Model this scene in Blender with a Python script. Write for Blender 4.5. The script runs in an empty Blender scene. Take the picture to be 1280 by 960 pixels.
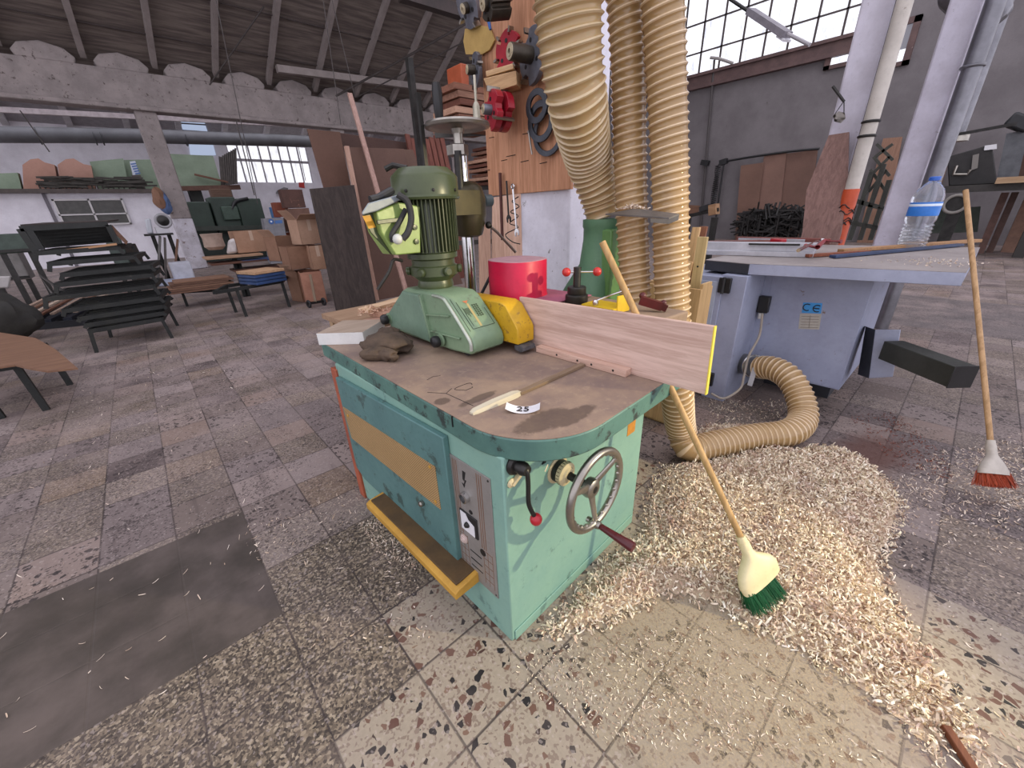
EXPOSURE = 0.0; WORLD = 1.6; SPOT = 560; PANE = 1.4
import bpy, math, random
import numpy as np
from mathutils import Vector, Matrix
random.seed(7)
C = bpy.context.scene.collection
V = Vector
PI = math.pi

# ---------------------------------------------------------------- camera model (1280x960 frame)
FPX = 491.935
RX = V((0.741013812503716, 0.2964055250014864, -0.6025299116453064))
RY = V((-0.6705585074725351, 0.2793993781135563, -0.6872316025663867))
RZ = V((-0.03535276134778806, 0.9132796681511919, 0.4057960448387036))
EYE = V((0, 0, 1.5))
def ray(px, py):
    q = V((px-640, 480-py, -FPX))
    return V((RX.dot(q), RY.dot(q), RZ.dot(q)))
def at(px, py, x=None, y=None, z=None, d=None):
    """the point of the place seen at a pixel, on a plane of the room or at a depth"""
    r = ray(px, py)
    if x is not None: t = x/r.x
    elif y is not None: t = y/r.y
    elif z is not None: t = (z-1.5)/r.z
    else: t = d/FPX
    return EYE + r*t
CAMR = V((RX[0], RY[0], RZ[0])); CAMU = V((RX[1], RY[1], RZ[1])); CAMF = V((-RX[2], -RY[2], -RZ[2]))

# ---------------------------------------------------------------- materials
def lin(h):
    h = h.lstrip('#'); out = []
    for i in (0, 2, 4):
        c = int(h[i:i+2], 16)/255
        out.append(c/12.92 if c <= .04045 else ((c+.055)/1.055)**2.4)
    return (*out, 1)
class NT:
    def __init__(s, name):
        s.m = bpy.data.materials.new(name); s.m.use_nodes = True
        s.t = s.m.node_tree; s.t.nodes.clear()
        s.out = s.n('ShaderNodeOutputMaterial'); s.b = s.n('ShaderNodeBsdfPrincipled')
        s.l(s.b.outputs[0], s.out.inputs[0])
    def n(s, k, **kw):
        o = s.t.nodes.new(k)
        for a, b in kw.items(): setattr(o, a, b)
        return o
    def l(s, a, b): s.t.links.new(a, b)
    def val(s, x, sock):
        if isinstance(x, (int, float)): sock.default_value = x
        elif isinstance(x, (tuple, list)): sock.default_value = x
        else: s.l(x, sock)
    def math(s, op, a, b=0, c=None):
        o = s.n('ShaderNodeMath', operation=op); s.val(a, o.inputs[0]); s.val(b, o.inputs[1])
        if c is not None: s.val(c, o.inputs[2])
        return o.outputs[0]
    def mix(s, f, a, b, mode='MIX'):
        o = s.n('ShaderNodeMix', data_type='RGBA', blend_type=mode)
        s.val(f, o.inputs[0]); s.val(a, o.inputs[6]); s.val(b, o.inputs[7]); return o.outputs[2]
    def ramp(s, f, *st):
        o = s.n('ShaderNodeValToRGB'); r = o.color_ramp
        while len(r.elements) < len(st): r.elements.new(.5)
        for e, (p, c) in zip(r.elements, st): e.position = p; e.color = c if len(c) == 4 else (*c, 1)
        s.l(f, o.inputs[0]); return o.outputs[0]
    def smooth(s, f, a, b):
        o = s.n('ShaderNodeMapRange', interpolation_type='SMOOTHSTEP'); s.val(f, o.inputs[0])
        o.inputs[1].default_value = a; o.inputs[2].default_value = b; return o.outputs[0]
    def coords(s, kind='Object', scale=(1, 1, 1)):
        if kind == 'World': src = s.n('ShaderNodeNewGeometry').outputs['Position']
        else: src = s.n('ShaderNodeTexCoord').outputs[kind]
        o = s.n('ShaderNodeMapping'); o.inputs['Scale'].default_value = scale; s.l(src, o.inputs[0]); return o.outputs[0]
    def noise(s, co, scale, detail=4, rough=.6, dist=0):
        o = s.n('ShaderNodeTexNoise'); s.l(co, o.inputs['Vector']); o.inputs['Scale'].default_value = scale
        o.inputs['Detail'].default_value = detail; o.inputs['Roughness'].default_value = rough; o.inputs['Distortion'].default_value = dist
        return o.outputs[0]
    def voro(s, co, scale, feature='F1', rand=1):
        o = s.n('ShaderNodeTexVoronoi', feature=feature); s.l(co, o.inputs['Vector']); o.inputs['Scale'].default_value = scale
        o.inputs['Randomness'].default_value = rand; return o
    def bump(s, h, strength=.3, dist=.01):
        o = s.n('ShaderNodeBump'); o.inputs['Strength'].default_value = strength; o.inputs['Distance'].default_value = dist
        s.l(h, o.inputs['Height']); s.l(o.outputs[0], s.b.inputs['Normal'])
    def set(s, col=None, rough=None, metal=None, **kw):
        if col is not None: s.val(col, s.b.inputs['Base Color'])
        if rough is not None: s.val(rough, s.b.inputs['Roughness'])
        if metal is not None: s.val(metal, s.b.inputs['Metallic'])
        for k, v in kw.items(): s.val(v, s.b.inputs[k.replace('_', ' ')])
        return s.m
_cache = {}
def paint(c, c2=None, rough=.55, metal=0, scale=6, wear=None, wearamt=.5, bump=0, key=None, spec=.5):
    """painted / plain surface with uneven tone, optional worn patches of a second colour"""
    k = ('paint', c, c2, rough, metal, scale, wear, wearamt, bump, spec)
    if k in _cache: return _cache[k]
    n = NT('paint_'+c.lstrip('#')); co = n.coords('Object')
    f = n.noise(co, scale, 5, .65)
    col = n.mix(n.smooth(f, .3, .7), lin(c), lin(c2 or c))
    if wear:
        w = n.noise(co, scale*3.1, 8, .72)
        col = n.mix(n.smooth(w, .70-wearamt*.28, .77-wearamt*.28), col, lin(wear))
    g = n.noise(co, max(scale*9, 28), 6, .75)
    col = n.mix(n.math('MULTIPLY', n.smooth(g, .52, .8), .34), col, tuple(q*.45 for q in lin(c)[:3])+(1,))
    col = n.mix(n.math('MULTIPLY', n.smooth(g, .5, .2), .16), col, tuple(min(1, q*1.35+.01) for q in lin(c)[:3])+(1,))
    r = n.math('ADD', rough-.10, n.math('MULTIPLY', g, .24))
    if bump: n.bump(n.noise(co, scale*12, 4), bump, .004)
    _cache[k] = n.set(col, r, metal, Specular_IOR_Level=spec); return _cache[k]
def wood(c, c2, axis='y', rough=.6, scale=1.0, ring=False):
    k = ('wood', c, c2, axis, rough, scale)
    if k in _cache: return _cache[k]
    n = NT('wood_'+c.lstrip('#'))
    st = {'x': (.6, 9, 9), 'y': (9, .6, 9), 'z': (9, 9, .6)}[axis]
    co = n.coords('Object', tuple(a*scale for a in st))
    oi = n.n('ShaderNodeObjectInfo'); ad = n.n('ShaderNodeVectorMath', operation='ADD')
    sc = n.n('ShaderNodeVectorMath', operation='SCALE'); sc.inputs[0].default_value = (37, 19, 53); n.l(oi.outputs['Random'], sc.inputs['Scale'])
    n.l(co, ad.inputs[0]); n.l(sc.outputs[0], ad.inputs[1]); co = ad.outputs[0]
    f = n.noise(co, 3.2, 6, .62, 1.2); g = n.noise(co, 22, 3, .6, .3)
    m = n.math('ADD', n.math('MULTIPLY', f, .75), n.math('MULTIPLY', g, .25))
    col = n.mix(n.smooth(m, .36, .64), lin(c2), lin(c))
    v = n.math('ADD', .88, n.math('MULTIPLY', oi.outputs['Random'], .24))
    hs = n.n('ShaderNodeHueSaturation'); n.l(col, hs.inputs['Color']); n.l(v, hs.inputs['Value'])
    n.bump(m, .15, .002)
    _cache[k] = n.set(hs.outputs[0], rough, 0, Specular_IOR_Level=.3); return _cache[k]

# ---------------------------------------------------------------- mesh builder
def frame(d):
    d = V(d).normalized(); u = V((0, 0, 1)) if abs(d.z) < .9 else V((1, 0, 0))
    a = d.cross(u).normalized(); return a, d.cross(a).normalized(), d
def rotz(a): return Matrix.Rotation(a, 4, 'Z')
class MB:
    def __init__(s): s.v = []; s.f = []; s.mi = []; s.cur = 0
    def add(s, vs, fs):
        b = len(s.v); s.v += [V(p) for p in vs]; s.f += [tuple(b+i for i in f) for f in fs]; s.mi += [s.cur]*len(fs); return s
    def use(s, i): s.cur = i; return s
    def hexa(s, p):   # 4 bottom (ccw), 4 top
        return s.add(p, [(3, 2, 1, 0), (4, 5, 6, 7), (0, 1, 5, 4), (1, 2, 6, 5), (2, 3, 7, 6), (3, 0, 4, 7)])
    def box(s, c, size, M=None):
        x, y, z = (a/2 for a in size); c = V(c)
        p = [V(q) for q in ((-x, -y, -z), (x, -y, -z), (x, y, -z), (-x, y, -z), (-x, -y, z), (x, -y, z), (x, y, z), (-x, y, z))]
        if M is not None: p = [M.to_3x3() @ q for q in p]
        return s.hexa([c+q for q in p])
    def span(s, a, b):
        return s.box([(a[i]+b[i])/2 for i in range(3)], [abs(b[i]-a[i]) for i in range(3)])
    def bar(s, p0, p1, w, h, up=(0, 0, 1), w1=None, h1=None):
        p0, p1 = V(p0), V(p1); d = (p1-p0).normalized(); up = V(up)
        if abs(d.dot(up)) > .98: up = V((0, 1, 0)) if abs(d.y) < .9 else V((1, 0, 0))
        a = d.cross(up).normalized(); b = a.cross(d).normalized()
        w1 = w if w1 is None else w1; h1 = h if h1 is None else h1
        q = [p0-a*w/2-b*h/2, p0+a*w/2-b*h/2, p0+a*w/2+b*h/2, p0-a*w/2+b*h/2]
        r = [p1-a*w1/2-b*h1/2, p1+a*w1/2-b*h1/2, p1+a*w1/2+b*h1/2, p1-a*w1/2+b*h1/2]
        return s.add(q+r, [(0, 1, 2, 3), (7, 6, 5, 4), (0, 4, 5, 1), (1, 5, 6, 2), (2, 6, 7, 3), (3, 7, 4, 0)])
    def prism(s, poly, ext):
        n = len(poly); ext = V(ext); p = [V(q) for q in poly]
        return s.add(p+[q+ext for q in p], [tuple(range(n-1, -1, -1)), tuple(range(n, 2*n))]+[(i, (i+1) % n, n+(i+1) % n, n+i) for i in range(n)])
    def loft(s, rings, cap=True, closed=False):
        n = len(rings[0]); vs = [q for r in rings for q in r]; m = len(rings); fs = []
        for k in range(m if closed else m-1):
            k2 = (k+1) % m
            for i in range(n): fs.append((k*n+i, k*n+(i+1) % n, k2*n+(i+1) % n, k2*n+i))
        if cap and not closed: fs += [tuple(range(n-1, -1, -1)), tuple(range((m-1)*n, m*n))]
        return s.add(vs, fs)
    def tube(s, path, r, n=10, closed=False, cap=True):
        P = [V(p) for p in path]; m = len(P); rs = r if isinstance(r, (list, tuple)) else [r]*m
        rings = []; a = None
        for i in range(m):
            if closed: t = P[(i+1) % m]-P[i-1]
            else: t = P[min(i+1, m-1)]-P[max(i-1, 0)]
            if t.length < 1e-9: t = V((0, 0, 1))
            t.normalize()
            if a is None: a = frame(t)[0]
            a = a-t*a.dot(t)
            if a.length < 1e-6: a = frame(t)[0]
            a.normalize(); b = t.cross(a)
            rings.append([P[i]+(a*math.cos(2*PI*k/n)+b*math.sin(2*PI*k/n))*rs[i] for k in range(n)])
        return s.loft(rings, cap, closed)
    def cyl(s, p0, p1, r, r1=None, n=16): return s.tube([p0, p1], [r, r if r1 is None else r1], n)
    def lathe(s, prof, o, axis=(0, 0, 1), n=24):
        a, b, d = frame(axis); o = V(o)
        return s.loft([[o+d*h+(a*math.cos(2*PI*k/n)+b*math.sin(2*PI*k/n))*max(r, 1e-4) for k in range(n)] for r, h in prof])
    def ball(s, c, r, sc=(1, 1, 1), n=14, m=8):
        c = V(c); rings = []
        for j in range(m+1):
            th = PI*j/m; rr = max(math.sin(th), .01)
            rings.append([c+V((rr*math.cos(2*PI*k/n)*r*sc[0], rr*math.sin(2*PI*k/n)*r*sc[1], -math.cos(th)*r*sc[2])) for k in range(n)])
        return s.loft(rings)
    def torus(s, c, axis, R, r, n=28, m=10):
        a, b, d = frame(axis); c = V(c)
        return s.tube([c+(a*math.cos(2*PI*k/n)+b*math.sin(2*PI*k/n))*R for k in range(n)], r, m, closed=True)
    def build(s, name, mats, parent=None, local=False, bev=0, smooth=True, seg=2, origin=None, angle=.6):
        me = bpy.data.meshes.new(name); vs = s.v
        o = bpy.data.objects.new(name, me); C.objects.link(o)
        if parent is not None:
            o.parent = parent
            if not local:
                inv = wm(parent).inverted(); vs = [inv @ q for q in vs]
        elif not local:
            if origin is None:
                lo = [min(q[i] for q in vs) for i in range(3)]; hi = [max(q[i] for q in vs) for i in range(3)]
                origin = V(((lo[0]+hi[0])/2, (lo[1]+hi[1])/2, lo[2]))
            o.location = origin; vs = [q-V(origin) for q in vs]
        me.from_pydata([tuple(q) for q in vs], [], s.f)
        for m in (mats if isinstance(mats, (list, tuple)) else [mats]): me.materials.append(m)
        if len(me.materials) > 1: me.polygons.foreach_set('material_index', s.mi)
        me.update()
        if smooth:
            me.polygons.foreach_set('use_smooth', [True]*len(me.polygons)); me.set_sharp_from_angle(angle=angle)
        if bev:
            b = o.modifiers.new('bevel', 'BEVEL'); b.width = bev; b.segments = seg; b.limit_method = 'ANGLE'; b.angle_limit = .7
            b.harden_normals = False
        return o
def wm(o):
    m = o.matrix_basis.copy()
    return m if o.parent is None else wm(o.parent) @ m
def tag(o, label, cat, group=None, kind=None):
    if label: o['label'] = label
    if cat: o['category'] = cat
    if group: o['group'] = group
    if kind: o['kind'] = kind
    return o
def thing(name, label, cat, loc=(0, 0, 0), rz=0, group=None):
    o = bpy.data.objects.new(name, None); C.objects.link(o); o.location = loc; o.rotation_euler = (0, 0, rz); o.empty_display_size = .1
    return tag(o, label, cat, group)
def struct(o): o['kind'] = 'structure'; return o
def copy_tree(o, parent=None):
    c = o.copy(); C.objects.link(c)
    if parent is not None: c.parent = parent
    for ch in o.children: copy_tree(ch, c)
    return c
def text(s, body, size, pos, right, up, mat_, parent=None, local=False, name='lettering', depth=.0006):
    """writing as thin raised lettering: right/up give the plane"""
    cu = bpy.data.curves.new(name, 'FONT'); cu.body = body; cu.size = size; cu.extrude = depth; cu.align_x = 'CENTER'; cu.align_y = 'CENTER'
    o = bpy.data.objects.new(name, cu); C.objects.link(o); cu.materials.append(mat_)
    r = V(right).normalized(); n = r.cross(V(up)).normalized(); u = n.cross(r)
    M = Matrix((r, u, n)).transposed().to_4x4(); M.translation = V(pos)
    if parent is not None:
        o.parent = parent; M = M if local else wm(parent).inverted() @ M
    o.matrix_basis = M
    return o
def arc(c, a, b, r, t0, t1, n):
    c, a, b = V(c), V(a), V(b)
    return [c+(a*math.cos(t0+(t1-t0)*k/n)+b*math.sin(t0+(t1-t0)*k/n))*r for k in range(n+1)]
def bez(pts, n=24):
    """smooth Catmull-Rom path"""
    P = [V(p) for p in pts]; P = [P[0]*2-P[1]]+P+[P[-1]*2-P[-2]]; out = []
    for i in range(1, len(P)-2):
        for k in range(n):
            t = k/n; a, b, c, d = P[i-1], P[i], P[i+1], P[i+2]
            out.append(.5*((2*b)+(c-a)*t+(2*a-5*b+4*c-d)*t*t+(3*b-a-3*c+d)*t**3))
    out.append(P[-2]); return out
_text_obj = text
def text(s, body, size, pos, right, up, mat_, parent=None, local=False, name='lettering', depth=.0006):
    o = _text_obj(s, body, size, pos, right, up, mat_, parent, local, name, depth)
    dg_ = bpy.context.evaluated_depsgraph_get(); dg_.update(); me = bpy.data.meshes.new_from_object(o.evaluated_get(dg_))
    q = bpy.data.objects.new(name, me); C.objects.link(q); q.parent = o.parent; q.matrix_basis = o.matrix_basis.copy()
    if not me.materials: me.materials.append(mat_)
    bpy.data.objects.remove(o, do_unlink=True); return q
# ================================================================= camera, light, world
cam = bpy.data.cameras.new('camera'); co = bpy.data.objects.new('camera', cam); C.objects.link(co)
cam.sensor_width = 36; cam.lens = FPX/1280*36; cam.clip_end = 200; cam.clip_start = .02
M = Matrix((CAMR, CAMU, -CAMF)).transposed().to_4x4(); M.translation = EYE; co.matrix_world = M
sc = bpy.context.scene; sc.camera = co
sc.view_settings.view_transform = 'Standard'; sc.view_settings.look = 'None'; sc.view_settings.gamma = 1
sc.view_settings.exposure = EXPOSURE; sc.view_settings.use_curve_mapping = False
w = bpy.data.worlds.new('sky'); sc.world = w; w.use_nodes = True
bg = w.node_tree.nodes['Background']; bg.inputs[0].default_value = (.93, .90, 1.0, 1); bg.inputs[1].default_value = WORLD
# low sun-warm light that falls through the doorway to the right of the photographer
sp = bpy.data.lights.new('doorway_light', 'SPOT'); so = bpy.data.objects.new('doorway_light', sp); C.objects.link(so)
L0 = V((3.25, -2.52, 1.93)); L1 = V((.70, .75, .72))
so.location = L0; so.rotation_euler = (L1-L0).to_track_quat('-Z', 'Y').to_euler()
sp.energy = SPOT; sp.color = (1.0, .85, .50); sp.spot_size = math.radians(45); sp.spot_blend = .3; sp.shadow_soft_size = .05

# ================================================================= floor
def floor_mat():
    n = NT('terrazzo_tiles'); g = n.n('ShaderNodeNewGeometry').outputs['Position']
    sep = n.n('ShaderNodeSeparateXYZ'); n.l(g, sep.inputs[0]); X, Y = sep.outputs[0], sep.outputs[1]
    T = .295
    tx = n.math('DIVIDE', n.math('ADD', X, .0025), T); ty = n.math('DIVIDE', n.math('SUBTRACT', Y, .905), T)
    ix, iy = n.math('FLOOR', tx), n.math('FLOOR', ty); fx, fy = n.math('FRACT', tx), n.math('FRACT', ty)
    cid = n.n('ShaderNodeCombineXYZ'); n.l(ix, cid.inputs[0]); n.l(iy, cid.inputs[1])
    wn = n.n('ShaderNodeTexWhiteNoise', noise_dimensions='3D'); n.l(cid.outputs[0], wn.inputs['Vector'])
    wc = n.n('ShaderNodeSeparateColor'); n.l(wn.outputs['Color'], wc.inputs[0]); r1, r2, r3 = wc.outputs
    # offset chips per tile so no pattern runs across a joint
    sc1 = n.n('ShaderNodeVectorMath', operation='SCALE'); n.l(wn.outputs['Color'], sc1.inputs[0]); sc1.inputs['Scale'].default_value = 7
    ad = n.n('ShaderNodeVectorMath', operation='ADD'); n.l(g, ad.inputs[0]); n.l(sc1.outputs[0], ad.inputs[1]); P = ad.outputs[0]
    wv = n.n('ShaderNodeTexNoise'); wv.inputs['Scale'].default_value = 45; n.l(P, wv.inputs['Vector'])
    wsub = n.n('ShaderNodeVectorMath', operation='SCALE'); n.l(wv.outputs['Color'], wsub.inputs[0]); wsub.inputs['Scale'].default_value = .012
    wad = n.n('ShaderNodeVectorMath', operation='ADD'); n.l(P, wad.inputs[0]); n.l(wsub.outputs[0], wad.inputs[1]); Pw = wad.outputs[0]
    def flat(vec):
        m = n.n('ShaderNodeMapping'); m.inputs['Scale'].default_value = (1, 1, 0); n.l(vec, m.inputs[0]); return m.outputs[0]
    Pw = flat(Pw)
    a1 = n.voro(Pw, 36); e1 = n.voro(Pw, 36, 'DISTANCE_TO_EDGE'); s1 = n.n('ShaderNodeSeparateColor'); n.l(a1.outputs['Color'], s1.inputs[0])
    a2 = n.voro(Pw, 125); s2 = n.n('ShaderNodeSeparateColor'); n.l(a2.outputs['Color'], s2.inputs[0])
    big = n.math('MULTIPLY', n.math('GREATER_THAN', e1.outputs[0], n.math('ADD', .05, n.math('MULTIPLY', s1.outputs[1], .22))), n.math('LESS_THAN', s1.outputs[0], .34))
    # --- cream tiles with large dark chips (in front of the machine)
    stain = n.noise(g, 2.2, 6, .65); fine = n.noise(g, 60, 4, .7)
    cream = n.mix(fine, lin('#857b6d'), lin('#a79c8a'))
    cream = n.mix(n.math('LESS_THAN', s2.outputs[0], .2), cream, lin('#7d6f62'))
    chipc = n.mix(n.smooth(s1.outputs[2], .42, .46), lin('#1c1a1b'), n.mix(s1.outputs[1], lin('#583a30'), lin('#7d6553')))
    tA = n.mix(big, cream, chipc)
    # --- small crushed-stone tiles
    tB = n.ramp(s2.outputs[0], (0, lin('#1a1613')), (.28, lin('#39332c')), (.55, lin('#665b4d')), (.8, lin('#877a67')), (1, lin('#ab9e89')))
    tB = n.mix(.2, tB, lin('#665a4e'))
    # --- greyish tiles
    tone = n.ramp(r2, (0, lin('#5c514f')), (.3, lin('#8d817e')), (.55, lin('#74675f')), (.8, lin('#9e918d')), (1, lin('#8a7464')))
    tC = n.mix(n.math('MULTIPLY', big, n.math('GREATER_THAN', r3, .5)), n.mix(n.math('MULTIPLY', fine, .5), tone, lin('#443d3e')), lin('#37302f'))
    tD = n.mix(.45, tB, tone)
    isB = n.math('LESS_THAN', r1, .42)
    tFar = n.mix(isB, tC, tD)
    lt = lambda a, b: n.math('LESS_THAN', a, b)
    gt = lambda a, b: n.math('GREATER_THAN', a, b)
    mul = lambda *q: q[0] if len(q) == 1 else n.math('MULTIPLY', q[0], mul(*q[1:]))
    # layout near the machine: cream to the front right, crushed stone to its left
    near = n.math('MAXIMUM', mul(gt(X, -.0025), lt(Y, .905)), mul(gt(X, .2925), lt(Y, 1.2)))
    near = n.math('MAXIMUM', near, mul(gt(X, .9), lt(Y, 1.9)))
    near = mul(near, lt(X, 2.0))
    bz = mul(lt(X, .62), lt(Y, 1.79)); bz = mul(bz, n.math('SUBTRACT', 1, near))
    col = n.mix(bz, tFar, tB); 
    tA2 = n.mix(mul(gt(r1, .62), gt(X, 1.2)), tA, n.mix(.5, tA, tone))
    col = n.mix(near, col, tA2)
    # joints
    jx = n.math('MINIMUM', fx, n.math('SUBTRACT', 1, fx)); jy = n.math('MINIMUM', fy, n.math('SUBTRACT', 1, fy)); j = n.math('MINIMUM', jx, jy)
    joint = n.math('SUBTRACT', 1, n.smooth(j, .006, .020))
    joint = mul(joint, n.math('ADD', .5, n.math('MULTIPLY', r3, .5)))
    col = n.mix(joint, col, lin('#2e2625'))
    # grey mended patch of concrete let into the tiles
    slab = mul(lt(X, -.0025), gt(Y, 1.495), lt(Y, 2.335)); slab2 = mul(gt(X, 2.9), lt(X, 6.5), lt(Y, -.6), gt(Y, -9))
    slab3 = mul(gt(X, 6.8), lt(X, 9.0), lt(Y, 3))
    conc = n.mix(n.noise(g, 9, 6, .7), lin('#38332f'), lin('#484039'))
    col = n.mix(slab, col, conc); col = n.mix(slab3, col, n.mix(.5, conc, lin('#7a7374')))
    # trodden dust and dirt
    far = n.smooth(n.math('ADD', Y, n.math('MULTIPLY', X, .55)), 2.3, 5.0)
    dust = n.math('MULTIPLY', n.smooth(stain, .34, .72), n.math('ADD', .26, n.math('MULTIPLY', far, .5)))
    col = n.mix(dust, col, n.mix(n.noise(g, .9, 5), lin('#84756f'), lin('#ab9b97')))
    st = n.coords('World', (3.5, .5, 1)); streak = n.noise(st, 2.5, 6, .7, .6)
    col = n.mix(n.math('MULTIPLY', n.smooth(streak, .52, .78), .55), col, lin('#463c3b'))
    spk = n.voro(flat(g), 120); ss = n.n('ShaderNodeSeparateColor'); n.l(spk.outputs['Color'], ss.inputs[0])
    spm = mul(n.math('LESS_THAN', ss.outputs[0], n.math('MULTIPLY', n.smooth(n.noise(g, 3.1, 5, .7), .40, .70), .42)), n.math('SUBTRACT', 1, n.math('MAXIMUM', near, slab)))
    col = n.mix(n.math('MULTIPLY', spm, .62), col, lin('#2b2423'))
    col = n.mix(n.math('MULTIPLY', mul(n.math('GREATER_THAN', ss.outputs[1], .93), n.math('SUBTRACT', 1, slab)), .3), col, lin('#b5a9a4'))
    # fine sawdust around the heap
    def disc(cx, cy, rx, ry, lo, hi):
        dx = n.math('DIVIDE', n.math('SUBTRACT', X, cx), rx); dy = n.math('DIVIDE', n.math('SUBTRACT', Y, cy), ry)
        d = n.math('SQRT', n.math('ADD', mul(dx, dx), mul(dy, dy)))
        d = n.math('ADD', d, n.math('MULTIPLY', n.math('SUBTRACT', n.noise(g, 7, 5, .7), .5), .9))
        return n.math('SUBTRACT', 1, n.smooth(d, lo, hi))
    sd = n.math('MAXIMUM', disc(1.45, .25, .75, .50, .75, 1.25), disc(1.22, .05, .45, .30, .5, 1.2))
    sp_ = n.noise(g, 150, 2, .8)
    sdc = n.mix(n.smooth(sp_, .35, .65), lin('#786a58'), lin('#a69578'))
    col = n.mix(mul(sd, n.math('ADD', .36, n.math('MULTIPLY', n.smooth(sp_, .45, .6), .34))), col, sdc)
    rd = disc(3.1, .05, .38, .22, .3, 1.1)
    col = n.mix(mul(rd, .8), col, lin('#5d4038'))
    n.bump(n.math('SUBTRACT', n.math('MULTIPLY', fine, .2), joint), .35, .003)
    r = n.math('ADD', .5, n.math('MULTIPLY', stain, .3))
    return n.set(col, r, 0, Specular_IOR_Level=.35)
struct(MB().span((-14, -6, -.12), (20, 31, 0)).build('floor', floor_mat(), smooth=False))

# ================================================================= shell
plaster = paint('#7b7677', '#6a6566', .9, scale=.8, wear='#5d5756', wearamt=.25)
white_wall = paint('#e9e7ee', '#d5d2d9', .9, scale=1.2)
concrete = paint('#9d9390', '#877f7d', .92, scale=2.5, wear='#5a504d', wearamt=.42, bump=.5)
dark_steel = paint('#3b3433', '#4a3f3d', .6, scale=3)
brown_steel = paint('#54413f', '#67504c', .65, scale=3, wear='#8d7d7a', wearamt=.2)
roofing = NT('roof_boards')
rc = roofing.coords('World', (.5, 7, 1)); rf = roofing.noise(rc, 1.6, 6, .65)
roof_mat = roofing.set(roofing.mix(roofing.smooth(rf, .35, .68), lin('#5d534f'), lin('#82776f')), .95)
def emit(c, s, c2=None):
    n = NT('daylit_pane'); co_ = n.coords('Object', (3, 3, .8)); f = n.noise(co_, 2.2, 5, .7)
    col = n.mix(n.smooth(f, .45, .75), lin(c), lin(c2 or c))
    return n.set(lin('#404040'), .6, 0, Emission_Color=col, Emission_Strength=s)
pane = emit('#f6f6ff', PANE, '#b9bcd0')
WX = 19.0
# right-hand wall with its long strip window
yA, yB, zA, zB = 4.0, 12.5, at(860, 97, x=WX).z, at(870, -60, x=WX).z
wall = MB()
wall.span((WX, -6, 0), (WX+.3, 31, zA)); wall.span((WX, -6, zB), (WX+.3, 31, zB+3)); wall.span((WX, -6, zA), (WX+.3, yA, zB)); wall.span((WX, yB, zA), (WX+.3, 31, zB))
struct(wall.build('wall_right', plaster, smooth=False))
win = struct(MB().span((WX+.08, yA, zA), (WX+.12, yB, zB)).build('window_1', pane, smooth=False))
mu = MB(); k = 0
y = yA
while y < yB: mu.span((WX+.03, y-.03, zA), (WX+.08, y+.03, zB)); y += .78
for zz in np.arange(zA+.75, zB, .95): mu.span((WX+.03, yA, zz-.025), (WX+.08, yB, zz+.025))
mu.build('window_bars', dark_steel, win, smooth=False)
tr = MB().span((WX-.16, yA-.3, zA-.42), (WX, yB+.3, zA-.1)); tr.span((WX-.26, yA-.3, zA-.1), (WX, yB+.3, zA)); tr.span((WX-.24, yA-.3, zA-.52), (WX, yB+.3, zA-.42))
struct(tr.build('trim_1', brown_steel, smooth=False))
# two small brown-framed windows behind the right-hand posts
def small_window(name, yl, yr, z0, z1, lit):
    w2 = MB(); f_ = .16
    for a, b in (((yr, z0), (yr+f_, z1)), ((yl-f_, z0), (yl, z1)), ((yr, z0), (yl, z0+f_*.7)), ((yr, z1-f_), (yl, z1))): w2.span((WX-.12, a[0], a[1]), (WX, b[0], b[1]))
    w2 = struct(w2.build(name, brown_steel, smooth=False))
    MB().span((WX-.05, yr+f_*.6, z0+.05), (WX-.03, yl-f_*.6, z0+(z1-z0)*lit)).build('lit_pane', pane, w2, smooth=False)
    if lit < 1: MB().span((WX-.05, yr+f_*.6, z0+(z1-z0)*lit), (WX-.03, yl-f_*.6, z1-.1)).build('dim_pane', emit('#8c8a96', PANE*.5), w2, smooth=False)
small_window('window_2', at(1034, 70, x=WX).y, at(1085, 50, x=WX).y, at(1044, 86, x=WX).z, at(1034, 52, x=WX).z, .98)
small_window('window_6', at(1098, 50, x=WX).y, at(1148, 40, x=WX).y, at(1130, 82, x=WX).z, at(1148, 20, x=WX).z, .36)
# back wall
BY = 28.0
bw = MB(); wa, wb = at(296, 230, y=BY), at(392, 230, y=BY); wz0, wz1 = at(340, 228, y=BY).z, at(340, 182, y=BY).z
bw.span((-14, BY, 0), (WX, BY+.3, wz0)); bw.span((-14, BY, wz0), (wa.x, BY+.3, 6.2)); bw.span((wb.x, BY, wz0), (WX, BY+.3, 6.2)); bw.span((wa.x, BY, wz1), (wb.x, BY+.3, 6.2))
struct(bw.build('wall_back', white_wall, smooth=False))
w3 = struct(MB().span((wa.x, BY+.1, wz0), (wb.x, BY+.14, wz1)).build('window_3', emit('#f4f4fb', PANE*.85, '#c9c8d0'), smooth=False))
mu = MB()
for k in range(9): xx = wa.x+(wb.x-wa.x)*k/8; mu.span((xx-.035, BY+.02, wz0), (xx+.035, BY+.1, wz1))
mu.span((wa.x, BY+.02, wz0+(wz1-wz0)*.55), (wb.x, BY+.09, wz0+(wz1-wz0)*.62)); mu.build('window_bars', paint('#b8b4bb', '#9c98a0', .6), w3, smooth=False)
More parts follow.
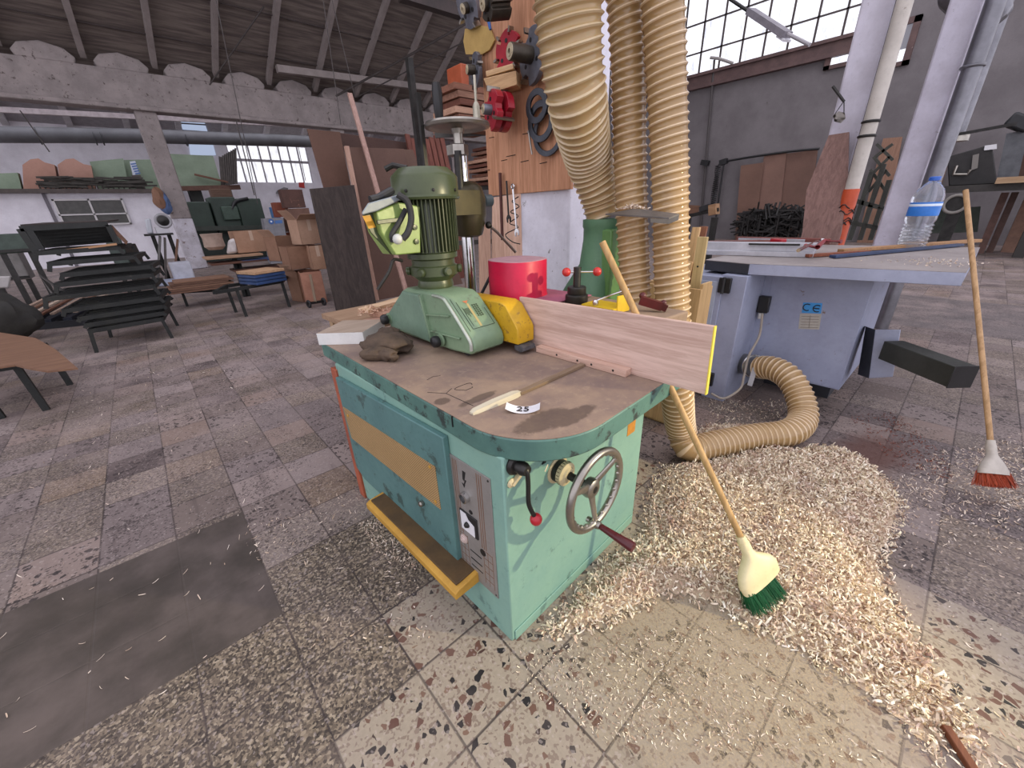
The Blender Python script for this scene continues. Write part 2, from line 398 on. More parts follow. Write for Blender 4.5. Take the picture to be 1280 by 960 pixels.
# row of daylit panes just under the far eaves
def on_roof(px, py, o_=-.05):
    r = ray(px, py); k = .45   # far roof: z = 5.55+.45*(BY-y)
    t = (5.55+k*BY+o_-1.5)/(r.z+k*r.y); return EYE+r*t
q4 = [on_roof(222, 146), on_roof(254, 148), on_roof(262, 172), on_roof(232, 171)]
w4 = struct(MB().prism(q4, (0, 0, .03)).build('window_4', emit('#c3d2f0', PANE*.5), smooth=False))
mu = MB(); mu.bar(on_roof(225, 154, -.09), on_roof(257, 156, -.09), .06, .05); mu.bar(on_roof(228, 163, -.09), on_roof(259, 165, -.09), .06, .05); mu.build('window_bars', dark_steel, w4, smooth=False)
w7 = struct(MB().prism([at(236, 178, y=BY-.06), at(266, 179, y=BY-.06), at(270, 194, y=BY-.06), at(238, 194, y=BY-.06)], (0, .04, 0)).build('window_7', emit('#c3d2f0', PANE*.5), smooth=False))
# concrete beam on its columns
bm = MB(); zb0, zb1 = 4.58, 5.55
bm.span((-14, 17.75, zb0), (WX, 18.25, zb1)); bm.span((-14, 17.6, zb0-.02), (WX, 17.75, zb0+.1))
rxs = [at(px, 104, y=18).x for px in (20, 97, 185, 262, 325, 383, 440, 486, 525)]
d = rxs[1]-rxs[0]; sp_x = (rxs[-1]-rxs[0])/(len(rxs)-1)
for x_ in [rxs[0]+sp_x*k for k in range(-8, 15)]:
    if x_ < WX-1.5:
        q0, q1 = x_+.22, x_+sp_x-.22
        bm.prism([(q0, 17.75, zb1-.02), (q1, 17.75, zb1-.02), (q1+.05, 17.75, zb1+.12), (q1-.12, 17.75, zb1+.30), ((q0+q1)/2, 17.75, zb1+.40), (q0+.12, 17.75, zb1+.30), (q0-.05, 17.75, zb1+.12)][::-1], (0, .45, 0))
struct(bm.build('trim_2', concrete, bev=.03))
for i, x_ in enumerate((-4.6, 1.38, 7.1, 12.9)):
    c_ = struct(MB().box((x_, 18, zb0/2+.8), (.52, .5, zb0-1.6)).build('concrete_column', concrete, bev=.03))
    MB().box((x_, 18, .8), (.53, .51, 1.6)).build('white_painted_foot', paint('#c9c6ce', '#a8a3a8', .85, scale=3, wear='#7a6a62', wearamt=.4), c_, bev=.03)
# roof slope rising from the beam towards the photographer
sl = .5872; rp = lambda x_, y_, o_=0: V((x_, y_, 5.62+sl*(18.1-y_)+o_))
yr = 10.0
struct(MB().hexa([rp(-14, 18.3, .16), rp(WX, 18.3, .16), rp(WX, yr, .16), rp(-14, yr, .16), rp(-14, 18.3, .3), rp(WX, 18.3, .3), rp(WX, yr, .3), rp(-14, yr, .3)]).build('ceiling', roof_mat, smooth=False))
raf = paint('#9a908c', '#857c79', .9, scale=2)
for x_ in [rxs[0]+sp_x*k for k in range(-8, 15)]:
    if x_ < WX-.2: struct(MB().bar(rp(x_, 17.9, .06), rp(x_+.2, yr, .06), .13, .2).build('roof_rafter', raf, smooth=False))
for y_ in (17.1, 15.9, 14.4, 12.8):
    struct(MB().bar(rp(-14, y_, .11), rp(WX, y_, .11), .025, .03).build('roof_batten', paint('#3e3634', '#4a413f', .9), smooth=False))
struct(MB().bar(at(346, 86, y=17.0), at(543, 111, y=17.0), .2, .2).build('roof_purlin', raf, smooth=False))
struct(MB().bar(at(500, -8, y=13), at(590, 20, y=13), .3, .3).build('ridge_beam', dark_steel, smooth=False))
# far roof beyond the beam
fr = lambda x_, y_, o_=0: V((x_, y_, 5.55+.45*(BY-y_)+o_))
struct(MB().hexa([fr(-14, BY+.3), fr(WX, BY+.3), fr(WX, 23.5), fr(-14, 23.5), fr(-14, BY+.3, .12), fr(WX, BY+.3, .12), fr(WX, 23.5, .12), fr(-14, 23.5, .12)]).build('ceiling_far', paint('#b3afb3', '#a19da1', .95), smooth=False))
for k in range(15): struct(MB().bar(fr(-12+k*1.9, BY, -.1), fr(-12+k*1.9, 23.5, -.1), .22, .2).build('roof_rafter', paint('#d2ced1', '#bfbbbe', .9), smooth=False))
struct(MB().bar(at(-60, 134, y=20), at(480, 162, y=20), .12, .14).build('trim_3', paint('#cfc6c8', '#b5abad', .8), smooth=False))
# long ventilation duct under the far roof
pm = paint('#6f7074', '#5c5d60', .5, .3, scale=1)
du = tag(MB().tube([at(-40, 168, y=22.5), at(180, 170, y=22.5), at(420, 178, y=22.5)], .24, 16).build('ventilation_duct', pm), 'long grey round ventilation duct hanging under the far roof behind the concrete beam', 'duct')
for px in (48, 118, 127, 232): p = at(px, 169+px*.02, y=22.5); MB().torus(p, (1, .02, 0), .245, .02).build('clamp_ring', paint('#4a4b4e', None, .5, .4), du)
# ================================================================= spindle moulder
MB0 = V((.61, .752, 0)); MR = math.radians(2.5)
MW = Matrix.Translation(MB0) @ rotz(MR)
def mw(u, v, z): return MW @ V((u, v, z))
teal = paint('#82a898', '#769d93', .5, scale=3, wear='#5f8078', wearamt=.42)
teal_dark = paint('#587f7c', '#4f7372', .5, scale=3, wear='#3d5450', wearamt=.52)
rim_green = paint('#567d72', '#476a63', .48, scale=4, wear='#2f3a37', wearamt=.58)
yellow_ochre = paint('#c2953a', '#a97f2f', .55, scale=5, wear='#4d3b26', wearamt=.3)
steel = paint('#a9a59c', '#8e8a83', .3, .95, scale=7)
steel_dk = paint('#3e3d3b', '#2d2c2b', .42, .7, scale=7)
chrome = paint('#d5d5d5', '#bdbdbd', .14, 1, scale=4)
black = paint('#161617', '#202022', .4, scale=8)
black_rub = paint('#232325', '#2c2c2e', .6, scale=8)
red_pl = paint('#b51f2c', '#9c1a27', .3, scale=5)
cream = paint('#d6c7a0', '#c2b48e', .45, scale=6)
root = thing('spindle_moulder', 'teal green spindle moulder cabinet with thick table, handwheel and control panel', 'machine', MB0, MR)
def outline(u0, u1, v0, v1, r, n=12, r2=None):
    r2 = r if r2 is None else r2
    p = []
    p += [(u0+r-r*math.cos(t), v0+r-r*math.sin(t)) for t in [PI/2*k/n for k in range(n+1)]]
    p += [(u1-r2+r2*math.sin(t), v0+r2-r2*math.cos(t)) for t in [PI/2*k/n for k in range(n+1)]]
    p += [(u1-.03, v1), (u0+.03, v1)]
    return p
MB().span((0, 0, 0), (.88, 1.22, .83)).build('cabinet', teal, root, True, .006)
MB().span((-.012, 1.2, .0), (.87, 1.262, .80)).build('rear_panel', paint('#a8583c', '#8d4732', .6, wear='#4d3a33', wearamt=.3), root, True, .004)
b = MB(); b.prism([(.015, -.006, .0), (.865, -.006, .0), (.865, -.006, .05), (.015, -.006, .05)], (0, .006, 0)); b.build('kick_plate', teal, root, True, .002)
# table
ol = outline(-.015, 1.12, -.165, 1.40, .28, 14, .2)
tb = MB().prism([(a, b_, .824) for a, b_ in ol], (0, 0, .074)).build('table_rim', rim_green, root, True, .005)
nt = NT('table_dust'); c0 = nt.coords('Object'); f = nt.noise(c0, 3.5, 7, .68); f2 = nt.noise(c0, 26, 5, .7)
colr = nt.mix(nt.smooth(f, .35, .62), lin('#7c6a62'), lin('#96816f')); colr = nt.mix(nt.math('MULTIPLY', nt.smooth(f2, .52, .7), .4), colr, lin('#a8947f'))
sep = nt.n('ShaderNodeSeparateXYZ'); nt.l(c0, sep.inputs[0])
def blob(cx, cy, rx, ry):
    dx = nt.math('DIVIDE', nt.math('SUBTRACT', sep.outputs[0], cx), rx); dy = nt.math('DIVIDE', nt.math('SUBTRACT', sep.outputs[1], cy), ry)
    d_ = nt.math('SQRT', nt.math('ADD', nt.math('MULTIPLY', dx, dx), nt.math('MULTIPLY', dy, dy)))
    d_ = nt.math('ADD', d_, nt.math('MULTIPLY', nt.math('SUBTRACT', nt.noise(c0, 13, 5, .7), .5), 1.1)); return nt.math('SUBTRACT', 1, nt.smooth(d_, .7, 1.0))
wr = nt.math('MAXIMUM', blob(.16, -.02, .12, .06), nt.math('MAXIMUM', blob(.13, .25, .09, .025), blob(.24, -.07, .12, .04)))
wr = nt.math('MAXIMUM', wr, nt.math('MAXIMUM', blob(.03, .33, .03, .03), blob(1.0, -.1, .12, .09)))
colr = nt.mix(nt.math('MULTIPLY', wr, .62), colr, lin('#3b2f2b'))
nt.bump(f2, .15, .002)
tmat = nt.set(colr, .62, 0, Specular_IOR_Level=.35)
MB().prism([(a, b_, .8985) for a, b_ in outline(-.013, 1.118, -.163, 1.398, .28, 14, .2)], (0, 0, .0025)).build('table_top', tmat, root, True)
MB().span((-.017, .2145, .862), (-.012, .2175, .9015)).build('table_joint', black, root, True)
# scribbles scratched in the dust
sb = MB()
sb.tube([V((.155, .36, .9015))+V((math.cos(t)*.032*(1+.3*math.sin(3*t)), math.sin(t)*.03*(1+.25*math.cos(2*t)), 0)) for t in [2*PI*k/30 for k in range(29)]], .0012, 5)
sb.tube([(.035, .43, .9015), (.075, .37, .9015), (.078, .22, .9015)], .0011, 5); sb.tube([(.075, .37, .9015), (.115, .39, .9015)], .001, 5)
sb.tube([(.1, .53, .9015), (.135, .54, .9015), (.16, .525, .9015)], .001, 5)
sb.build('dust_scribble', paint('#2f2522', None, .8), root, True)
# side door with its ochre mesh
door = MB().prism([(-.024, .272, .195), (-.024, 1.10, .195), (-.024, 1.183, .235), (-.024, 1.183, .772), (-.024, .272, .80)], (.024, 0, 0)).build('side_door', teal_dark, root, True, .004)
mm = NT('perforated_sheet'); c0 = mm.coords('Object'); vo = mm.n('ShaderNodeTexChecker'); vo.inputs['Scale'].default_value = 190; mm.l(c0, vo.inputs['Vector'])
hl = mm.smooth(vo.outputs['Fac'], .4, .6); nn = mm.noise(c0, 9, 4)
pc = mm.mix(hl, mm.mix(nn, lin('#c8a671'), lin('#b08e5c')), lin('#7a6445'))
MB().prism([(-.0262, .345, .447), (-.0262, 1.145, .437), (-.0262, 1.165, .615), (-.0262, .345, .648)], (.002, 0, 0)).build('vent_mesh', mm.set(pc, .6, .1), door, True)
k = MB().lathe([(.011, 0), (.013, .006), (.013, .014), (.008, .02), (.0, .021)], (-.024, .48, .402), (-1, 0, 0), 18).build('door_lock', steel, door, True)
for v_, z_ in ((.375, .47), (1.12, .58), (.38, .63)): MB().lathe([(.008, 0), (.008, .002), (.003, .004)], (-.0265, v_, z_), (-1, 0, 0), 10).build('screw', yellow_ochre, door, True)
# ochre foot bar
MB().prism([(-.115, 0, .182), (-.115, 0, .212), (-.098, 0, .222), (-.002, 0, .232), (-.002, 0, .182)][::-1], (0, .72, 0)).build('foot_bar', [yellow_ochre], root, True, .003).location = (0, .17, 0)
MB().span((-.095, .19, .2235), (-.004, .87, .2335)).build('foot_tread', paint('#5a4426', '#473620', .7, scale=8), root, True, .002)
# control panel
cp = MB().span((-.004, .06, .185), (0, .306, .728)).build('control_panel', paint('#97938f', '#88847f', .45, .35, scale=3, wear='#6f6a66', wearamt=.2), root, True, .001)
brn = paint('#7d5a41', '#6d4d38', .6)
st = MB()
for v0 in (.236, .246, .256, .105, .116, .127): st.span((-.0046, v0, .39), (-.0038, v0+.0035, .717))
for z_ in (.38, .345, .31, .275, .24): st.span((-.0046, .215, z_), (-.0038, .262, z_+.002)); st.span((-.0046, .075, z_), (-.0038, .125, z_+.002))
for v0 in (.215, .238, .26, .075, .1, .124): st.span((-.0046, v0, .215), (-.0038, v0+.002, .385))
st.build('panel_stripe', brn, cp, True, smooth=False)
dk = MB()
for z_ in (.325, .285, .25): dk.span((-.0048, .14, z_), (-.0038, .205, z_+.005))
dk.build('panel_line', black, cp, True, smooth=False)
dk = MB(); dk.prism([(-.0048, .187, .69), (-.0048, .205, .69), (-.0048, .207, .652), (-.0048, .198, .648)], (.001, 0, 0)); dk.prism([(-.0048, .187, .655), (-.0048, .193, .657), (-.0048, .205, .63), (-.0048, .2, .628)], (.001, 0, 0)); dk.prism([(-.0048, .196, .632), (-.0048, .214, .635), (-.0048, .203, .618)], (.001, 0, 0))
dk.build('lightning_sign', black, cp, True, smooth=False)
ring = MB().lathe([(.019, 0), (.022, .001), (.021, .016), (.016, .018), (.016, .004)], (-.004, .198, .582), (-1, 0, 0), 20).build('start_button', chrome, cp, True)
MB().lathe([(.016, 0), (.016, .009), (.0, .0095)], (-.004, .198, .582), (-1, 0, 0), 18).build('button_cap', black, ring, True)
MB().lathe([(.009, 0), (.009, .002), (.0, .0022)], (-.004, .178, .524), (-1, 0, 0), 14).build('lamp_hole', black, cp, True)
sw = MB().span((-.009, .145, .415), (-.004, .243, .508)).build('rotary_switch', black, cp, True, .002)
MB().prism([(-.0105, .236, .42), (-.0105, .16, .42), (-.0105, .16, .47), (-.0105, .192, .482), (-.0105, .205, .503), (-.0105, .236, .503)], (.0015, 0, 0)).build('white_plate', paint('#e3e3e6', '#d2d2d6', .4), sw, True)
MB().lathe([(.012, 0), (.012, .004), (.007, .012), (.0, .0125)], (-.0105, .198, .458), (-1, 0, 0), 16).build('switch_spindle', steel_dk, sw, True)
MB().lathe([(.019, 0), (.019, .006), (.014, .007), (.014, .01), (.009, .011), (.009, .014), (.0, .015)], (-.004, .235, .362), (-1, 0, 0), 20).build('stop_button', paint('#c9b7b0', '#b9a59e', .5), cp, True)
MB().lathe([(.015, 0), (.015, .0015), (.0, .0018)], (-.004, .128, .367), (-1, 0, 0), 18).build('empty_hole', black, cp, True)
for v_, z_ in ((.297, .716), (.07, .716), (.07, .197)): MB().lathe([(.004, 0), (.004, .0015), (0, .002)], (-.004, v_, z_), (-1, 0, 0), 10).build('screw', steel_dk, cp, True)
# dial, shaft, handwheel on the front
dl = MB().lathe([(.052, 0), (.052, .004), (.05, .005)], (.255, 0, .657), (0, -1, 0), 30).build('dial_plate', cream, root, True)
dl = MB().lathe([(.037, 0), (.042, .003), (.042, .02), (.037, .022)], (.255, -.004, .657), (0, -1, 0), 32).build('knurled_ring', steel_dk, root, True)
MB().lathe([(.04, 0), (.043, .002), (.043, .02), (.03, .024), (.026, .03)], (.255, -.025, .657), (0, -1, 0), 32).build('scale_ring', cream, root, True)
tk = MB()
for k in range(22): a = 2*PI*k/22; tk.box((.255+.0435*math.cos(a), -.034, .657+.0435*math.sin(a)), (.0012, .012, .0012))
tk.build('scale_mark', black, root, True, smooth=False)
MB().prism([(.172, -.0055, .722), (.19, -.0055, .722), (.19, -.0055, .742)], (0, .005, 0)).build('pointer_mark', black, root, True)
MB().cyl((.255, -.05, .657), (.255, -.135, .655), .014).build('handwheel_shaft', steel_dk, root, True)
hw = MB(); HC = V((.255, -.163, .654)); R_ = .138
hw.torus(HC, (0, -1, 0), R_, .0135, 44, 12)
hub = HC+V((0, .022, 0))
for a in (33, 153, 272):
    a = math.radians(a); d_ = V((math.cos(a), 0, math.sin(a)))
    hw.loft([[hub+d_*s+V((-d_.z, 0, d_.x))*wd*math.cos(q)+V((0, 1, 0))*th*math.sin(q)+V((0, -.022*min(1, s/.12), 0)) for q in [2*PI*j/10 for j in range(10)]] for s, wd, th in ((.015, .017, .008), (.06, .013, .007), (.11, .011, .007), (R_-.004, .013, .009))])
hw.lathe([(.034, -.012), (.036, .0), (.033, .014), (.024, .02), (.013, .02), (.012, .014)], hub, (0, -1, 0), 28)
for k in range(26):   # finger scallops on the inside of the rim
    a = 2*PI*k/26; hw.ball(HC+V((math.cos(a)*(R_-.010), 0, math.sin(a)*(R_-.010))), .0085, n=8, m=5)
W_ = hw.build('handwheel', steel, root, True)
MB().lathe([(.010, -.02), (.012, .0), (.012, .014), (.0, .016)], hub+V((0, -.006, 0)), (0, -1, 0), 16).build('shaft_nut', steel_dk, W_, True)
hp = HC+V((.006, 0, -R_-.004))
MB().lathe([(.011, -.03), (.011, -.018), (.007, -.016), (.007, -.002), (.014, 0), (.016, .01), (.012, .022)], hp, (0, -1, 0), 18).build('grip_bolt', steel, W_, True)
MB().lathe([(.009, 0), (.0115, .006), (.011, .012), (.0135, .06), (.0175, .118), (.0165, .124), (0, .125)], hp+V((0, -.022, 0)), (0, -1, -.06), 20).build('grip', paint('#571b20', '#471519', .28), W_, True)
# clamp lever with red ball
lv = MB().lathe([(.034, 0), (.036, .006), (.03, .016), (.02, .018)], (.047, 0, .79), (0, -1, 0), 22)
lv.lathe([(.02, 0), (.022, .03), (.016, .045), (0, .046)], (.047, -.012, .79), (0, -1, 0), 18)
lv.tube(bez([(.047, -.045, .798), (.047, -.055, .785), (.047, -.058, .74), (.044, -.06, .69), (.044, -.064, .665), (.052, -.07, .635), (.06, -.072, .618)], 6), .0075, 10)
lev = lv.build('clamp_lever', steel_dk, root, True)
MB().ball(V((.062, -.074, .607)), .02, (1, 1, 1.05), 18, 10).build('red_ball_knob', red_pl, lev, True)
sl_ = MB().lathe([(.016, 0), (.017, .004), (.006, .012), (.004, .008)], (.03, 0, .728), (0, -1, 0), 18); sl_.bar((.028, -.006, .722), (.062, -.012, .752), .018, .01)
sl_.build('slot_lever', cream, root, True, .002)
MB().lathe([(.011, 0), (.010, .005), (.004, .008), (0, .008)], (.025, 0, .795), (0, -1, 0), 16).build('brass_screw', paint('#c9b06a', '#a98f4f', .3, .7), root, True)
MB().lathe([(.012, 0), (.014, .003), (.01, .008), (.0, .009)], (.345, 0, .685), (0, -1, 0), 14).build('pivot_bolt', steel_dk, root, True)
MB().tube(bez([(.30, -.002, .70), (.315, -.004, .735), (.345, -.004, .765), (.38, -.002, .78)], 6), .002, 6).build('scratch_wire', steel_dk, root, True)
MB().span((.735, -.0015, .572), (.80, 0, .66)).build('orange_sticker', paint('#c98a31', '#a8712a', .55, scale=14, wear='#7a5a34', wearamt=.4), root, True)
MB().bar((.0, -.1655, .869), (.012, -.1655, .885), .002, .002).build('rim_scratch', cream, root, True)

# ------------------------------------------------- fence, hood and clamp on the table
fc = thing('fence_casting', 'dusty brown cast fence block on the moulder table behind the oak board', 'fence', mw(.87, .45, .901), MR)
dusty = paint('#9a8470', '#84705f', .8, scale=5, wear='#6b5a4d', wearamt=.25)
def mloc(vs): return [mw(*q) for q in vs]
MB().hexa(mloc([(.75, -.02, .9015), (1.06, -.06, .9015), (1.06, .88, .9015), (.75, .88, .9015), (.72, -.02, 1.075), (1.06, -.06, 1.075), (1.06, .88, 1.086), (.72, .88, 1.086)])).build('block', dusty, fc, bev=.008)
MB().hexa(mloc([(.72, .47, 1.0895), (1.03, .42, 1.088), (1.03, .86, 1.0895), (.72, .86, 1.0895), (.72, .47, 1.093), (1.03, .42, 1.093), (1.03, .86, 1.093), (.72, .86, 1.093)])).build('pink_dusted_plate', paint('#a8627a', '#94576b', .75, scale=8), fc)
rh = thing('dust_hood', 'bright crimson rounded dust hood standing on the moulder table behind the yellow guard', 'dust hood', mw(.82, .72, 1.093), MR)
fp = []
for k in range(40):
    t = 2*PI*k/40; e = 2.6; c_, s_ = math.cos(t), math.sin(t)
    fp.append((.825+.135*math.copysign(abs(c_)**(2/e), c_), .735+.14*math.copysign(abs(s_)**(2/e), s_)))
crim = paint('#c60d40', '#b20a38', .42, scale=5, wear='#951a3e', wearamt=.15)
MB().loft([mloc([(.825+(a-.825)*s, .735+(b_-.735)*s, z_) for a, b_ in fp]) for s, z_ in ((1.02, 1.093), (1.0, 1.105), (1.0, 1.262), (.99, 1.268))], cap=True).build('hood_shell', crim, rh)
MB().loft([mloc([(.825+(a-.825)*s, .735+(b_-.735)*s, z_) for a, b_ in fp]) for s, z_ in ((.985, 1.268), (.98, 1.2705))]).build('dusty_lid', paint('#b8929a', '#a3808a', .8, scale=10), rh)
# T-handled clamp post
cpst = thing('clamp_screw', 'black clamp screw with steel crossbar and two red ball handles on the fence block', 'clamp', mw(.885, .405, 1.082), MR)
o_ = mw(.885, .405, 1.0835)
MB().lathe([(.052, 0), (.054, .004), (.053, .034), (.048, .038), (.042, .04), (.044, .043), (.044, .07), (.04, .074), (.018, .075)], o_, n=30).build('base_nut', steel_dk, cpst)
MB().cyl(o_+V((0, 0, .075)), o_+V((0, 0, .162)), .0175, n=20).build('post', steel_dk, cpst)
cd = V((.74, -.67, -.02)).normalized(); ctr = o_+V((0, 0, .14))
MB().cyl(ctr-cd*.045, ctr+cd*.085, .0045, n=10).build('crossbar', chrome, cpst)
for s in (-.05, .092): MB().ball(ctr+cd*s, .0205, (1, 1, 1), 16, 9).build('red_ball', paint('#c2332f', '#a92a29', .3, scale=9, wear='#d9b99a', wearamt=.14), cpst)
# yellow pressing bracket
yb_ = thing('clamp_bracket', 'small yellow bracket with a steel lever on top of the fence block', 'bracket', mw(.87, .2, 1.08), MR)
ylw = paint('#d9b51e', '#c19f1c', .45, scale=8, wear='#8a6f2a', wearamt=.2)
MB().hexa(mloc([(.78, .14, 1.085), (.90, .14, 1.085), (.90, .30, 1.087), (.78, .30, 1.087), (.78, .14, 1.105), (.90, .14, 1.105), (.90, .30, 1.107), (.78, .30, 1.107)])).build('plate', ylw, yb_)
MB().hexa(mloc([(.81, .137, 1.083), (.89, .127, 1.083), (.89, .133, 1.083), (.81, .143, 1.083), (.81, .137, 1.155), (.89, .127, 1.155), (.89, .133, 1.155), (.81, .143, 1.155)])).build('upright', ylw, yb_)
MB().lathe([(.012, 0), (.014, .01), (.009, .024), (.0, .026)], mw(.80, .24, 1.107), n=14).build('lever_nut', chrome, yb_)
MB().tube([mw(.80, .24, 1.125), mw(.85, .19, 1.150), mw(.895, .14, 1.172)], .0045, 8).build('lever_rod', chrome, yb_)
gr_ = MB(); gr_.bar(mw(.925, .10, 1.125), mw(.97, .02, 1.10), .03, .035); gr_.ball(mw(.98, .02, 1.112), .014); gr_.ball(mw(.945, .10, 1.14), .015); gr_.bar(mw(.96, .03, 1.104), mw(.975, .0, 1.092), .012, .028)
tag(gr_.build('star_handle', paint('#5a1518', '#44100f', .35)), 'dark maroon toothed handle beside the yellow bracket', 'handle')
# wooden fence board and batten
ok = wood('#d0b5a8', '#b39688', 'y', .55, 1.0)
fb = thing('fence_board', 'wide oak veneered fence board with a yellow painted end on the moulder table', 'board', mw(.69, .12, .901), MR)
P = mloc([(.655, -.312, .9015), (.672, -.312, .9015), (.672, .53, .9015), (.655, .53, .9015), (.655, -.302, 1.138), (.672, -.302, 1.138), (.672, .56, 1.128), (.655, .56, 1.128)])
MB().hexa(P).build('oak_panel', ok, fb, bev=.0015)
P = mloc([(.655, -.316, .9015), (.672, -.316, .9015), (.672, -.312, .9015), (.655, -.312, .9015), (.655, -.306, 1.138), (.672, -.306, 1.138), (.672, -.302, 1.138), (.655, -.302, 1.138)])
MB().hexa(P).build('yellow_end', paint('#e3cf4d', '#d2bf48', .6), fb)
MB().hexa(mloc([(.613, -.035, .9015), (.6545, -.035, .9015), (.6545, .42, .9015), (.613, .42, .9015), (.613, -.035, .93), (.6545, -.035, .93), (.6545, .42, .93), (.613, .42, .93)])).build('batten', wood('#d0b09f', '#b59382', 'y', .6, 1.4), fb, bev=.002)
for v_ in (.02, .12, .19, .30): MB().lathe([(.005, 0), (.0045, .0008), (0, .001)], mw(.613, v_, .916), (-1, -.04, 0), 10).build('screw', steel_dk, fb)
# things lying on the table
sk = thing('wooden_stick', 'thin wooden stick with a whittled pale end lying across the moulder table', 'stick', mw(.34, .165, .901), MR)
MB().bar(mw(.24, .165, .9075), mw(.608, .158, .9075), .024, .012).build('dusty_shaft', wood('#8d7865', '#77644f', 'x', .8), sk, bev=.001)
MB().loft([mloc([(u, v0-.001-w_, .9015), (u, v0+w_, .9015), (u, v0+w_*.8, .9015+h_), (u, v0-w_*.8, .9015+h_)]) for u, v0, w_, h_ in ((.035, .178, .010, .007), (.05, .177, .013, .013), (.13, .172, .016, .017), (.22, .167, .0165, .017), (.245, .166, .010, .013))]).build('whittled_end', wood('#d3cbb4', '#c0b69c', 'x', .55), sk)
pp = MB(); rings = []
for k in range(13):
    t = k/12; a_ = -.62+1.24*t; zc = .9025+.085*(1-math.cos(a_))
    d0 = V((.64, -.77, 0)); p_ = V((.165, .072, 0))+d0*.055*math.sin(a_)/math.sin(.62)
    e0 = V((.77, .64, 0))
    rings.append([V((p_.x, p_.y, zc))-e0*.024, V((p_.x, p_.y, zc))+e0*.024, V((p_.x, p_.y, zc+.0006))+e0*.024, V((p_.x, p_.y, zc+.0006))-e0*.024])
pt = pp.loft([mloc(r_) for r_ in rings]).build('number_tag', paint('#e6e6e9', '#d8d8dc', .6))
tag(pt, 'curled white paper tag with a handwritten number near the rounded table corner', 'tag')
R3 = MW.to_3x3()
text(None, '25', .044, mw(.165, .072, .9062), R3 @ V((.64, -.77, 0)), R3 @ V((.77, .64, .0)), black, pt, depth=.0005)
bl4 = [(-.012, 1.345), (.153, 1.177), (.35, 1.33), (.19, 1.50)]
wb = MB(); wb.use(1).add(mloc([(a, b_, .9015) for a, b_ in bl4]+[(a, b_, .962) for a, b_ in bl4]), [(3, 2, 1, 0), (0, 1, 5, 4), (1, 2, 6, 5), (2, 3, 7, 6), (3, 0, 4, 7)])
wb.use(0).add(mloc([(a, b_, .962) for a, b_ in bl4]), [(0, 1, 2, 3)])
tag(wb.build('white_block', [wood('#ab9a89', '#978676', 'x', .8), paint('#dcdcd9', '#cfcfcc', .5)], smooth=False), 'flat white edged board offcut lying on the back left table corner', 'board')
# crumpled brown work glove
rg = MB(); rnd = random.Random(3)
def lump(mb, c, r, sc, seed, n=22, m=14, amp=.3):
    rr = random.Random(seed); ph = [rr.uniform(0, 6.3) for _ in range(8)]; c = V(c); rings = []
    for j in range(m+1):
        th = PI*j/m; ring = []
        for k in range(n):
            a = 2*PI*k/n
            f = 1+amp*(.5*math.sin(3*a+ph[0]+2*th)+.4*math.sin(5*a+ph[1]-3*th)+.35*math.sin(2*a+ph[2])*math.sin(3*th+ph[3])+.3*math.sin(9*a+ph[4]+4*th))
            q = V((max(math.sin(th), .02)*math.cos(a)*r*sc[0]*f, max(math.sin(th), .02)*math.sin(a)*r*sc[1]*f, -math.cos(th)*r*sc[2]*(1+.25*amp*math.sin(4*a+ph[5]))))
            ring.append(c+q)
        rings.append(ring)
    mb.loft(rings)
gl = thing('work_glove', 'crumpled dirty brown work glove lying beside the feeder on the table', 'glove', mw(.16, 1.0, .9015), MR)
gm_ = paint('#5a4a3c', '#3b3027', .85, scale=9, bump=.3)
from mathutils import noise as mnoise
def crumple(mb, c, rx, ry, rz, rot, seed, n=56, m=30, amp=.42, frq=1.7):
    c = V(c); rings = []; R2 = rotz(rot).to_3x3(); off = V((seed*3.1, seed*1.7, seed*.9))
    for j in range(m+1):
        th = PI*j/m; ring = []
        for k in range(n):
            a = 2*PI*k/n; q = V((max(math.sin(th), .01)*math.cos(a), max(math.sin(th), .01)*math.sin(a), -math.cos(th)))
            f = 1+amp*(mnoise.ridged_multi_fractal(q*frq+off, .9, 2.0, 3, 1.0, 2.0)*.35-.35)+.25*mnoise.noise(q*1.7+off)
            z_ = q.z*f*rz
            ring.append(c+R2 @ V((q.x*f*rx, q.y*f*ry, max(z_, -.9*rz))))
        rings.append(ring)
    mb.loft(rings)
for nm3, (u, v, rx, ry, rz, ro, sd) in (('palm', (.16, .95, .09, .125, .048, .5, 2)), ('cuff', (.21, 1.03, .07, .06, .05, -.3, 5)), ('finger', (.085, .90, .035, .075, .032, .9, 7)), ('finger', (.11, .86, .03, .065, .028, .3, 9)), ('thumb', (.23, .93, .035, .06, .035, -.6, 11))):
    pm_ = MB(); crumple(pm_, mw(u, v, .9025+.9*rz), rx, ry, rz, ro, sd); pm_.build(nm3, gm_, gl, angle=1.5)
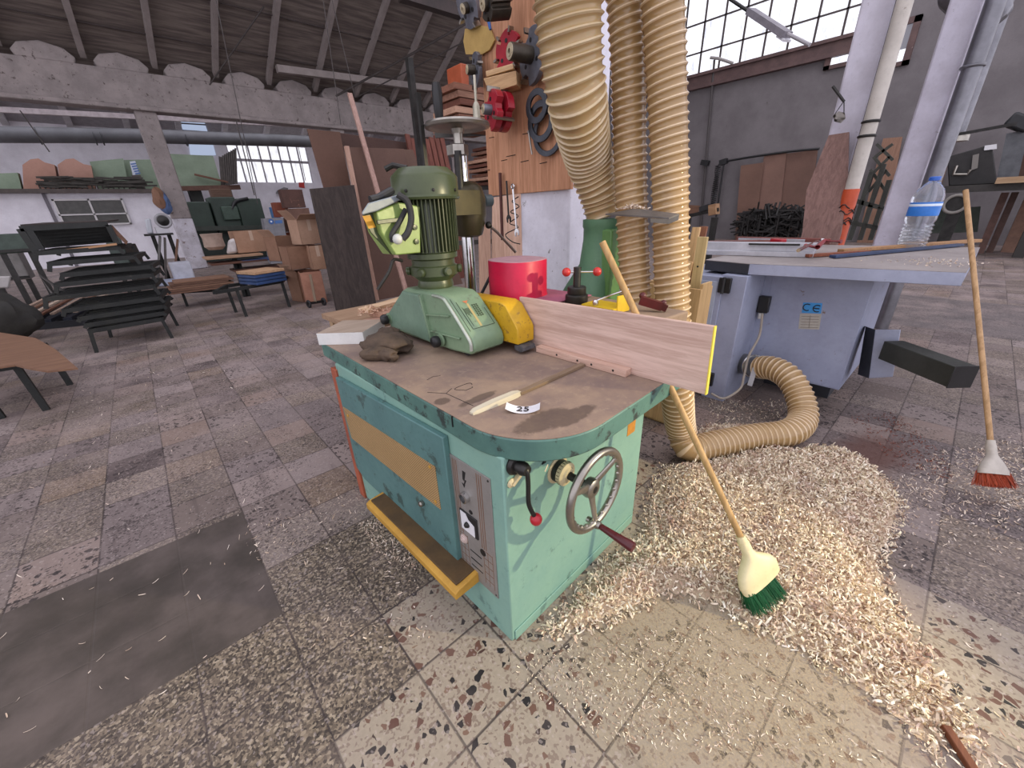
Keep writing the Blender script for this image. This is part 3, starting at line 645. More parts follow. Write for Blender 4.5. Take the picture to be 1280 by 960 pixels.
# ================================================================= power feeder
fd = thing('power_feeder', 'green power feeder with ribbed electric motor on a steel column over the table', 'power feeder', mw(.44, .95, .9015), MR)
pale_green = paint('#7e9678', '#6d866b', .38, scale=4, wear='#66705c', wearamt=.42)
moss = paint('#485235', '#3c462d', .3, scale=5, wear='#454b35', wearamt=.2)
lime = paint('#93ab62', '#849b55', .35, scale=5, wear='#5f6b45', wearamt=.2)
prof = [(1.27, .925), (1.275, .955), (1.25, 1.02), (1.09, 1.145), (1.04, 1.166), (.74, 1.166), (.70, 1.148), (.575, 1.03), (.548, .995), (.54, .965), (.548, .94), (.57, .925), (.70, .915), (1.05, .915)]
def side(u, pts): return mloc([(u, a, b_) for a, b_ in pts])
H_ = MB().loft([side(u, prof) for u in (.352, .535)]).build('housing', pale_green, fd, bev=.012, seg=3)
MB().loft([side(u, [(a, b_) for a, b_ in pr2]) for u, pr2 in ((.337, [(1.235, .945), (1.225, 1.02), (1.06, 1.145), (.915, 1.145), (.86, .93)]), (.352, [(1.24, .94), (1.23, 1.025), (1.065, 1.15), (.91, 1.15), (.855, .925)]))]).build('gear_cover', paint('#758f7a', '#667f6d', .42, scale=4, wear='#5b675a', wearamt=.45), H_, bev=.003)
rb = MB()
for (a, b_) in (((.845, .93), (.902, 1.15)), ): rb.bar(mw(.345, *a), mw(.345, *b_), .012, .02, up=MW.to_3x3() @ V((1, 0, 0)))
rb.bar(mw(.346, .87, 1.06), mw(.346, .69, 1.08), .008, .014, up=MW.to_3x3() @ V((1, 0, 0))); rb.bar(mw(.346, .85, .985), mw(.346, .625, .99), .008, .014, up=MW.to_3x3() @ V((1, 0, 0)))
rb.build('rib', pale_green, H_, bev=.002)
edge = MB().tube(bez([mw(.3455, .80, 1.158), mw(.3455, .73, 1.155), mw(.3455, .69, 1.13), mw(.3455, .58, 1.02), mw(.3455, .553, .985), mw(.3455, .552, .95)], 6), .0075, 8); edge.build('worn_edge', paint('#b9bdb4', '#9fae98', .35, .5), H_)
for (v_, z_) in ((.765, .957), (1.235, .985)):
    kn = MB().lathe([(.03, 0), (.03, .006), (.012, .01), (.012, .02)], mw(.34, v_, z_), MW.to_3x3() @ V((-1, 0, 0)), 18).build('knob_boss', pale_green, fd)
    MB().lathe([(.018, .0), (.026, .004), (.028, .018), (.024, .03), (.012, .036), (0, .037)], mw(.325, v_, z_), MW.to_3x3() @ V((-1, 0, 0)), 18).build('black_knob', black, kn)
# label on the sloping front
SL = lambda u, t, o=0: mw(u, .70-.125*t, 1.148-.118*t) + (MW.to_3x3() @ V((0, -.69, .73)))*o
lab = MB()
def ln(a, b_, w_=.0022): lab.bar(SL(a[0], a[1], .001), SL(b_[0], b_[1], .001), w_, .001, up=MW.to_3x3() @ V((0, -.69, .73)))
ln((.385, .12), (.385, .98)); ln((.385, .98), (.51, .98)); ln((.51, .98), (.51, .45)); ln((.398, .3), (.398, .9), .0014); ln((.365, 0), (.365, 1.02), .0022)
for k in range(5): ln((.402+.006*k, .35), (.402+.006*k, .52+.05*((k*7) % 3)), .0022)
lab.build('label_frame', paint('#3f4a34', '#333d2b', .6), H_, smooth=False)
UP = MW.to_3x3()
pr_ = MB(); rp_ = random.Random(6)
for k in range(3):
    t_ = .28
    while t_ < .66:
        w_ = rp_.uniform(.025, .05); pr_.bar(SL(.456+.012*k, t_, .0012), SL(.456+.012*k, t_+w_, .0012), .008, .0006, up=UP @ V((0, -.69, .73))); t_ += w_+.018
pr_.build('worn_print', paint('#34402b', None, .6), H_, smooth=False)
MB().prism([SL(.418, .13, .0008), SL(.448, .13, .0008), SL(.433, .22, .0008)], UP @ V((0, -.0004, .0004))).build('orange_triangle', paint('#b8704a', None, .6), H_, smooth=False)
MB().hexa([SL(.43, .22, 0), SL(.442, .22, 0), SL(.442, .95, 0), SL(.43, .95, 0), SL(.43, .22, .001), SL(.442, .22, .001), SL(.442, .95, .001), SL(.43, .95, .001)]).build('orange_stripe', paint('#a99a68', None, .6), H_, smooth=False)
# yellow guard and roller behind it
yg = [(1.0, .945), (1.0, 1.115), (.76, 1.12), (.57, 1.122), (.535, 1.11), (.468, 1.025), (.462, 1.01), (.462, .945)]
MB().loft([side(u, yg) for u in (.54, .645)]).build('yellow_guard', paint('#cfa420', '#bb911d', .4, scale=9, wear='#8d6a30', wearamt=.5), fd, bev=.004)
MB().loft([side(u, [(.49, .918), (.49, .938), (.46, .943), (.436, .936), (.432, .92), (.45, .912)]) for u in (.545, .622)]).build('roller_shoe', paint('#3f3e40', '#57575a', .55, scale=30), fd)
for v_ in (.63, .83, 1.08):
    MB().lathe([(.034, 0), (.04, .004), (.04, .13), (.034, .134)], mw(.375, v_, .9425), UP @ V((1, 0, 0)), 24).build('feed_roller', black_rub, fd)
# motor
A0 = mw(.468, .95, 1.166); AX = (0, 0, 1)
mo = MB().lathe([(.085, 0), (.088, .01), (.082, .035), (.10, .05), (.112, .06), (.112, .10), (.102, .105), (.102, .13), (.118, .138), (.118, .160), (.106, .165), (.106, .40), (.10, .41)], A0, AX, 40).build('motor_body', moss, fd)
for k in range(6):
    a = 2*PI*k/6+.5; p_ = A0+V((math.cos(a)*.112, math.sin(a)*.112, .08)); MB().lathe([(.017, 0), (.02, .004), (.02, .016), (.014, .022)], p_, (math.cos(a), math.sin(a), 0), 12).build('flange_screw', moss, mo)
fins = MB()
for k in range(44):
    a = 2*PI*k/44; d_ = V((math.cos(a), math.sin(a), 0)); fins.bar(A0+d_*.102+V((0, 0, .168)), A0+d_*.102+V((0, 0, .40)), .0045, .055, up=d_)
fins.build('cooling_fins', paint('#4a5236', '#3d452c', .4, scale=6), mo, smooth=False)
MB().lathe([(.13, .385), (.148, .386), (.152, .395), (.148, .402), (.148, .405), (.146, .475), (.140, .485), (.108, .512), (.04, .515), (0, .515)], A0, AX, 44).build('fan_cover', moss, mo)
for a in (3.6, 4.4, 5.2): d_ = V((math.cos(a), math.sin(a), 0)); MB().lathe([(.007, 0), (.006, .004), (0, .005)], A0+d_*.148+V((0, 0, .42)), d_, 10).build('cover_screw', steel_dk, mo)
MB().tube([A0+V((-.05, .05, .515)), A0+V((-.09, .1, .53)), A0+V((-.12, .12, .515))], .012, 8).build('loose_knob', steel_dk, mo)
# terminal box
vb = .87
def vp(px, py, v):   # pixel on the plane v of the machine's own frame
    r = UP.inverted() @ ray(px, py); e = MW.inverted() @ EYE; t = (v-e.y)/r.y; return mw(*(e+r*t))
BX = [(470, 265), (499, 253), (525, 258), (526, 316), (495, 319), (477, 291)]
f0 = [vp(px, py, vb) for px, py in BX]; ext = UP @ V((-.05, .15, -.01)); ext2 = UP @ V((0, .12, 0))
tbx = MB().loft([f0, [p_+ext2 for i, p_ in enumerate(f0)]]).build('terminal_box', lime, fd, bev=.005)
F1 = [(453, 269), (470, 265), (478, 292), (495, 319), (488, 318), (463, 291)]
MB().loft([[vp(px, py, vb+.03) for px, py in F1], [vp(px, py, vb+.13) for px, py in F1]]).build('box_cheek', moss, tbx, bev=.004)
F2 = [(452, 266), (460, 254), (499, 243), (503, 249), (471, 264), (453, 269)]
MB().loft([[vp(px, py, vb-.012) for px, py in F2], [vp(px, py, vb+.14) for px, py in F2]]).build('box_lid', paint('#8f979c', '#7c858b', .4, scale=6), tbx, bev=.004)
MB().prism([vp(px, py, vb+.0285) for px, py in ((453, 270), (463, 269), (470, 284), (461, 286))], UP @ V((0, .001, 0))).build('yellow_sticker', paint('#e0a429', '#cf9626', .5), tbx)
gk = MB().tube([vp(463, 250, vb+.05), vp(474, 247, vb+.05), vp(490, 238, vb+.06)], .016, 10).build('cable_gland', black, tbx)
MB().tube(bez([vp(497, 243, vb-.03), vp(509, 252, vb-.05), vp(514, 272, vb-.055), vp(510, 290, vb-.055), vp(503, 299, vb-.045)], 8), .0135, 10).build('motor_cable', black_rub, tbx)
MB().tube(bez([vp(507, 262, vb-.015), vp(499, 278, vb-.02), vp(490, 293, vb-.02), vp(491, 302, vb-.015)], 8), .011, 8).build('motor_cable', black_rub, tbx)
MB().ball(vp(497, 299, vb-.04), .021).build('white_gland', paint('#d3d5d0', '#c2c4bf', .4), tbx)
MB().bar(vp(471, 278, vb-.012), vp(503, 274, vb-.012), .014, .016).build('clamp_rail', moss, tbx, bev=.002)
for px, py in ((518, 284), (520, 302)): MB().lathe([(.012, 0), (.011, .008), (0, .009)], vp(px, py, vb-.002), UP @ V((0, -1, 0)), 14).build('box_screw', moss, tbx)
# bent rod hanging off the left of the motor
MB().tube(bez([vp(503, 326, .92), vp(492, 325, .92), vp(486, 340, .92), vp(472, 362, .92)], 6), .007, 8).build('locking_rod', steel_dk, fd)
# column, clamp, spindle and handwheel
CX, CV = .885, 1.2
cc = lambda z_: mw(CX, CV, z_)
MB().lathe([(.09, 0), (.09, .03), (.06, .05), (.042, .06)], cc(.9015), n=26).build('column_foot', steel_dk, fd)
MB().cyl(cc(.95), cc(1.80), .036, n=26).build('column', chrome, fd)
iron = paint('#4a432e', '#322d20', .35, .35, scale=5, wear='#2a2721', wearamt=.25)
cl = MB().lathe([(.05, 1.36), (.075, 1.37), (.085, 1.40), (.105, 1.48), (.105, 1.56), (.085, 1.62), (.055, 1.645), (.04, 1.65)], mw(CX+.02, CV, 0), n=26); cl.hexa([mw(.62, 1.08, 1.48), mw(.9, 1.08, 1.48), mw(.9, 1.24, 1.48), mw(.62, 1.24, 1.48), mw(.62, 1.08, 1.60), mw(.9, 1.08, 1.60), mw(.9, 1.24, 1.60), mw(.62, 1.24, 1.60)])
cl = cl.build('clamp_block', iron, fd)
MB().cyl(mw(.62, 1.05, 1.30), mw(.62, 1.05, 1.60), .05, n=18).build('arm_stub', iron, fd)
MB().lathe([(.02, 0), (.033, .01), (.033, .06), (.02, .07)], mw(1.0, 1.18, 1.55), UP @ V((1, -.1, 0)), 16).build('side_knob', paint('#5f6d70', '#4c585b', .4), cl)
MB().tube([mw(.985, 1.12, 1.42), mw(1.03, 1.1, 1.38), mw(1.13, 1.05, 1.26)], .008, 8).build('clamp_lever', steel, cl)
MB().ball(mw(.985, 1.12, 1.42), .02).build('lever_ball', steel_dk, cl)
MB().cyl(mw(CX-.045, CV-.03, 1.60), mw(CX-.045, CV-.03, 1.79), .022, n=14).build('screw_spindle', steel_dk, fd)
MB().lathe([(.05, 0), (.058, .004), (.058, .05), (.05, .054)], mw(CX-.02, CV, 1.77), n=6).build('collar', steel, fd)
hwz = 1.895
h2 = MB().lathe([(.0, -.02), (.03, -.02), (.035, 0), (.12, .012), (.15, .0), (.168, .004), (.172, .016), (.165, .026), (.15, .026), (.12, .024), (.035, .02), (.03, .03), (0, .03)], mw(CX-.01, CV, hwz), n=48).build('top_handwheel', steel, fd)
MB().cyl(mw(CX-.01, CV, 1.80), mw(CX-.01, CV, 1.89), .026, n=18).build('hub_neck', steel, fd)
MB().lathe([(.016, 0), (.021, .01), (.026, .11), (.02, .15), (0, .152)], mw(CX-.135, CV-.02, hwz+.026), n=18).build('crank_handle', black, h2)
MB().lathe([(.016, 0), (.019, .02), (.019, .07), (.012, .085), (.007, .09), (.007, .20), (0, .201)], mw(CX+.06, CV-.08, hwz+.024), n=16).build('crank_pin', paint('#c4bfae', '#a9a493', .3, .4), h2)
MB().bar(mw(CX-.165, CV+.1, 1.45), mw(CX-.165, CV+.1, 2.05), .02, .02).build('depth_rod', steel_dk, fd)
MB().hexa([mw(.55, 1.0, .9015), mw(1.0, 1.05, .9015), mw(1.0, 1.28, .9015), mw(.55, 1.28, .9015), mw(.57, 1.02, .99), mw(.98, 1.07, .99), mw(.98, 1.26, .99), mw(.57, 1.26, .99)]).build('base_casting', steel_dk, fd, bev=.01)

# crate of offcuts standing behind the moulder
ply = wood('#b79b7a', '#a38768', 'z', .7)
ob = thing('offcut_table', 'rough wooden trestle heaped with pinkish board offcuts behind the green feeder', 'trestle', mw(.62, 1.78, 0), MR)
MB().hexa(mloc([(.28, 1.46, .86), (1.0, 1.46, .86), (1.0, 2.1, .86), (.28, 2.1, .86), (.28, 1.46, .893), (1.0, 1.46, .893), (1.0, 2.1, .893), (.28, 2.1, .893)])).build('top_board', wood('#a58a70', '#8f7259', 'x'), ob)
for u, v in ((.34, 1.52), (.94, 1.52), (.34, 2.04), (.94, 2.04)): MB().bar(mw(u, v, 0), mw(u, v, .86), .06, .06).build('leg', ply, ob)
pk = [wood('#c3a08d', '#a98370', 'x', .65), wood('#b8937d', '#9c7763', 'x', .65), wood('#d0b494', '#b89a78', 'x', .65), wood('#96705c', '#7d5a49', 'x', .65)]
spec = [('pinkish board offcut lowest on the trestle behind the feeder', (.30, 1.5), (.82, 1.62), .03, .13, .894), ('broad pinkish plank offcut lying flat behind the white block', (.42, 1.55), (.98, 1.72), .03, .14, .925), ('narrow pale plank offcut on top of the pinkish boards behind the feeder', (.36, 1.60), (.75, 1.72), .025, .09, .956), ('thick pale wooden wedge standing against the motor side', (.80, 1.56), (.92, 1.60), .10, .10, .956)]
for i_, (lb, a, b_, h_, wd, z_) in enumerate(spec):
    tag(MB().bar(mw(*a, z_+h_/2), mw(*b_, z_+h_/2), wd, h_).build('board_offcut', pk[i_], bev=.003), lb, 'offcut', 'board offcuts behind the feeder')
# cable on the rear of the table
tag(MB().tube(bez([mw(1.0, 1.25, 1.0), mw(1.05, 1.15, 1.18), mw(.98, 1.05, 1.20), mw(.9, 1.02, 1.15)], 8), .01, 8).build('feeder_cable', black_rub), 'black cable looping beside the feeder column above the red hood', 'cable')
# ================================================================= post with tool board and hoses
white_post = paint('#e6e5f0', '#d2d0da', .85, scale=4, wear='#85807c', wearamt=.3)
XC = 2.2
ya_, yb__ = at(712, 238, x=XC).y, at(650, 243, x=XC).y
struct(MB().span((XC, ya_, 0), (XC+.38, yb__, 5.6)).build('concrete_post', white_post, bev=.015))
XB = 2.165
tb_ = thing('tool_board', 'broad reddish plywood board screwed to the white post and hung with cutter heads', 'tool board', (XB, 2.2, 1.6))
br_, bl_ = at(711, 236.5, x=XB), at(611, 247, x=XB)
MB().hexa([V((XB, br_.y-.012, br_.z)), V((XB+.03, br_.y-.012, br_.z)), V((XB+.03, bl_.y, br_.z-.005)), V((XB, bl_.y, br_.z-.005)), V((XB, br_.y-.012, 3.3)), V((XB+.03, br_.y-.012, 3.3)), V((XB+.03, bl_.y-.01, 3.3)), V((XB, bl_.y-.01, 3.3))]).build('plywood_panel', wood('#cf9a78', '#ae7c5c', 'z', .6, .9), tb_, bev=.003)
rnd = random.Random(5)
for (px, py, dx, dz) in ((595, 152, .02, .07), (617, 171, .01, .08), (645, 193, -.05, .05), (612, 212, .01, .06), (661, 200, -.03, .04), (684, 202, -.02, .04), (634, 199, -.01, .04), (660, 166, .0, .05)):
    p_ = at(px, py, x=XB); MB().cyl(p_+V((.01, 0, 0)), p_+V((-.05, dx*-1, -.012)), .0028, n=6).build('nail', steel_dk, tb_)
cut_grey = paint('#7d7f88', '#63656d', .38, .6, scale=9, wear='#3d3a38', wearamt=.2)
cut_red = paint('#a51a2c', '#8d1526', .35, scale=8, wear='#4b1a1d', wearamt=.18)
tool_dk = paint('#4b443a', '#37322c', .4, .5, scale=9)
def px_r(px, x=XB): return px*(x*.6+1.4)/FPX
def notched(o, r, th, axis, n=6, notch=.32, gap=.22, ph=0, hole=.2):
    """disc-shaped cutter body with gullets"""
    a, b, d_ = frame(axis); o = V(o); pts = []
    N = n*12
    for k in range(N):
        t = 2*PI*k/N+ph; f = (k % 12)/12
        rr = r*(1-notch) if f < gap else r*(1-.14*(f-gap))
        pts.append(o+a*math.cos(t)*rr+b*math.sin(t)*rr)
    return pts, d_*th
def cutter(name, label, px, py, r, th, mat_, n, x0, hub=None, hubl=.05, tilt=(0, 0), ph=0, bit=True, grp='cutter heads on the tool board', discs=1, hubmat=None):
    c = at(px, py, x=x0); ax = V((-1, tilt[0], tilt[1])).normalized()
    t_ = thing(name, label, 'cutter head', c, 0, grp)
    for q in range(discs):
        pts, ex = notched(c+ax*(q*th*1.6), r, th, ax, n, ph=ph+q*.5)
        MB().prism(pts, ex).build('cutter_body', mat_, t_, bev=.002)
    a, b, d_ = frame(ax)
    if bit:
        for k in range(n):
            tt = 2*PI*k/n+ph; q = c+(a*math.cos(tt)+b*math.sin(tt))*r*.93
            MB().bar(q-ax*.002, q+ax*(th*1.6*discs), .012, .03, up=(a*math.cos(tt)+b*math.sin(tt))).build('knife', steel, t_)
    for k in range(3):
        tt = 2*PI*k/3+.6; q = c+(a*math.cos(tt)+b*math.sin(tt))*r*.5+ax*(th*1.6*(discs-1)+th)
        MB().lathe([(.012, 0), (.012, .003), (0, .0032)], q, ax, 12).build('socket_hole', black, t_)
    if hub:
        e = c+ax*(th*1.6*(discs-1)+th)
        MB().lathe([(hub, -.02), (hub, hubl), (hub*.92, hubl+.004)], e, ax, 22).build('hub', hubmat or tool_dk, t_)
        MB().lathe([(hub*.9, 0), (hub*.9, .003), (hub*.55, .003), (hub*.55, .006), (hub*.3, .006), (hub*.3, -.0)], e+ax*(hubl+.004), ax, 22).build('hub_end', paint('#cfc3a6', '#b3a78c', .4, .3), t_)
    return t_
cutter('cutter_head', 'grey cutter head with slotted plates at the top left of the tool board', 588, 8, .115, .03, cut_grey, 4, XB-.06, .03, .03, (.1, -.4), .4)
cutter('cutter_head', 'stubby dark cylinder cutter at the top middle of the tool board', 632, 3, .085, .13, tool_dk, 5, XB-.13, .035, .02, (.25, -.2), .1, bit=False)
cutter('cutter_head', 'grey cutter head with short hub overlapping the tan template', 597, 88, .105, .022, cut_grey, 3, XB-.05, .03, .05, (.35, 0), 1.2, discs=1)
cutter('cutter_head', 'flat red toothed cutter disc above the wooden block', 637, 66, .12, .022, cut_red, 6, XB-.025, None, 0, (0, 0), .2)
cutter('cutter_head', 'silver cutter head with a long brown hub pointing out beside the hose', 669, 70, .15, .03, cut_grey, 3, XB-.04, .045, .14, (.25, .03), .9)
cutter('cutter_head', 'red cutter head with grey curved knives below the wooden block', 634, 140, .12, .045, cut_red, 3, XB-.09, .03, .05, (.3, .05), .5, discs=2, hubmat=cut_grey)
# ---- tan template, wooden block, rings, blue handle, hanging bolt, wrenches
pts = [(581, 36), (597, 31), (612, 34), (618, 50), (612, 62), (603, 68), (582, 68), (579, 52)]
tag(MB().prism([at(px, py, x=XB-.02) for px, py in pts], (.012, 0, 0)).build('paper_template', paint('#b99a5a', '#a88a4e', .75), bev=.002), 'tan rounded cardboard template hanging near the top left of the tool board', 'template')
bk = MB(); bk.hexa([at(px, py, x=XB-.03) for px, py in ((610, 103), (650, 92), (652, 112), (618, 121))]+[at(px, py, x=XB-.14) for px, py in ((604, 98), (645, 88), (646, 106), (612, 117))])
tag(bk.build('notched_block', wood('#d2ae82', '#b8936a', 'y', .6, 1.3), bev=.004), 'pale notched wooden block hanging between the red cutters', 'block')
bk2 = MB(); bk2.hexa([at(px, py, x=XB-.035) for px, py in ((608, 92), (643, 82), (645, 90), (610, 101))]+[at(px, py, x=XB-.12) for px, py in ((607, 89), (641, 79), (642, 86), (608, 96))])
tag(bk2.build('wooden_block', wood('#d8b68b', '#bf9a70', 'y', .6, 1.3), bev=.004), 'narrow pale wooden strip lying on the notched block of the tool board', 'block')
rgm = paint('#4e5157', '#3a3c41', .32, .8, scale=8)
for i_, (px, py, R__, r_, dx, lb) in enumerate(((672, 133, .075, .018, .05, 'small thick dark steel ring hanging on the tool board, nearest of three'), (677, 152, .095, .019, .03, 'middle sized dark steel ring hanging behind the small ring on the tool board'), (686, 166, .115, .016, .02, 'large flat grey steel ring half hidden behind the thick hose'))):
    c = at(px, py, x=XB-dx); m_ = MB(); a, b, d_ = V((0, 1, 0)), V((0, 0, 1)), V((-1, 0, 0)); rr = []
    for k in range(36):
        t = 2*PI*k/36; e = a*math.cos(t)+b*math.sin(t); rr.append([c+e*(R__-r_), c+e*(R__+r_), c+e*(R__+r_)+d_*.014, c+e*(R__-r_)+d_*.014])
    m_.loft(rr, closed=True); tag(m_.build('spacer_ring', rgm, bev=.002), lb, 'ring', 'steel rings on the tool board')
tag(MB().tube([at(608, 5, x=XB-.06), at(610, 22, x=XB-.06), at(613, 37, x=XB-.06)], [.012, .012, .009], 10).build('hanging_marker', paint('#2d63a8', '#2556946', .4) if False else paint('#2d63a8', '#255694', .4)), 'slim blue tool handle hanging at the top of the tool board', 'tool')
kb = thing('hanging_bolt', 'thin steel bolt hanging on a nail below the red cutter', 'bolt', at(665, 195, x=XB-.03))
MB().cyl(at(661, 166, x=XB-.035), at(665, 193, x=XB-.035), .006, n=8).build('shank', steel, kb); MB().lathe([(.011, 0), (.011, .012), (0, .013)], at(661, 166, x=XB-.035), (0, 0, 1), 6).build('bolt_head', steel, kb)
XW = XB-.02
def wrench(label, top, bot, mat_, ring=True):
    t_ = thing('hanging_wrench', label, 'wrench', at(*bot, x=XW), 0, 'wrenches under the tool board'); a, b = at(*top, x=XW), at(*bot, x=XW); ax = (b-a).normalized(); sd = V((1, 0, 0)).cross(ax)
    MB().bar(a+ax*.01, b-ax*.02, .016, .007, up=(1, 0, 0), w1=.013).build('shank', mat_, t_, bev=.002)
    if ring: MB().torus(a, (1, 0, 0), .014, .006, 18, 8).build('ring_end', mat_, t_)
    j = [b-ax*.03-sd*.008, b-ax*.012-sd*.024, b+ax*.018-sd*.022, b+ax*.02-sd*.012, b-ax*.002-sd*.009, b-ax*.006+sd*.002, b+ax*.004+sd*.011, b+ax*.026+sd*.01, b+ax*.022+sd*.02, b-ax*.008+sd*.024, b-ax*.03+sd*.01]
    MB().prism([q-V((.004, 0, 0)) for q in j], (.008, 0, 0)).build('jaw', mat_, t_, bev=.001)
wrench('black open ended wrench hanging left of the chrome one', (633, 224), (636, 274), steel_dk, False)
wrench('chrome combination wrench hanging against the white post', (641, 233), (646, 291), chrome)
tag(MB().tube([at(625, 216, x=XB-.03), at(628, 300, x=XB-.03)], .012, 10).build('hanging_bar', paint('#5a3029', '#4b2722', .6), bev=0), 'brownish red iron bar hanging left of the wrenches', 'bar')
sp_ = MB().tube(bez([at(px, py, x=XB+.02) for px, py in ((648, 246), (640, 252), (649, 258), (638, 265), (648, 270), (637, 279), (648, 284), (632, 293), (640, 302), (650, 305))], 4), .004, 6)
tag(sp_.build('hanging_wire_hook', steel_dk), 'zigzag dark wire hook hanging behind the wrenches', 'wire')

# ---------------------------------------------------------------- suction hoses
hose_a = NT('hose_wall'); hose_a.set(lin('#a3865c'), .12, 0, Transmission_Weight=.0, Subsurface_Weight=.25, Subsurface_Scale=.05)
hose_a.b.inputs['Subsurface Radius'].default_value = (1, .75, .4); hose_wall = hose_a.m
hose_rib = paint('#d6bf9e', '#cab18e', .14, scale=5)
hose_a2 = NT('hose_wall_dusty'); hose_a2.set(lin('#ad9268'), .2, 0, Subsurface_Weight=.2, Subsurface_Scale=.05); hose_wall2 = hose_a2.m
hose_rib2 = paint('#d3c09f', '#c3ae8b', .2, scale=5)
def hose(path, R, pitch, mats, label, name='suction_hose', n=28, m=7, amp=.085, taper=None):
    P = [V(p) for p in path]; L = [0]
    for i in range(1, len(P)): L.append(L[-1]+(P[i]-P[i-1]).length)
    tot = L[-1]; N = int(tot/pitch*m)
    # parallel-transport frames along the path
    fr_ = []; a = None
    for i in range(len(P)):
        t = (P[min(i+1, len(P)-1)]-P[max(i-1, 0)]).normalized()
        a = frame(t)[0] if a is None else (a-t*a.dot(t)).normalized(); fr_.append((t, a, t.cross(a)))
    def samp(s):
        s = min(max(s, 0), tot); i = 0
        lo, hi = 0, len(L)-1
        while hi-lo > 1:
            mid = (lo+hi)//2
            if L[mid] <= s: lo = mid
            else: hi = mid
        f = (s-L[lo])/max(L[lo+1]-L[lo], 1e-9); p = P[lo].lerp(P[lo+1], f)
        a_ = fr_[lo][1].lerp(fr_[lo+1][1], f).normalized(); b_ = fr_[lo][2].lerp(fr_[lo+1][2], f).normalized(); return p, a_, b_
    mb = MB()
    for k in range(N+m+1):
        ph = (k % m)/m
        for j in range(n):
            s = (k-m)/m*pitch+j/n*pitch
            p, a_, b_ = samp(s)
            rr = (R if taper is None else R*taper(s/tot))*(1+amp*(max(0, math.cos(2*PI*ph))**1.5)-amp*.25*(1-math.cos(2*PI*ph))*.5)
            t = 2*PI*j/n; mb.v.append(p+(a_*math.cos(t)+b_*math.sin(t))*rr)
    for k in range(N+m):
        ph = (k % m)
        mb.cur = 1 if ph in (0, m-1) else 0
        for j in range(n-1):
            mb.f.append((k*n+j, k*n+j+1, (k+1)*n+j+1, (k+1)*n+j)); mb.mi.append(mb.cur)
        if k >= m:
            mb.f.append((k*n+n-1-m*n+0*n, (k)*n, (k+1)*n, (k+1)*n+n-1-m*n)); mb.mi.append(mb.cur)
    o = mb.build(name, mats, angle=1.2); return tag(o, label, 'hose', 'ribbed suction hoses')
def pd(*q): return at(q[0], q[1], d=q[2])
h1 = bez([pd(700, -150, 1.30), pd(708, -40, 1.50), pd(713, 60, 1.64), pd(722, 130, 1.78), pd(735, 195, 2.07), pd(750, 240, 2.21), pd(756, 268, 2.27)], 14)
hose(h1, .132, .037, [hose_wall2, hose_rib2], 'thickest pale ribbed hose curving down into the green duct', taper=lambda t: 1.06-.24*t)
h2_ = bez([pd(768, -150, 1.60), pd(779, -40, 1.68), pd(785, 60, 1.79), pd(786.5, 160, 1.92), pd(789.5, 260, 2.04), pd(793, 340, 2.13), pd(797, 420, 2.22), pd(806, 500, 2.44)], 12)
hose(h2_, .079, .036, [hose_wall, hose_rib], 'middle of the three upright amber ribbed hoses, hanging straight behind the fence board')
fl = lambda px, py, z=.09: at(px, py, z=z)
p_end = at(938, 457, x=3.36)
h3 = bez([pd(822, -150, 1.45), pd(827, -40, 1.55), pd(831, 60, 1.67), pd(835.5, 160, 1.79), pd(838, 260, 1.91), pd(839, 340, 2.0), pd(842, 420, 2.10), pd(846, 490, 2.22), fl(851, 535, .22), fl(862, 560, .10), fl(893, 556, .09), fl(940, 547, .09), fl(985, 541, .10), fl(1003, 525, .12), at(1001, 500, x=3.12), at(988, 474, x=3.2), at(968, 461, x=3.27), at(950, 459, x=3.33)], 12)
hose(h3, .083, .036, [hose_wall, hose_rib], 'rightmost upright ribbed hose that reaches the floor and runs to the grey saw')
hz = thing('hose_coupling', 'silver pipe coupling between the floor hose and the grey saw', 'coupling', at(940, 470, x=3.36))
a_, b_ = at(953, 460, x=3.32), at(922, 453, x=3.5)
MB().cyl(a_, b_, .085, n=22).build('pipe', steel, hz); MB().torus(a_.lerp(b_, .35), b_-a_, .088, .008).build('clamp_band', chrome, hz)
MB().bar(at(944, 460, x=3.25), at(937, 482, x=3.25), .035, .006, up=(1, 0, 0)).build('white_bracket', paint('#c9cbd0', '#b5b7bd', .5), hz)
tag(MB().tube(bez([at(953, 392, x=3.4), at(949, 420, x=3.4), at(936, 445, x=3.3), at(930, 470, x=3.25), at(925, 486, x=3.2), at(905, 498, x=3.1), at(889, 492, x=3.05)], 8), .009, 8).build('power_cable', paint('#a59c90', '#958c80', .6)), 'grey power cable looping from the saw switch to the floor', 'cable')

# ---------------------------------------------------------------- green dust duct
dg = thing('dust_duct', 'green cast dust outlet under the thickest hose behind the clamp screw', 'duct', (1.86, 1.32, .9))
gmat = paint('#5d8564', '#4b7258', .5, scale=4, wear='#86a58c', wearamt=.22)
D0 = at(756, 272, d=2.27)
MB().loft([[D0+V((math.cos(t)*r_*sx, math.sin(t)*r_, 0))+V((ox, oy, zz-D0.z)) for t in [2*PI*k/28 for k in range(28)]] for r_, sx, ox, oy, zz in ((.16, 1.1, -.10, .06, .95), (.15, 1.1, -.05, .04, 1.05), (.128, 1, 0, .01, 1.18), (.118, 1, 0, 0, 1.32), (.118, 1, 0, 0, 1.38), (.124, 1, 0, 0, 1.39), (.124, 1, 0, 0, 1.43), (.10, 1, 0, 0, 1.432))]).build('outlet_pipe', gmat, dg)
MB().span((D0.x-.10, D0.y-.125, .93), (D0.x+.02, D0.y-.02, 1.38)).build('side_box', paint('#5f8a4d', '#547c45', .5, scale=4), dg, bev=.01)
gt = thing('blast_gate', 'grey sheet metal slide gate sticking out between the hoses', 'gate plate', pd(800, 272, 1.9))
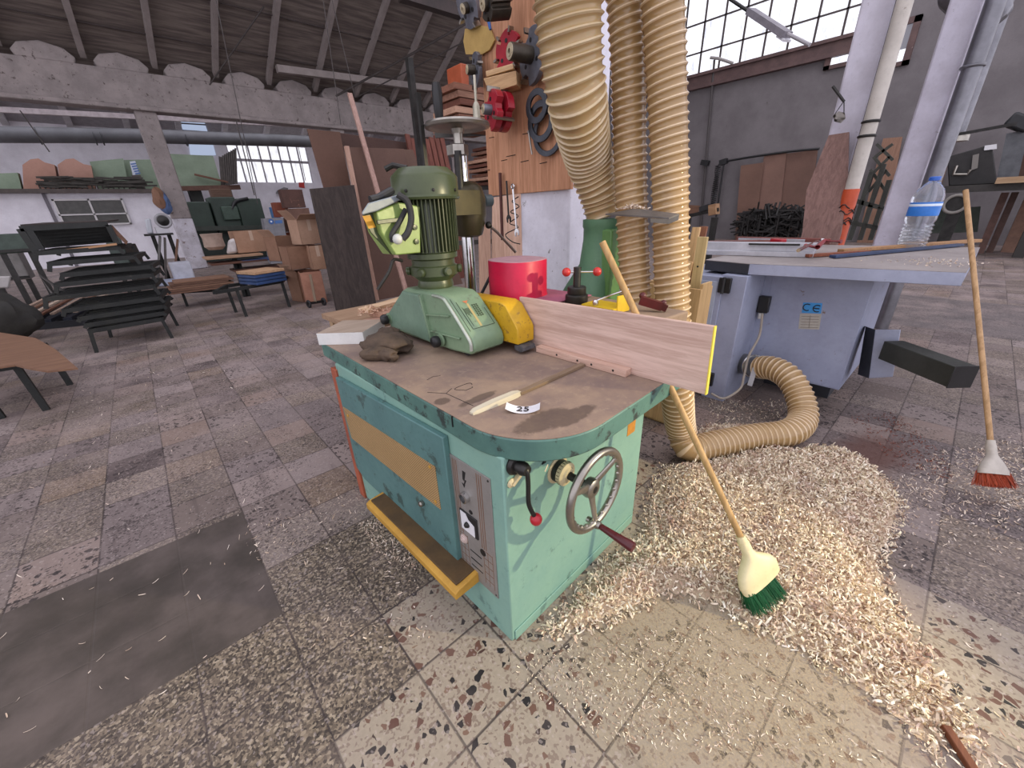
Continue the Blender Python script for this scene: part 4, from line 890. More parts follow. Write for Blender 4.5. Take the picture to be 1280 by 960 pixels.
g0 = [pd(757, 269, 1.95), pd(793, 262, 1.91), pd(849, 269, 1.74), pd(836, 274, 1.68), pd(812, 272, 1.74)]
MB().prism(g0, (0, 0, .006)).build('slide_plate', paint('#77726e', '#615c58', .5, .4, scale=6), gt)
MB().prism([pd(849, 269, 1.735), pd(836, 274, 1.675), pd(813, 273, 1.735), pd(813, 278, 1.735), pd(836, 280, 1.675), pd(848, 275, 1.735)], (.004, .004, 0)).build('turned_lip', paint('#5e5a57', '#4f4b49', .5, .4), gt)

# ---------------------------------------------------------------- brooms
def broom(label, P0, P1, wide, w_, hl, mat_h, mat_b, mat_st, fl_, floor_dir, bl=.07, amax=1):
    P0, P1, wide = V(P0), V(P1), V(wide).normalized(); ax = (P0-P1).normalized()
    t_ = thing('broom', label, 'broom', P0+ax*(hl+bl))
    MB().tube([P1, P0-ax*.0], [.0125, .0125], 14).build('handle', mat_st, t_)
    wide = (wide-ax*wide.dot(ax)).normalized(); thn = ax.cross(wide)
    rings = []
    for s, ww, tt, off in ((-.02, .019, .019, 0), (.03, .02, .02, 0), (.045, .028, .024, 0), (.07, .06, .028, .004), (.095, w_*.5*.86, .03, .01), (.13, w_*.5, .03, .01), (hl*.8, w_*.5, .029, .01), (hl, w_*.48, .026, .01)):
        ring = []
        for k in range(28):
            t = 2*PI*k/28; c_, s_ = math.cos(t), math.sin(t)
            cx_ = math.copysign(abs(c_)**.7, c_)
            drop = fl_*(max(0, s-.05))*abs(cx_)**2
            ring.append(P0+ax*(s-drop*.0)+wide*(ww*cx_)+thn*(tt*math.copysign(abs(s_)**.8, s_)))
        rings.append(ring)
    hd = MB().loft(rings).build('head', mat_h, t_)
    MB().lathe([(.0175, -.045), (.0185, -.02), (.021, .0), (.021, .012)], P0, ax, 18).build('socket', mat_h, t_)
    br = MB(); rnd = random.Random(11)
    for i in range(520):
        a = rnd.uniform(-1, amax); b = rnd.uniform(-1, 1); q = P0+ax*(hl-.012)+wide*(a*w_*.45)+thn*(b*.02)
        d_ = (ax+wide*(a*.10+rnd.gauss(0, .05))+thn*(b*.3+rnd.gauss(0, .07))).normalized(); l_ = bl*rnd.uniform(.85, 1.1)
        e = q+d_*l_
        if e.z < .004: l_ *= max(.2, (q.z-.004)/max(q.z-e.z, 1e-4)); e = q+d_*l_
        u = d_.cross(V((rnd.uniform(-1, 1), rnd.uniform(-1, 1), .3))).normalized()*.0016
        br.add([q-u, q+u, e+u*.7, e-u*.7], [(0, 1, 2, 3)])
        v = d_.cross(u).normalized()*.0016
        br.add([q-v, q+v, e+v*.7, e-v*.7], [(0, 1, 2, 3)])
    bo_ = br.build('bristles', mat_b, t_, smooth=False); bo_['kind'] = 'stuff'
    return t_
handle_wood = wood('#c3a06e', '#a98757', 'z', .5)
def line_to(B_, Q_, px, py):
    best = None
    for k in range(400):
        P_ = B_+(Q_-B_)*(1+k*.006); r_ = P_-EYE; w_ = r_.dot(CAMF); xx, yy = 640+FPX*r_.dot(CAMR)/w_, 480-FPX*r_.dot(CAMU)/w_
        e_ = abs(yy-py)
        if best is None or e_ < best[0]: best = (e_, P_)
    return best[1]
Bp = at(931, 682, z=.262); Qp = at(839, 486, x=1.345); Tp = line_to(Bp, Qp, 746, 303)
broom('wooden handled broom with cream head and green bristles leaning on the table edge', Bp, Tp, at(974, 690, z=.17)-at(922, 738, z=.10), .205, .165, paint('#ddd1a5', '#d0c499', .45), paint('#1c6a3a', '#145530', .5), handle_wood, 0, None, .088, .5)
sc1 = at(1217, 347, x=3.38, ) ; Bq = at(1239, 561, x=3.01)
tp_ = at(1207, 238, y=sc1.y+(sc1.y-Bq.y)*.55)
broom('wooden handled broom with grey head and orange bristles leaning on the grey saw table', Bq, tp_, at(1258, 585, z=.14)-at(1229, 600, z=.12), .19, .13, paint('#b9b2a8', '#a69f95', .5), paint('#b3502f', '#96422a', .6), wood('#b5936c', '#9a7a55', 'z', .5), 0, None, .075)
rs = at(1181, 908, z=.018); rs2 = at(1225, 975, z=.018)
tag(MB().bar(rs, rs2, .024, .02).build('wooden_rod', wood('#7d4a30', '#673a26', 'x', .5), bev=.003), 'reddish brown wooden rod lying on the floor at the front right', 'rod')
# crate with battens beside the hoses
cr = thing('offcut_crate', 'open plywood crate holding upright battens beside the hoses', 'crate', (2.72, 1.2, 0))
zt = at(884, 357, x=2.72).z; wl = wood('#c9a877', '#b08f60', 'z', .6)
X0 = 2.50; Y0 = at(876, 366, x=X0).y; X1 = at(892, 353, y=Y0).x; Y1 = Y0+.42; zt = at(876, 362, x=X0).z
for a, b, m_ in (((X0, Y0, .02), (X0+.018, Y1, zt), wl), ((X1-.018, Y0, .02), (X1, Y1, zt), wl), ((X0+.018, Y0, .02), (X1-.018, Y0+.018, zt+.03), wl), ((X0+.018, Y1-.018, .02), (X1-.018, Y1, zt), wl)): MB().span(a, b).build('side_panel', m_, cr, bev=.002)
MB().span((X0+.018, Y0+.018, .0), (X1-.018, Y1-.018, .03)).build('bottom', wl, cr)
wtn = [wood('#dcc48e', '#c7ad77', 'z', .6), wood('#9a6a50', '#7f5441', 'z', .6), wood('#d0ad7c', '#b59264', 'z', .6), wood('#7b4f3d', '#66402f', 'z', .6)]
for i_, (px, py, x_, wdt, mt, lb, lean) in enumerate(((879, 296, 2.62, .062, wtn[0], 'pale batten with two dark screw holes standing in the crate', .01), (880, 283, 2.80, .05, wtn[1], 'reddish brown batten at the back of the crate', .02), (871, 284, 2.74, .05, wtn[2], 'tall tan batten between hose and pale batten in the crate', .02), (862, 327, 2.60, .045, wtn[2], 'short pale batten standing lowest in the crate beside the hose', .015), (871, 330, 2.68, .05, wtn[3], 'dark brown batten in the crate behind the short pale one', .02))):
    t_ = at(px, py, x=x_); q_ = V((min(max(t_.x+lean, X0+.05), X1-.05), min(max(t_.y+lean, Y0+.05+.06*i_), Y1-.06), .034))
    tt = thing('batten', lb, 'batten', q_, 0, 'battens in the crate')
    MB().bar(q_, t_, wdt, .02, up=(1, 0, 0)).build('wood_strip', mt, tt, bev=.002)
    if i_ == 0:
        for s in (.86, .68): c_ = q_.lerp(t_, s)+V((-.0105, 0, 0)); MB().lathe([(.006, 0), (.006, .001), (0, .0012)], c_, (-1, 0, 0), 10).build('screw_hole', black, tt)
# ================================================================= grey panel saw
saw_grey = paint('#a0a6bb', '#9096ab', .5, scale=3, wear='#6b5f58', wearamt=.12)
saw_grey2 = paint('#9aa1b8', '#8b91a8', .5, scale=2.5, wear='#6e5b4d', wearamt=.24)
saw_dk = paint('#34363d', '#2b2d33', .5, scale=4)
alu = paint('#b5b6bb', '#9fa0a6', .35, .6, scale=5)
ZT = 1.08
Pa, Pb, Pc = at(937, 330, z=ZT), at(1208, 341, z=ZT), at(1225, 309.4, z=ZT)
Pd = Pa+(Pc-Pb)*1.0; P0_ = at(882, 325, z=ZT); P1_ = P0_+(Pd-Pa)
sw = thing('panel_saw', 'grey panel saw with overhanging table, blue sticker and dark support arm', 'panel saw', (3.8, .7, 0))
tt_ = paint('#a09894', '#8c8481', .55, .2, scale=3, wear='#c9bba9', wearamt=.25)
dn = V((0, 0, -.075))
MB().hexa([Pa+dn, Pb+dn, Pc+dn, Pd+dn, Pa, Pb, Pc, Pd]).build('saw_table', saw_grey, sw, bev=.004)
up = V((0, 0, .002)); e_ = .006
MB().hexa([Pa, Pb, Pc, Pd, Pa+up, Pb+up, Pc+up, Pd+up]).build('table_surface', tt_, sw)
MB().hexa([P0_+dn, Pa+dn, Pd+dn, P1_+dn, P0_+V((0, 0, -.002)), Pa+V((0, 0, -.002)), Pd+V((0, 0, -.002)), P1_+V((0, 0, -.002))]).build('side_table', saw_dk, sw, bev=.003)
MB().hexa([P0_+V((0, 0, -.002)), Pa+V((0, 0, -.002)), Pd+V((0, 0, -.002)), P1_+V((0, 0, -.002)), P0_+V((0, 0, .002)), Pa+V((0, 0, .002)), Pd+V((0, 0, .002)), P1_+V((0, 0, .002))]).build('side_table_surface', tt_, sw)
xb, xm = 3.17, 3.55
yr_, yl_ = at(935, 345, x=xb).y, at(906, 345, x=xb).y
MB().span((xb, yr_, .0), (xb+.75, yl_+.02, 1.0)).build('switch_cabinet', saw_grey, sw, bev=.004)
dr = MB().span((xb-.015, yl_+.0, .05), (xb+.6, yl_+.5, .985)).build('side_door', saw_grey, sw, bev=.004)
MB().span((xb-.022, yl_+.035, .09), (xb-.015, yl_+.44, .95)).build('door_panel', paint('#a9b1c0', '#9aa2b1', .45), dr, bev=.003)
for z_ in (at(924, 358, x=xb).z, at(903, 477, x=xb).z):
    h_ = MB().span((xb-.03, yl_-.06, z_-.055), (xb-.001, yl_+.025, z_+.055)).build('hinge', black, sw, bev=.004)
    MB().cyl((xb-.032, yl_-.012, z_-.06), (xb-.032, yl_-.012, z_+.06), .011, n=12).build('hinge_pin', black_rub, h_)
ym0, ym1 = at(1096, 345, x=xm).y, at(962, 360, x=xm).y
zb_ = at(955, 466, x=xm).z
MB().span((xm, ym0, zb_), (xm+.9, ym1+.05, 1.0)).build('main_body', saw_grey2, sw, bev=.004)
MB().span((xm+.25, ym0+.08, 0), (xm+.85, ym1-.05, zb_)).build('plinth', saw_dk, sw)
MB().span((xm-.003, ym0+.012, zb_+.012), (xm, ym1-.006, .985)).build('front_sheet', saw_grey2, sw, bev=.001)
def on(px, py, o=.004): return at(px, py, x=xm-o)
sticker = MB().prism([on(1004, 378), on(1028, 379), on(1026, 392), on(1002, 391)], (.001, 0, 0)).build('blue_sticker', paint('#3f95d8', '#388aca', .5), sw, smooth=False)
c_ = on(1015.5, 385, .0055); lh = (on(1016, 379)-on(1016, 391)).length
def ce(m_, cy, is_e):
    cyv = V((0, cy, 0)); r_ = lh*.34
    pts = arc(c_+cyv, (0, -1, 0), (0, 0, 1), r_, math.radians(55), math.radians(305), 16); m_.tube(pts, r_*.16, 6)
    if is_e: m_.bar(c_+cyv+V((0, r_*.95, 0)), c_+cyv+V((0, -r_*.55, 0)), r_*.3, r_*.3)
m_ = MB(); ce(m_, lh*.46, False); m_.build('letter', black, sticker)
m_ = MB(); ce(m_, -lh*.42, True); m_.build('letter', black, sticker)
pl = MB().prism([on(1000, 392), on(1027, 392.5), on(1024, 412), on(998, 411)], (.001, 0, 0)).build('data_plate', paint('#b9b5ad', '#a8a49c', .5), sw, smooth=False)
lnm = MB()
for k in range(5): lnm.bar(on(1002-.4*k, 395.5+3.4*k, .0052), on(1024-.4*k, 396+3.4*k, .0052), .0025, .0025)
lnm.bar(on(1013, 394, .0052), on(1011, 410, .0052), .0025, .0025); lnm.build('plate_line', paint('#857f78', None, .6), pl, smooth=False)
sx = MB().span((xm-.05, at(962, 380, x=xm-.03).y, at(955, 391, x=xm-.03).z), (xm, at(948, 380, x=xm-.03).y, at(955, 370, x=xm-.03).z)).build('power_inlet', black, sw, bev=.006)
MB().cyl(at(951, 391, x=xm-.03), at(950, 398, x=xm-.03), .018, n=12).build('white_plug', paint('#d4d2cd', '#c2c0bb', .5), sw)
# support bracket and beam
br = MB().hexa([at(1086, 473, x=3.62), at(1116, 471, x=3.62), at(1116, 471, x=3.7), at(1086, 473, x=3.75), at(1094, 412, x=3.62), at(1126, 412, x=3.62), at(1126, 412, x=3.70), at(1094, 412, x=3.75)]).build('arm_bracket', saw_grey, sw, bev=.004)
MB().hexa([at(1072, 468, x=3.72), at(1086, 473, x=3.63), at(1086, 473, x=3.78), at(1072, 468, x=3.85), at(1082, 408, x=3.72), at(1094, 412, x=3.63), at(1094, 412, x=3.78), at(1082, 408, x=3.85)]).build('bracket_cheek', saw_dk, sw)
S = at(1113, 437, x=3.55); E_ = at(1203, 471, z=S.z)
MB().bar(S, E_, .125, .125).build('support_arm', paint('#3e403c', '#31332f', .5, .2, scale=4), sw, bev=.004)
d_ = (E_-S).normalized()
MB().bar(E_+d_*.001, E_+d_*.006, .135, .135).build('arm_cap', black, sw, bev=.004)
# --- things on the saw table
zt_ = ZT+.004
def onT(px, py, z=zt_): return at(px, py, z=z)
fa, fb2 = onT(868, 318), onT(1016, 322)
rail = MB(); d_ = (fb2-fa).normalized(); sd = d_.cross(V((0, 0, 1)))
back = V((1, .1, 0)).normalized()*.11
rail.loft([[p_+q for q in (V((0, 0, 0)), V((0, 0, .035)), back*.3+V((0, 0, .04)), back*.35+V((0, 0, .1)), back+V((0, 0, .1)), back)] for p_ in (fa, fb2)])
tag(rail.build('aluminium_rail', paint('#c3c3c8', '#afafb5', .4, .4), bev=.002), 'white aluminium fence rail lying along the front left of the grey saw table', 'rail')
red_wood = wood('#7d4a42', '#663a34', 'y', .55)
for i_, (a, b_, h_, wd, m2, lb) in enumerate((((925, 301), (1044, 303), .05, .05, red_wood, 'dark red wooden bar lying on the saw table behind the aluminium rail'), ((885, 309), (960, 308), .06, .05, wood('#8a5a52', '#704840', 'y', .55), 'reddish brown bar lying at the left end of the saw table'), ((958, 295), (1036, 296), .04, .06, alu, 'pale aluminium profile lying at the back of the saw table'), ((1000, 308), (1023, 309), .03, .05, alu, 'short pale aluminium strip next to the red clamp'))):
    p_, q_ = onT(*a), onT(*b_)
    p_ = V((min(p_.x, 4.95), p_.y, p_.z)); q_ = V((min(q_.x, 4.95), q_.y, q_.z))
    tag(MB().bar(p_+V((0, 0, h_/2)), q_+V((0, 0, h_/2)), wd, h_).build('metal_bar' if i_ > 1 else 'wooden_bar', m2, bev=.003), lb, 'bar')
# red sash clamp
rc_ = thing('bar_clamp', 'red bar clamp with a steel screw lying across the saw table', 'clamp', onT(960, 305), 0)
z2 = zt_+.09
MB().bar(at(936, 305, z=z2), at(1000, 306, z=z2), .03, .012).build('bar', steel_dk, rc_)
MB().bar(at(965, 302, z=z2), at(980, 303, z=z2), .06, .05).build('red_jaw', red_pl, rc_, bev=.008)
MB().tube([at(1007, 307, z=z2), at(1022, 309, z=z2), at(1030, 301, z=z2), at(1052, 302, z=z2)], .016, 8).build('red_arm', paint('#8e2f35', '#77262b', .4), rc_)
MB().cyl(at(998, 313, z=z2), at(1022, 302, z=z2), .013, n=10).build('screw_handle', chrome, rc_)
MB().ball(at(1028, 301, z=z2), .02).build('swivel', chrome, rc_)
for a, b_, wd, h_, m2, lb in (((1040, 323), (1200, 308), .05, .02, paint('#2c3f63', '#22324f', .5, scale=6), 'dark blue painted stick lying along the saw table towards the right'), ((1050, 316), (1222, 303), .055, .025, wood('#b28a63', '#93704f', 'y', .6), 'pale wooden stick lying across the right end of the saw table'), ((1008, 322), (1085, 317), .035, .022, wood('#8d5540', '#744432', 'y', .6), 'short reddish wooden stick in the middle of the saw table')):
    p_, q_ = onT(*a), onT(*b_); tag(MB().bar(p_+V((0, 0, h_/2+.003)), q_+V((0, 0, h_/2+.003)), wd, h_).build('wooden_stick', m2, bev=.002), lb, 'stick')
# water bottle
B0 = at(1138, 309.5, z=ZT+.004); tp = at(1163, 221, x=B0.x); HB = tp.z-B0.z
bt = thing('water_bottle', 'large clear ribbed plastic water bottle with blue label and blue cap', 'bottle', B0)
pet = NT('clear_plastic'); pet.set(lin('#e9eef4'), .08, 0, Transmission_Weight=.85, IOR=1.25, Alpha=.75); petm = pet.m
rB = HB*.185; prof = [(rB*.6, 0), (rB*.95, .01*HB)]
for k in range(7): z_ = .03+.05*k; prof += [(rB*1.0, (z_)*HB), (rB*.86, (z_+.025)*HB)]
prof += [(rB*.98, .40*HB), (rB, .45*HB), (rB*.97, .46*HB), (rB*.97, .66*HB), (rB, .67*HB), (rB*.97, .74*HB), (rB*.8, .83*HB), (rB*.45, .91*HB), (rB*.28, .94*HB), (rB*.28, .955*HB)]
MB().lathe(prof, B0, n=30).build('bottle_body', petm, bt)
MB().lathe([(rB*.99, .465*HB), (rB*.995, .47*HB), (rB*.995, .65*HB), (rB*.985, .655*HB)], B0, n=30).build('blue_label', paint('#2f7fd6', '#2a6fc0', .4), bt)
MB().lathe([(rB*1.0, .60*HB), (rB*1.002, .605*HB), (rB*1.002, .63*HB), (rB*.99, .635*HB)], B0, n=30).build('label_band', paint('#d9e4f0', None, .4), bt)
MB().lathe([(rB*.33, .945*HB), (rB*.36, .95*HB), (rB*.36, .99*HB), (rB*.3, 1.0*HB), (0, 1.0*HB)], B0, n=22).build('blue_cap', paint('#2d66c4', '#2557aa', .35), bt)

# ================================================================= posts and pipes on the right
postw = paint('#d5d2de', '#c0bcc6', .85, scale=3, wear='#746b66', wearamt=.22)
x1_, x2_ = 5.7, 6.6
a, b_ = at(1038, 300, x=x1_).y, at(1005, 290, x=x1_).y
struct(MB().span((x1_, a, 0), (x1_+.42, b_, 9)).build('concrete_post', postw, bev=.02))
a2, b2 = at(1127, 300, x=x2_).y, at(1092, 300, x=x2_).y
struct(MB().span((x2_, a2, 0), (x2_+.42, b2, 9)).build('concrete_post', postw, bev=.02))
lw = thing('hanging_lamp_cage', 'small grey wire cage hanging from a nail on the white post', 'cage', at(1049, 152, x=x1_-.08))
MB().cyl(at(1041, 108, x=x1_-.06), at(1055, 127, x=x1_-.06), .012, n=8).build('hook', steel_dk, lw)
for px in (1042, 1055): MB().cyl(at(1055, 126, x=x1_-.06), at(px, 145, x=x1_-.08), .004, n=6).build('wire', steel_dk, lw)
MB().hexa([at(px, py, x=x1_-.14) for px, py in ((1043, 152), (1051, 154), (1057, 148), (1049, 146))]+[at(px, py, x=x1_-.14) for px, py in ((1041, 145), (1050, 147), (1056, 141), (1048, 139))]).build('cage_box', paint('#9a958e', '#7f7a74', .6), lw)
# white downpipe with orange foot
def vpipe(name, label, px0, py0, px1, py1, xx, r_, mat_, cat='pipe', z0=0, z1=9, n=18):
    p_ = at(px0, py0, x=xx); q_ = at(px1, py1, x=xx); yy = (p_.y+q_.y)/2
    t_ = thing(name, label, cat, (xx, yy, z0)); return t_, yy
pp_, py_ = vpipe('down_pipe', 'white vertical pipe with a bright orange lower sleeve beside the white post', 1069, 250, 1106, 60, 5.45, .07, None)
zo = at(1074, 236, x=5.45).z
MB().cyl((5.45, py_, zo-.02), (5.45, py_, 9), .06, n=20).build('white_pipe', paint('#c5bfb6', '#b0aaa1', .5, scale=4, wear='#7d6d60', wearamt=.2), pp_)
MB().cyl((5.45, py_, 0), (5.45, py_, zo), .067, n=20).build('orange_sleeve', paint('#c9532b', '#ad4523', .45, scale=4), pp_)
for zz in (at(1087, 170, x=5.45).z, at(1090, 152, x=5.45).z): MB().torus((5.45, py_, zz), (0, 0, 1), .063, .012).build('pipe_strap', steel_dk, pp_)
wt = MB(); rr = random.Random(4)
for k in range(14): t0 = rr.uniform(0, 6); zz = at(1060, 272, x=5.45).z+rr.uniform(-.07, .12); wt.tube([(5.45+.074*math.cos(t0+.3*j), py_+.074*math.sin(t0+.3*j), zz+.02*math.sin(j*1.3+k)) for j in range(9)], .005, 5)
w_ = wt.build('wire_binding', steel_dk, pp_); w_['kind'] = 'stuff'
tag(MB().span((5.62, at(1053, 250, x=5.64).y-.03, 0), (5.69, at(1053, 250, x=5.64).y+.01, 9)).build('cable_trunking', paint('#6d686b', '#5c585b', .6)), 'grey vertical cable trunking along the edge of the white post', 'trunking')
duct_m = paint('#86868c', '#6d6d72', .35, .75, scale=3)
for px0, px1, xx, r_, lb in ((1139, 1192, 6.5, .075, 'galvanised round duct standing directly beside the right white post'), (1197, 1222, 7.6, .07, 'thinner dark galvanised pipe dropping to a valve further right of the duct')):
    y0 = at(px0, 300 if xx < 7 else 165, x=xx).y
    t_ = thing('vent_duct', lb, 'duct', (xx, y0, 0 if xx < 7 else 2.2), 0, 'metal ducts beside the right post')
    zb2 = 0 if xx < 7 else at(1192, 168, x=xx).z
    MB().cyl((xx, y0, zb2), (xx, y0, 9), r_, n=18).build('tube', duct_m, t_)
    for zz in ((2.6, 3.9) if xx < 7 else (3.4,)): MB().torus((xx, y0, zz), (0, 0, 1), r_+.004, .014).build('joint_ring', duct_m, t_)
    if xx > 7: MB().lathe([(.12, 0), (.12, .06), (.06, .1)], (xx, y0, zb2-.08), n=16).build('valve', steel, t_); MB().bar((xx-.1, y0+.05, zb2-.02), (xx-.1, y0-.45, zb2+.03), .03, .03).build('valve_lever', steel_dk, t_)
struct(MB().bar(at(1190, -20, x=6.9), at(1246, 30, x=6.9), .3, .3).build('duct_elbow', duct_m, bev=.08))
# coffin shaped board leaning on the post
cb = [(1003, 290), (1008, 238), (1036, 169), (1061, 165), (1059, 240), (1051, 292)]
lean = [at(px, py, x=5.32+(.30 if py < 200 else .12 if py < 250 else 0)) for px, py in cb]
lean = [V((q.x, q.y, q.z)) for q in lean]
lo = min(q.z for q in lean)
base_l, base_r = lean[0], lean[-1]
ext_ = [V((base_l.x-.12, base_l.y, 0.0)), V((base_r.x-.12, base_r.y, 0.0))]
tag(MB().prism([ext_[0]]+lean+[ext_[1]], (.03, 0, 0)).build('leaning_board', wood('#8f7067', '#755a52', 'z', .65)), 'tapered brown board with clipped corners leaning against the white post behind the saw', 'board')
# folding scissor lattice between the posts
sl2 = thing('scissor_gate', 'dark folding metal lattice standing between the two white posts', 'lattice', at(1085, 290, x=7.0))
q_ = lambda px, py, o=0: at(px, py, x=7.2+o)
for k, (a, b_) in enumerate((((1062, 300), (1090, 215)), ((1075, 300), (1105, 205)), ((1088, 300), (1112, 225)), ((1066, 250), (1110, 262)), ((1062, 278), (1104, 286)))):
    MB().bar(q_(*a), q_(*b_), .05, .05).build('slat', paint('#4a4c44', '#3a3c35', .6), sl2)
for k in range(3):
    for a, b_ in (((1086+4*k, 240-22*k), (1108+4*k, 212-16*k)), ((1088+4*k, 212-16*k), (1108+4*k, 240-20*k))): MB().bar(q_(*a, .05), q_(*b_, .05), .035, .03).build('cross_slat', paint('#55574d', '#44463e', .6), sl2)
MB().bar(q_(1055, 318), q_(1110, 320), .08, .05).build('foot_rail', paint('#3a3c35', None, .6), sl2)
MB().span((7.15, q_(1105, 290).y, 0), (7.3, q_(1060, 290).y, .06)).build('base', paint('#3a3c35', None, .6), sl2)

# ================================================================= far right wall things
XR = 18.85
brown_bd = [paint('#7c5e50', '#6d5246', .8, scale=1), paint('#86675a', '#775b4f', .8, scale=1), paint('#775a4e', '#684f44', .8, scale=1)]
for i_, (pts, lb) in enumerate((([(926, 207), (955, 203), (946, 280), (922, 280)], 'narrow brown hardboard sheet leaning on the right wall, leftmost of three'), ([(955, 195), (983, 191), (975, 280), (944, 280)], 'middle brown hardboard sheet with dark spots leaning on the right wall'), ([(983, 192), (1022, 187), (1012, 280), (974, 280)], 'wide brown hardboard sheet leaning on the right wall behind the leaning brown board'))):
    pp2 = [at(px, py, x=XR-.1*(2-i_)) for px, py in pts]; pp2[2].z = 0; pp2[3].z = 0
    tag(MB().prism(pp2, (.05, 0, 0)).build('hardboard_sheet', brown_bd[i_]), lb, 'board', 'brown sheets on the right wall')
# dark heap of metal brackets in front of the sheets
hp_ = MB(); rr = random.Random(8)
for k in range(260):
    px, py = rr.uniform(922, 1006), rr.uniform(262, 292)
    if py < 262+max(0, (940-px))*.5: continue
    p_ = at(px, py, x=17.6+rr.uniform(-.5, .5)); d_ = V((rr.uniform(-.3, .3), rr.uniform(-1, 1), rr.uniform(-.4, .4))).normalized()
    hp_.bar(p_-d_*.35, p_+d_*.35, .05, .05)
for k in range(60): px = rr.uniform(924, 1004); p_ = at(px, 290, x=17.6+rr.uniform(-.5, .5)); hp_.bar((p_.x, p_.y, 0), (p_.x+rr.uniform(-.1, .1), p_.y, p_.z+.6), .05, .05)
tag(hp_.build('metal_scrap', paint('#24211f', '#1b1917', .6), smooth=False), 'tangled heap of dark metal brackets in front of the brown sheets', 'scrap heap', None, 'stuff')
# electric conduit with fittings on the wall
cd_ = thing('wall_conduit', 'thin dark conduit and switch running up the grey right wall', 'conduit', at(875, 280, x=XR))
MB().tube([at(875, 290, x=XR), at(893, 75, x=XR)], .045, 8).build('conduit', paint('#4a4544', None, .6), cd_); MB().bar(at(877, 203, x=XR-.05), at(886, 204, x=XR-.05), .18, .2).build('switch', black, cd_)
MB().tube([at(888, 72, x=XR-.1), at(898, 73, x=XR-.1), at(916, 79, x=XR-.1)], .05, 8).build('lamp_bracket', paint('#9a9592', None, .5), cd_)
cd_ = thing('hanging_cable', 'dark cable with a coiled drop strung along the right wall to the brown sheets', 'cable', at(897, 280, x=XR))
MB().tube(bez([at(1024, 186, x=XR-.15), at(990, 189, x=XR-.15), at(940, 196, x=XR-.15), at(906, 202, x=XR-.15)], 6), .04, 8).build('cable', black, cd_)
MB().tube([at(905, 203, x=XR-.15), at(893, 285, x=XR-.15)], .035, 8).build('drop', black, cd_)
MB().bar(at(900, 204, x=XR-.2), at(909, 201, x=XR-.2), .2, .2).build('junction_box', black, cd_)
MB().tube([at(898-.09*k+3.5*math.sin(k*1.6), 206+k*.62, x=XR-.2+.1*math.cos(k*1.6)) for k in range(90)], .018, 5).build('coiled_cord', black, cd_)
# work table edge with clamps left of the sheets
wt_ = thing('clamp_bench', 'dark bench with a wooden clamp seen behind the hoses at the grey wall', 'bench', at(868, 300, x=9))
f_ = lambda px, py, o=0: at(px, py, x=9+o)
MB().hexa([f_(858, 269), f_(873, 267), f_(873, 267, .5), f_(858, 269, .5), f_(858, 256), f_(875, 257), f_(875, 257, .5), f_(858, 256, .5)]).build('vise_jaw', wood('#7a5a48', '#634838', 'y'), wt_)
MB().bar(f_(856, 271), f_(898, 262), .07, .07).build('bar', steel_dk, wt_); MB().bar(f_(888, 263), f_(897, 261), .2, .2).build('end_block', wood('#ad8a68', '#957252', 'y'), wt_)
MB().bar(f_(876, 262), f_(888, 258), .16, .1).build('screw_block', black, wt_)
for px in (860, 893): p_ = f_(px, 275); MB().bar((p_.x, p_.y, 0), (p_.x, p_.y, p_.z+.05), .1, .1).build('leg', steel_dk, wt_)
# bench with dark machinery at the far right
XQ = 15.5
f_ = lambda px, py, o=0: at(px, py, x=XQ+o)
bn = thing('work_bench', 'dark wooden work bench along the grey wall at the far right', 'bench', (XQ, -1.5, 0))
t0, t1 = f_(1140, 236), f_(1290, 226); zb3 = (t0.z+t1.z)/2
MB().span((XQ, -4.2, zb3-.16), (XQ+1.6, t0.y+.3, zb3)).build('bench_top', paint('#3b3835', '#2d2b28', .7), bn)
MB().span((XQ-.15, -4.2, zb3), (XQ+.2, f_(1244, 228).y, zb3+.13)).build('pale_board', wood('#b89b7b', '#a18465', 'y'), bn)
for yy in (t0.y, -.8, -2.4): MB().span((XQ+.1, yy-.09, 0), (XQ+.28, yy+.09, zb3-.16)).build('leg', paint('#35322f', None, .7), bn)
mc = thing('dark_machine', 'dark cabinet machine with white plate and lever on the far right bench', 'machine', (XQ+.7, .7, zb3))
zq = lambda q: V((q.x, q.y, zb3+.004))
MB().hexa([zq(f_(1184, 238, .5)), zq(f_(1246, 232, .5)), zq(f_(1246, 232, 1.3)), zq(f_(1184, 238, 1.3)), f_(1184, 196, .5), f_(1240, 180, .5), f_(1240, 180, 1.3), f_(1184, 196, 1.3)]).build('cabinet', paint('#2b2928', '#201f1e', .6), mc, bev=.02)
MB().prism([f_(1230, 188, .45), f_(1246, 186, .45), f_(1246, 180, .45), f_(1231, 182, .45)], (.03, 0, 0)).build('white_plate', paint('#d5d5d8', None, .5), mc)
MB().prism([f_(1214, 213, .45), f_(1222, 210, .45), f_(1224, 192, .45), f_(1216, 194, .45)], (.03, 0, 0)).build('grey_panel', paint('#77736d', None, .5), mc)
MB().tube([f_(1196, 207, .4), f_(1192, 218, .4), f_(1209, 218, .4), f_(1213, 212, .4)], .035, 8).build('handle', steel, mc)
MB().bar(zq(f_(1258, 225, .9))+V((0, 0, .12)), f_(1272, 165, .9), .34, .34).build('grey_column', paint('#5d5f63', '#4c4e52', .5), mc)
MB().bar(f_(1266, 162, .8), f_(1284, 145, .8), .5, .45).build('motor_head', paint('#26282b', '#1d1f21', .5), mc, bev=.05)
MB().hexa([zq(f_(1272, 225, 1.2)), zq(f_(1300, 225, 1.2)), zq(f_(1300, 225, 1.5)), zq(f_(1272, 225, 1.5)), f_(1280, 165, 1.2), f_(1310, 150, 1.2), f_(1310, 150, 1.5), f_(1280, 165, 1.5)]).build('brown_side', paint('#5d4236', '#4c362c', .7), mc)
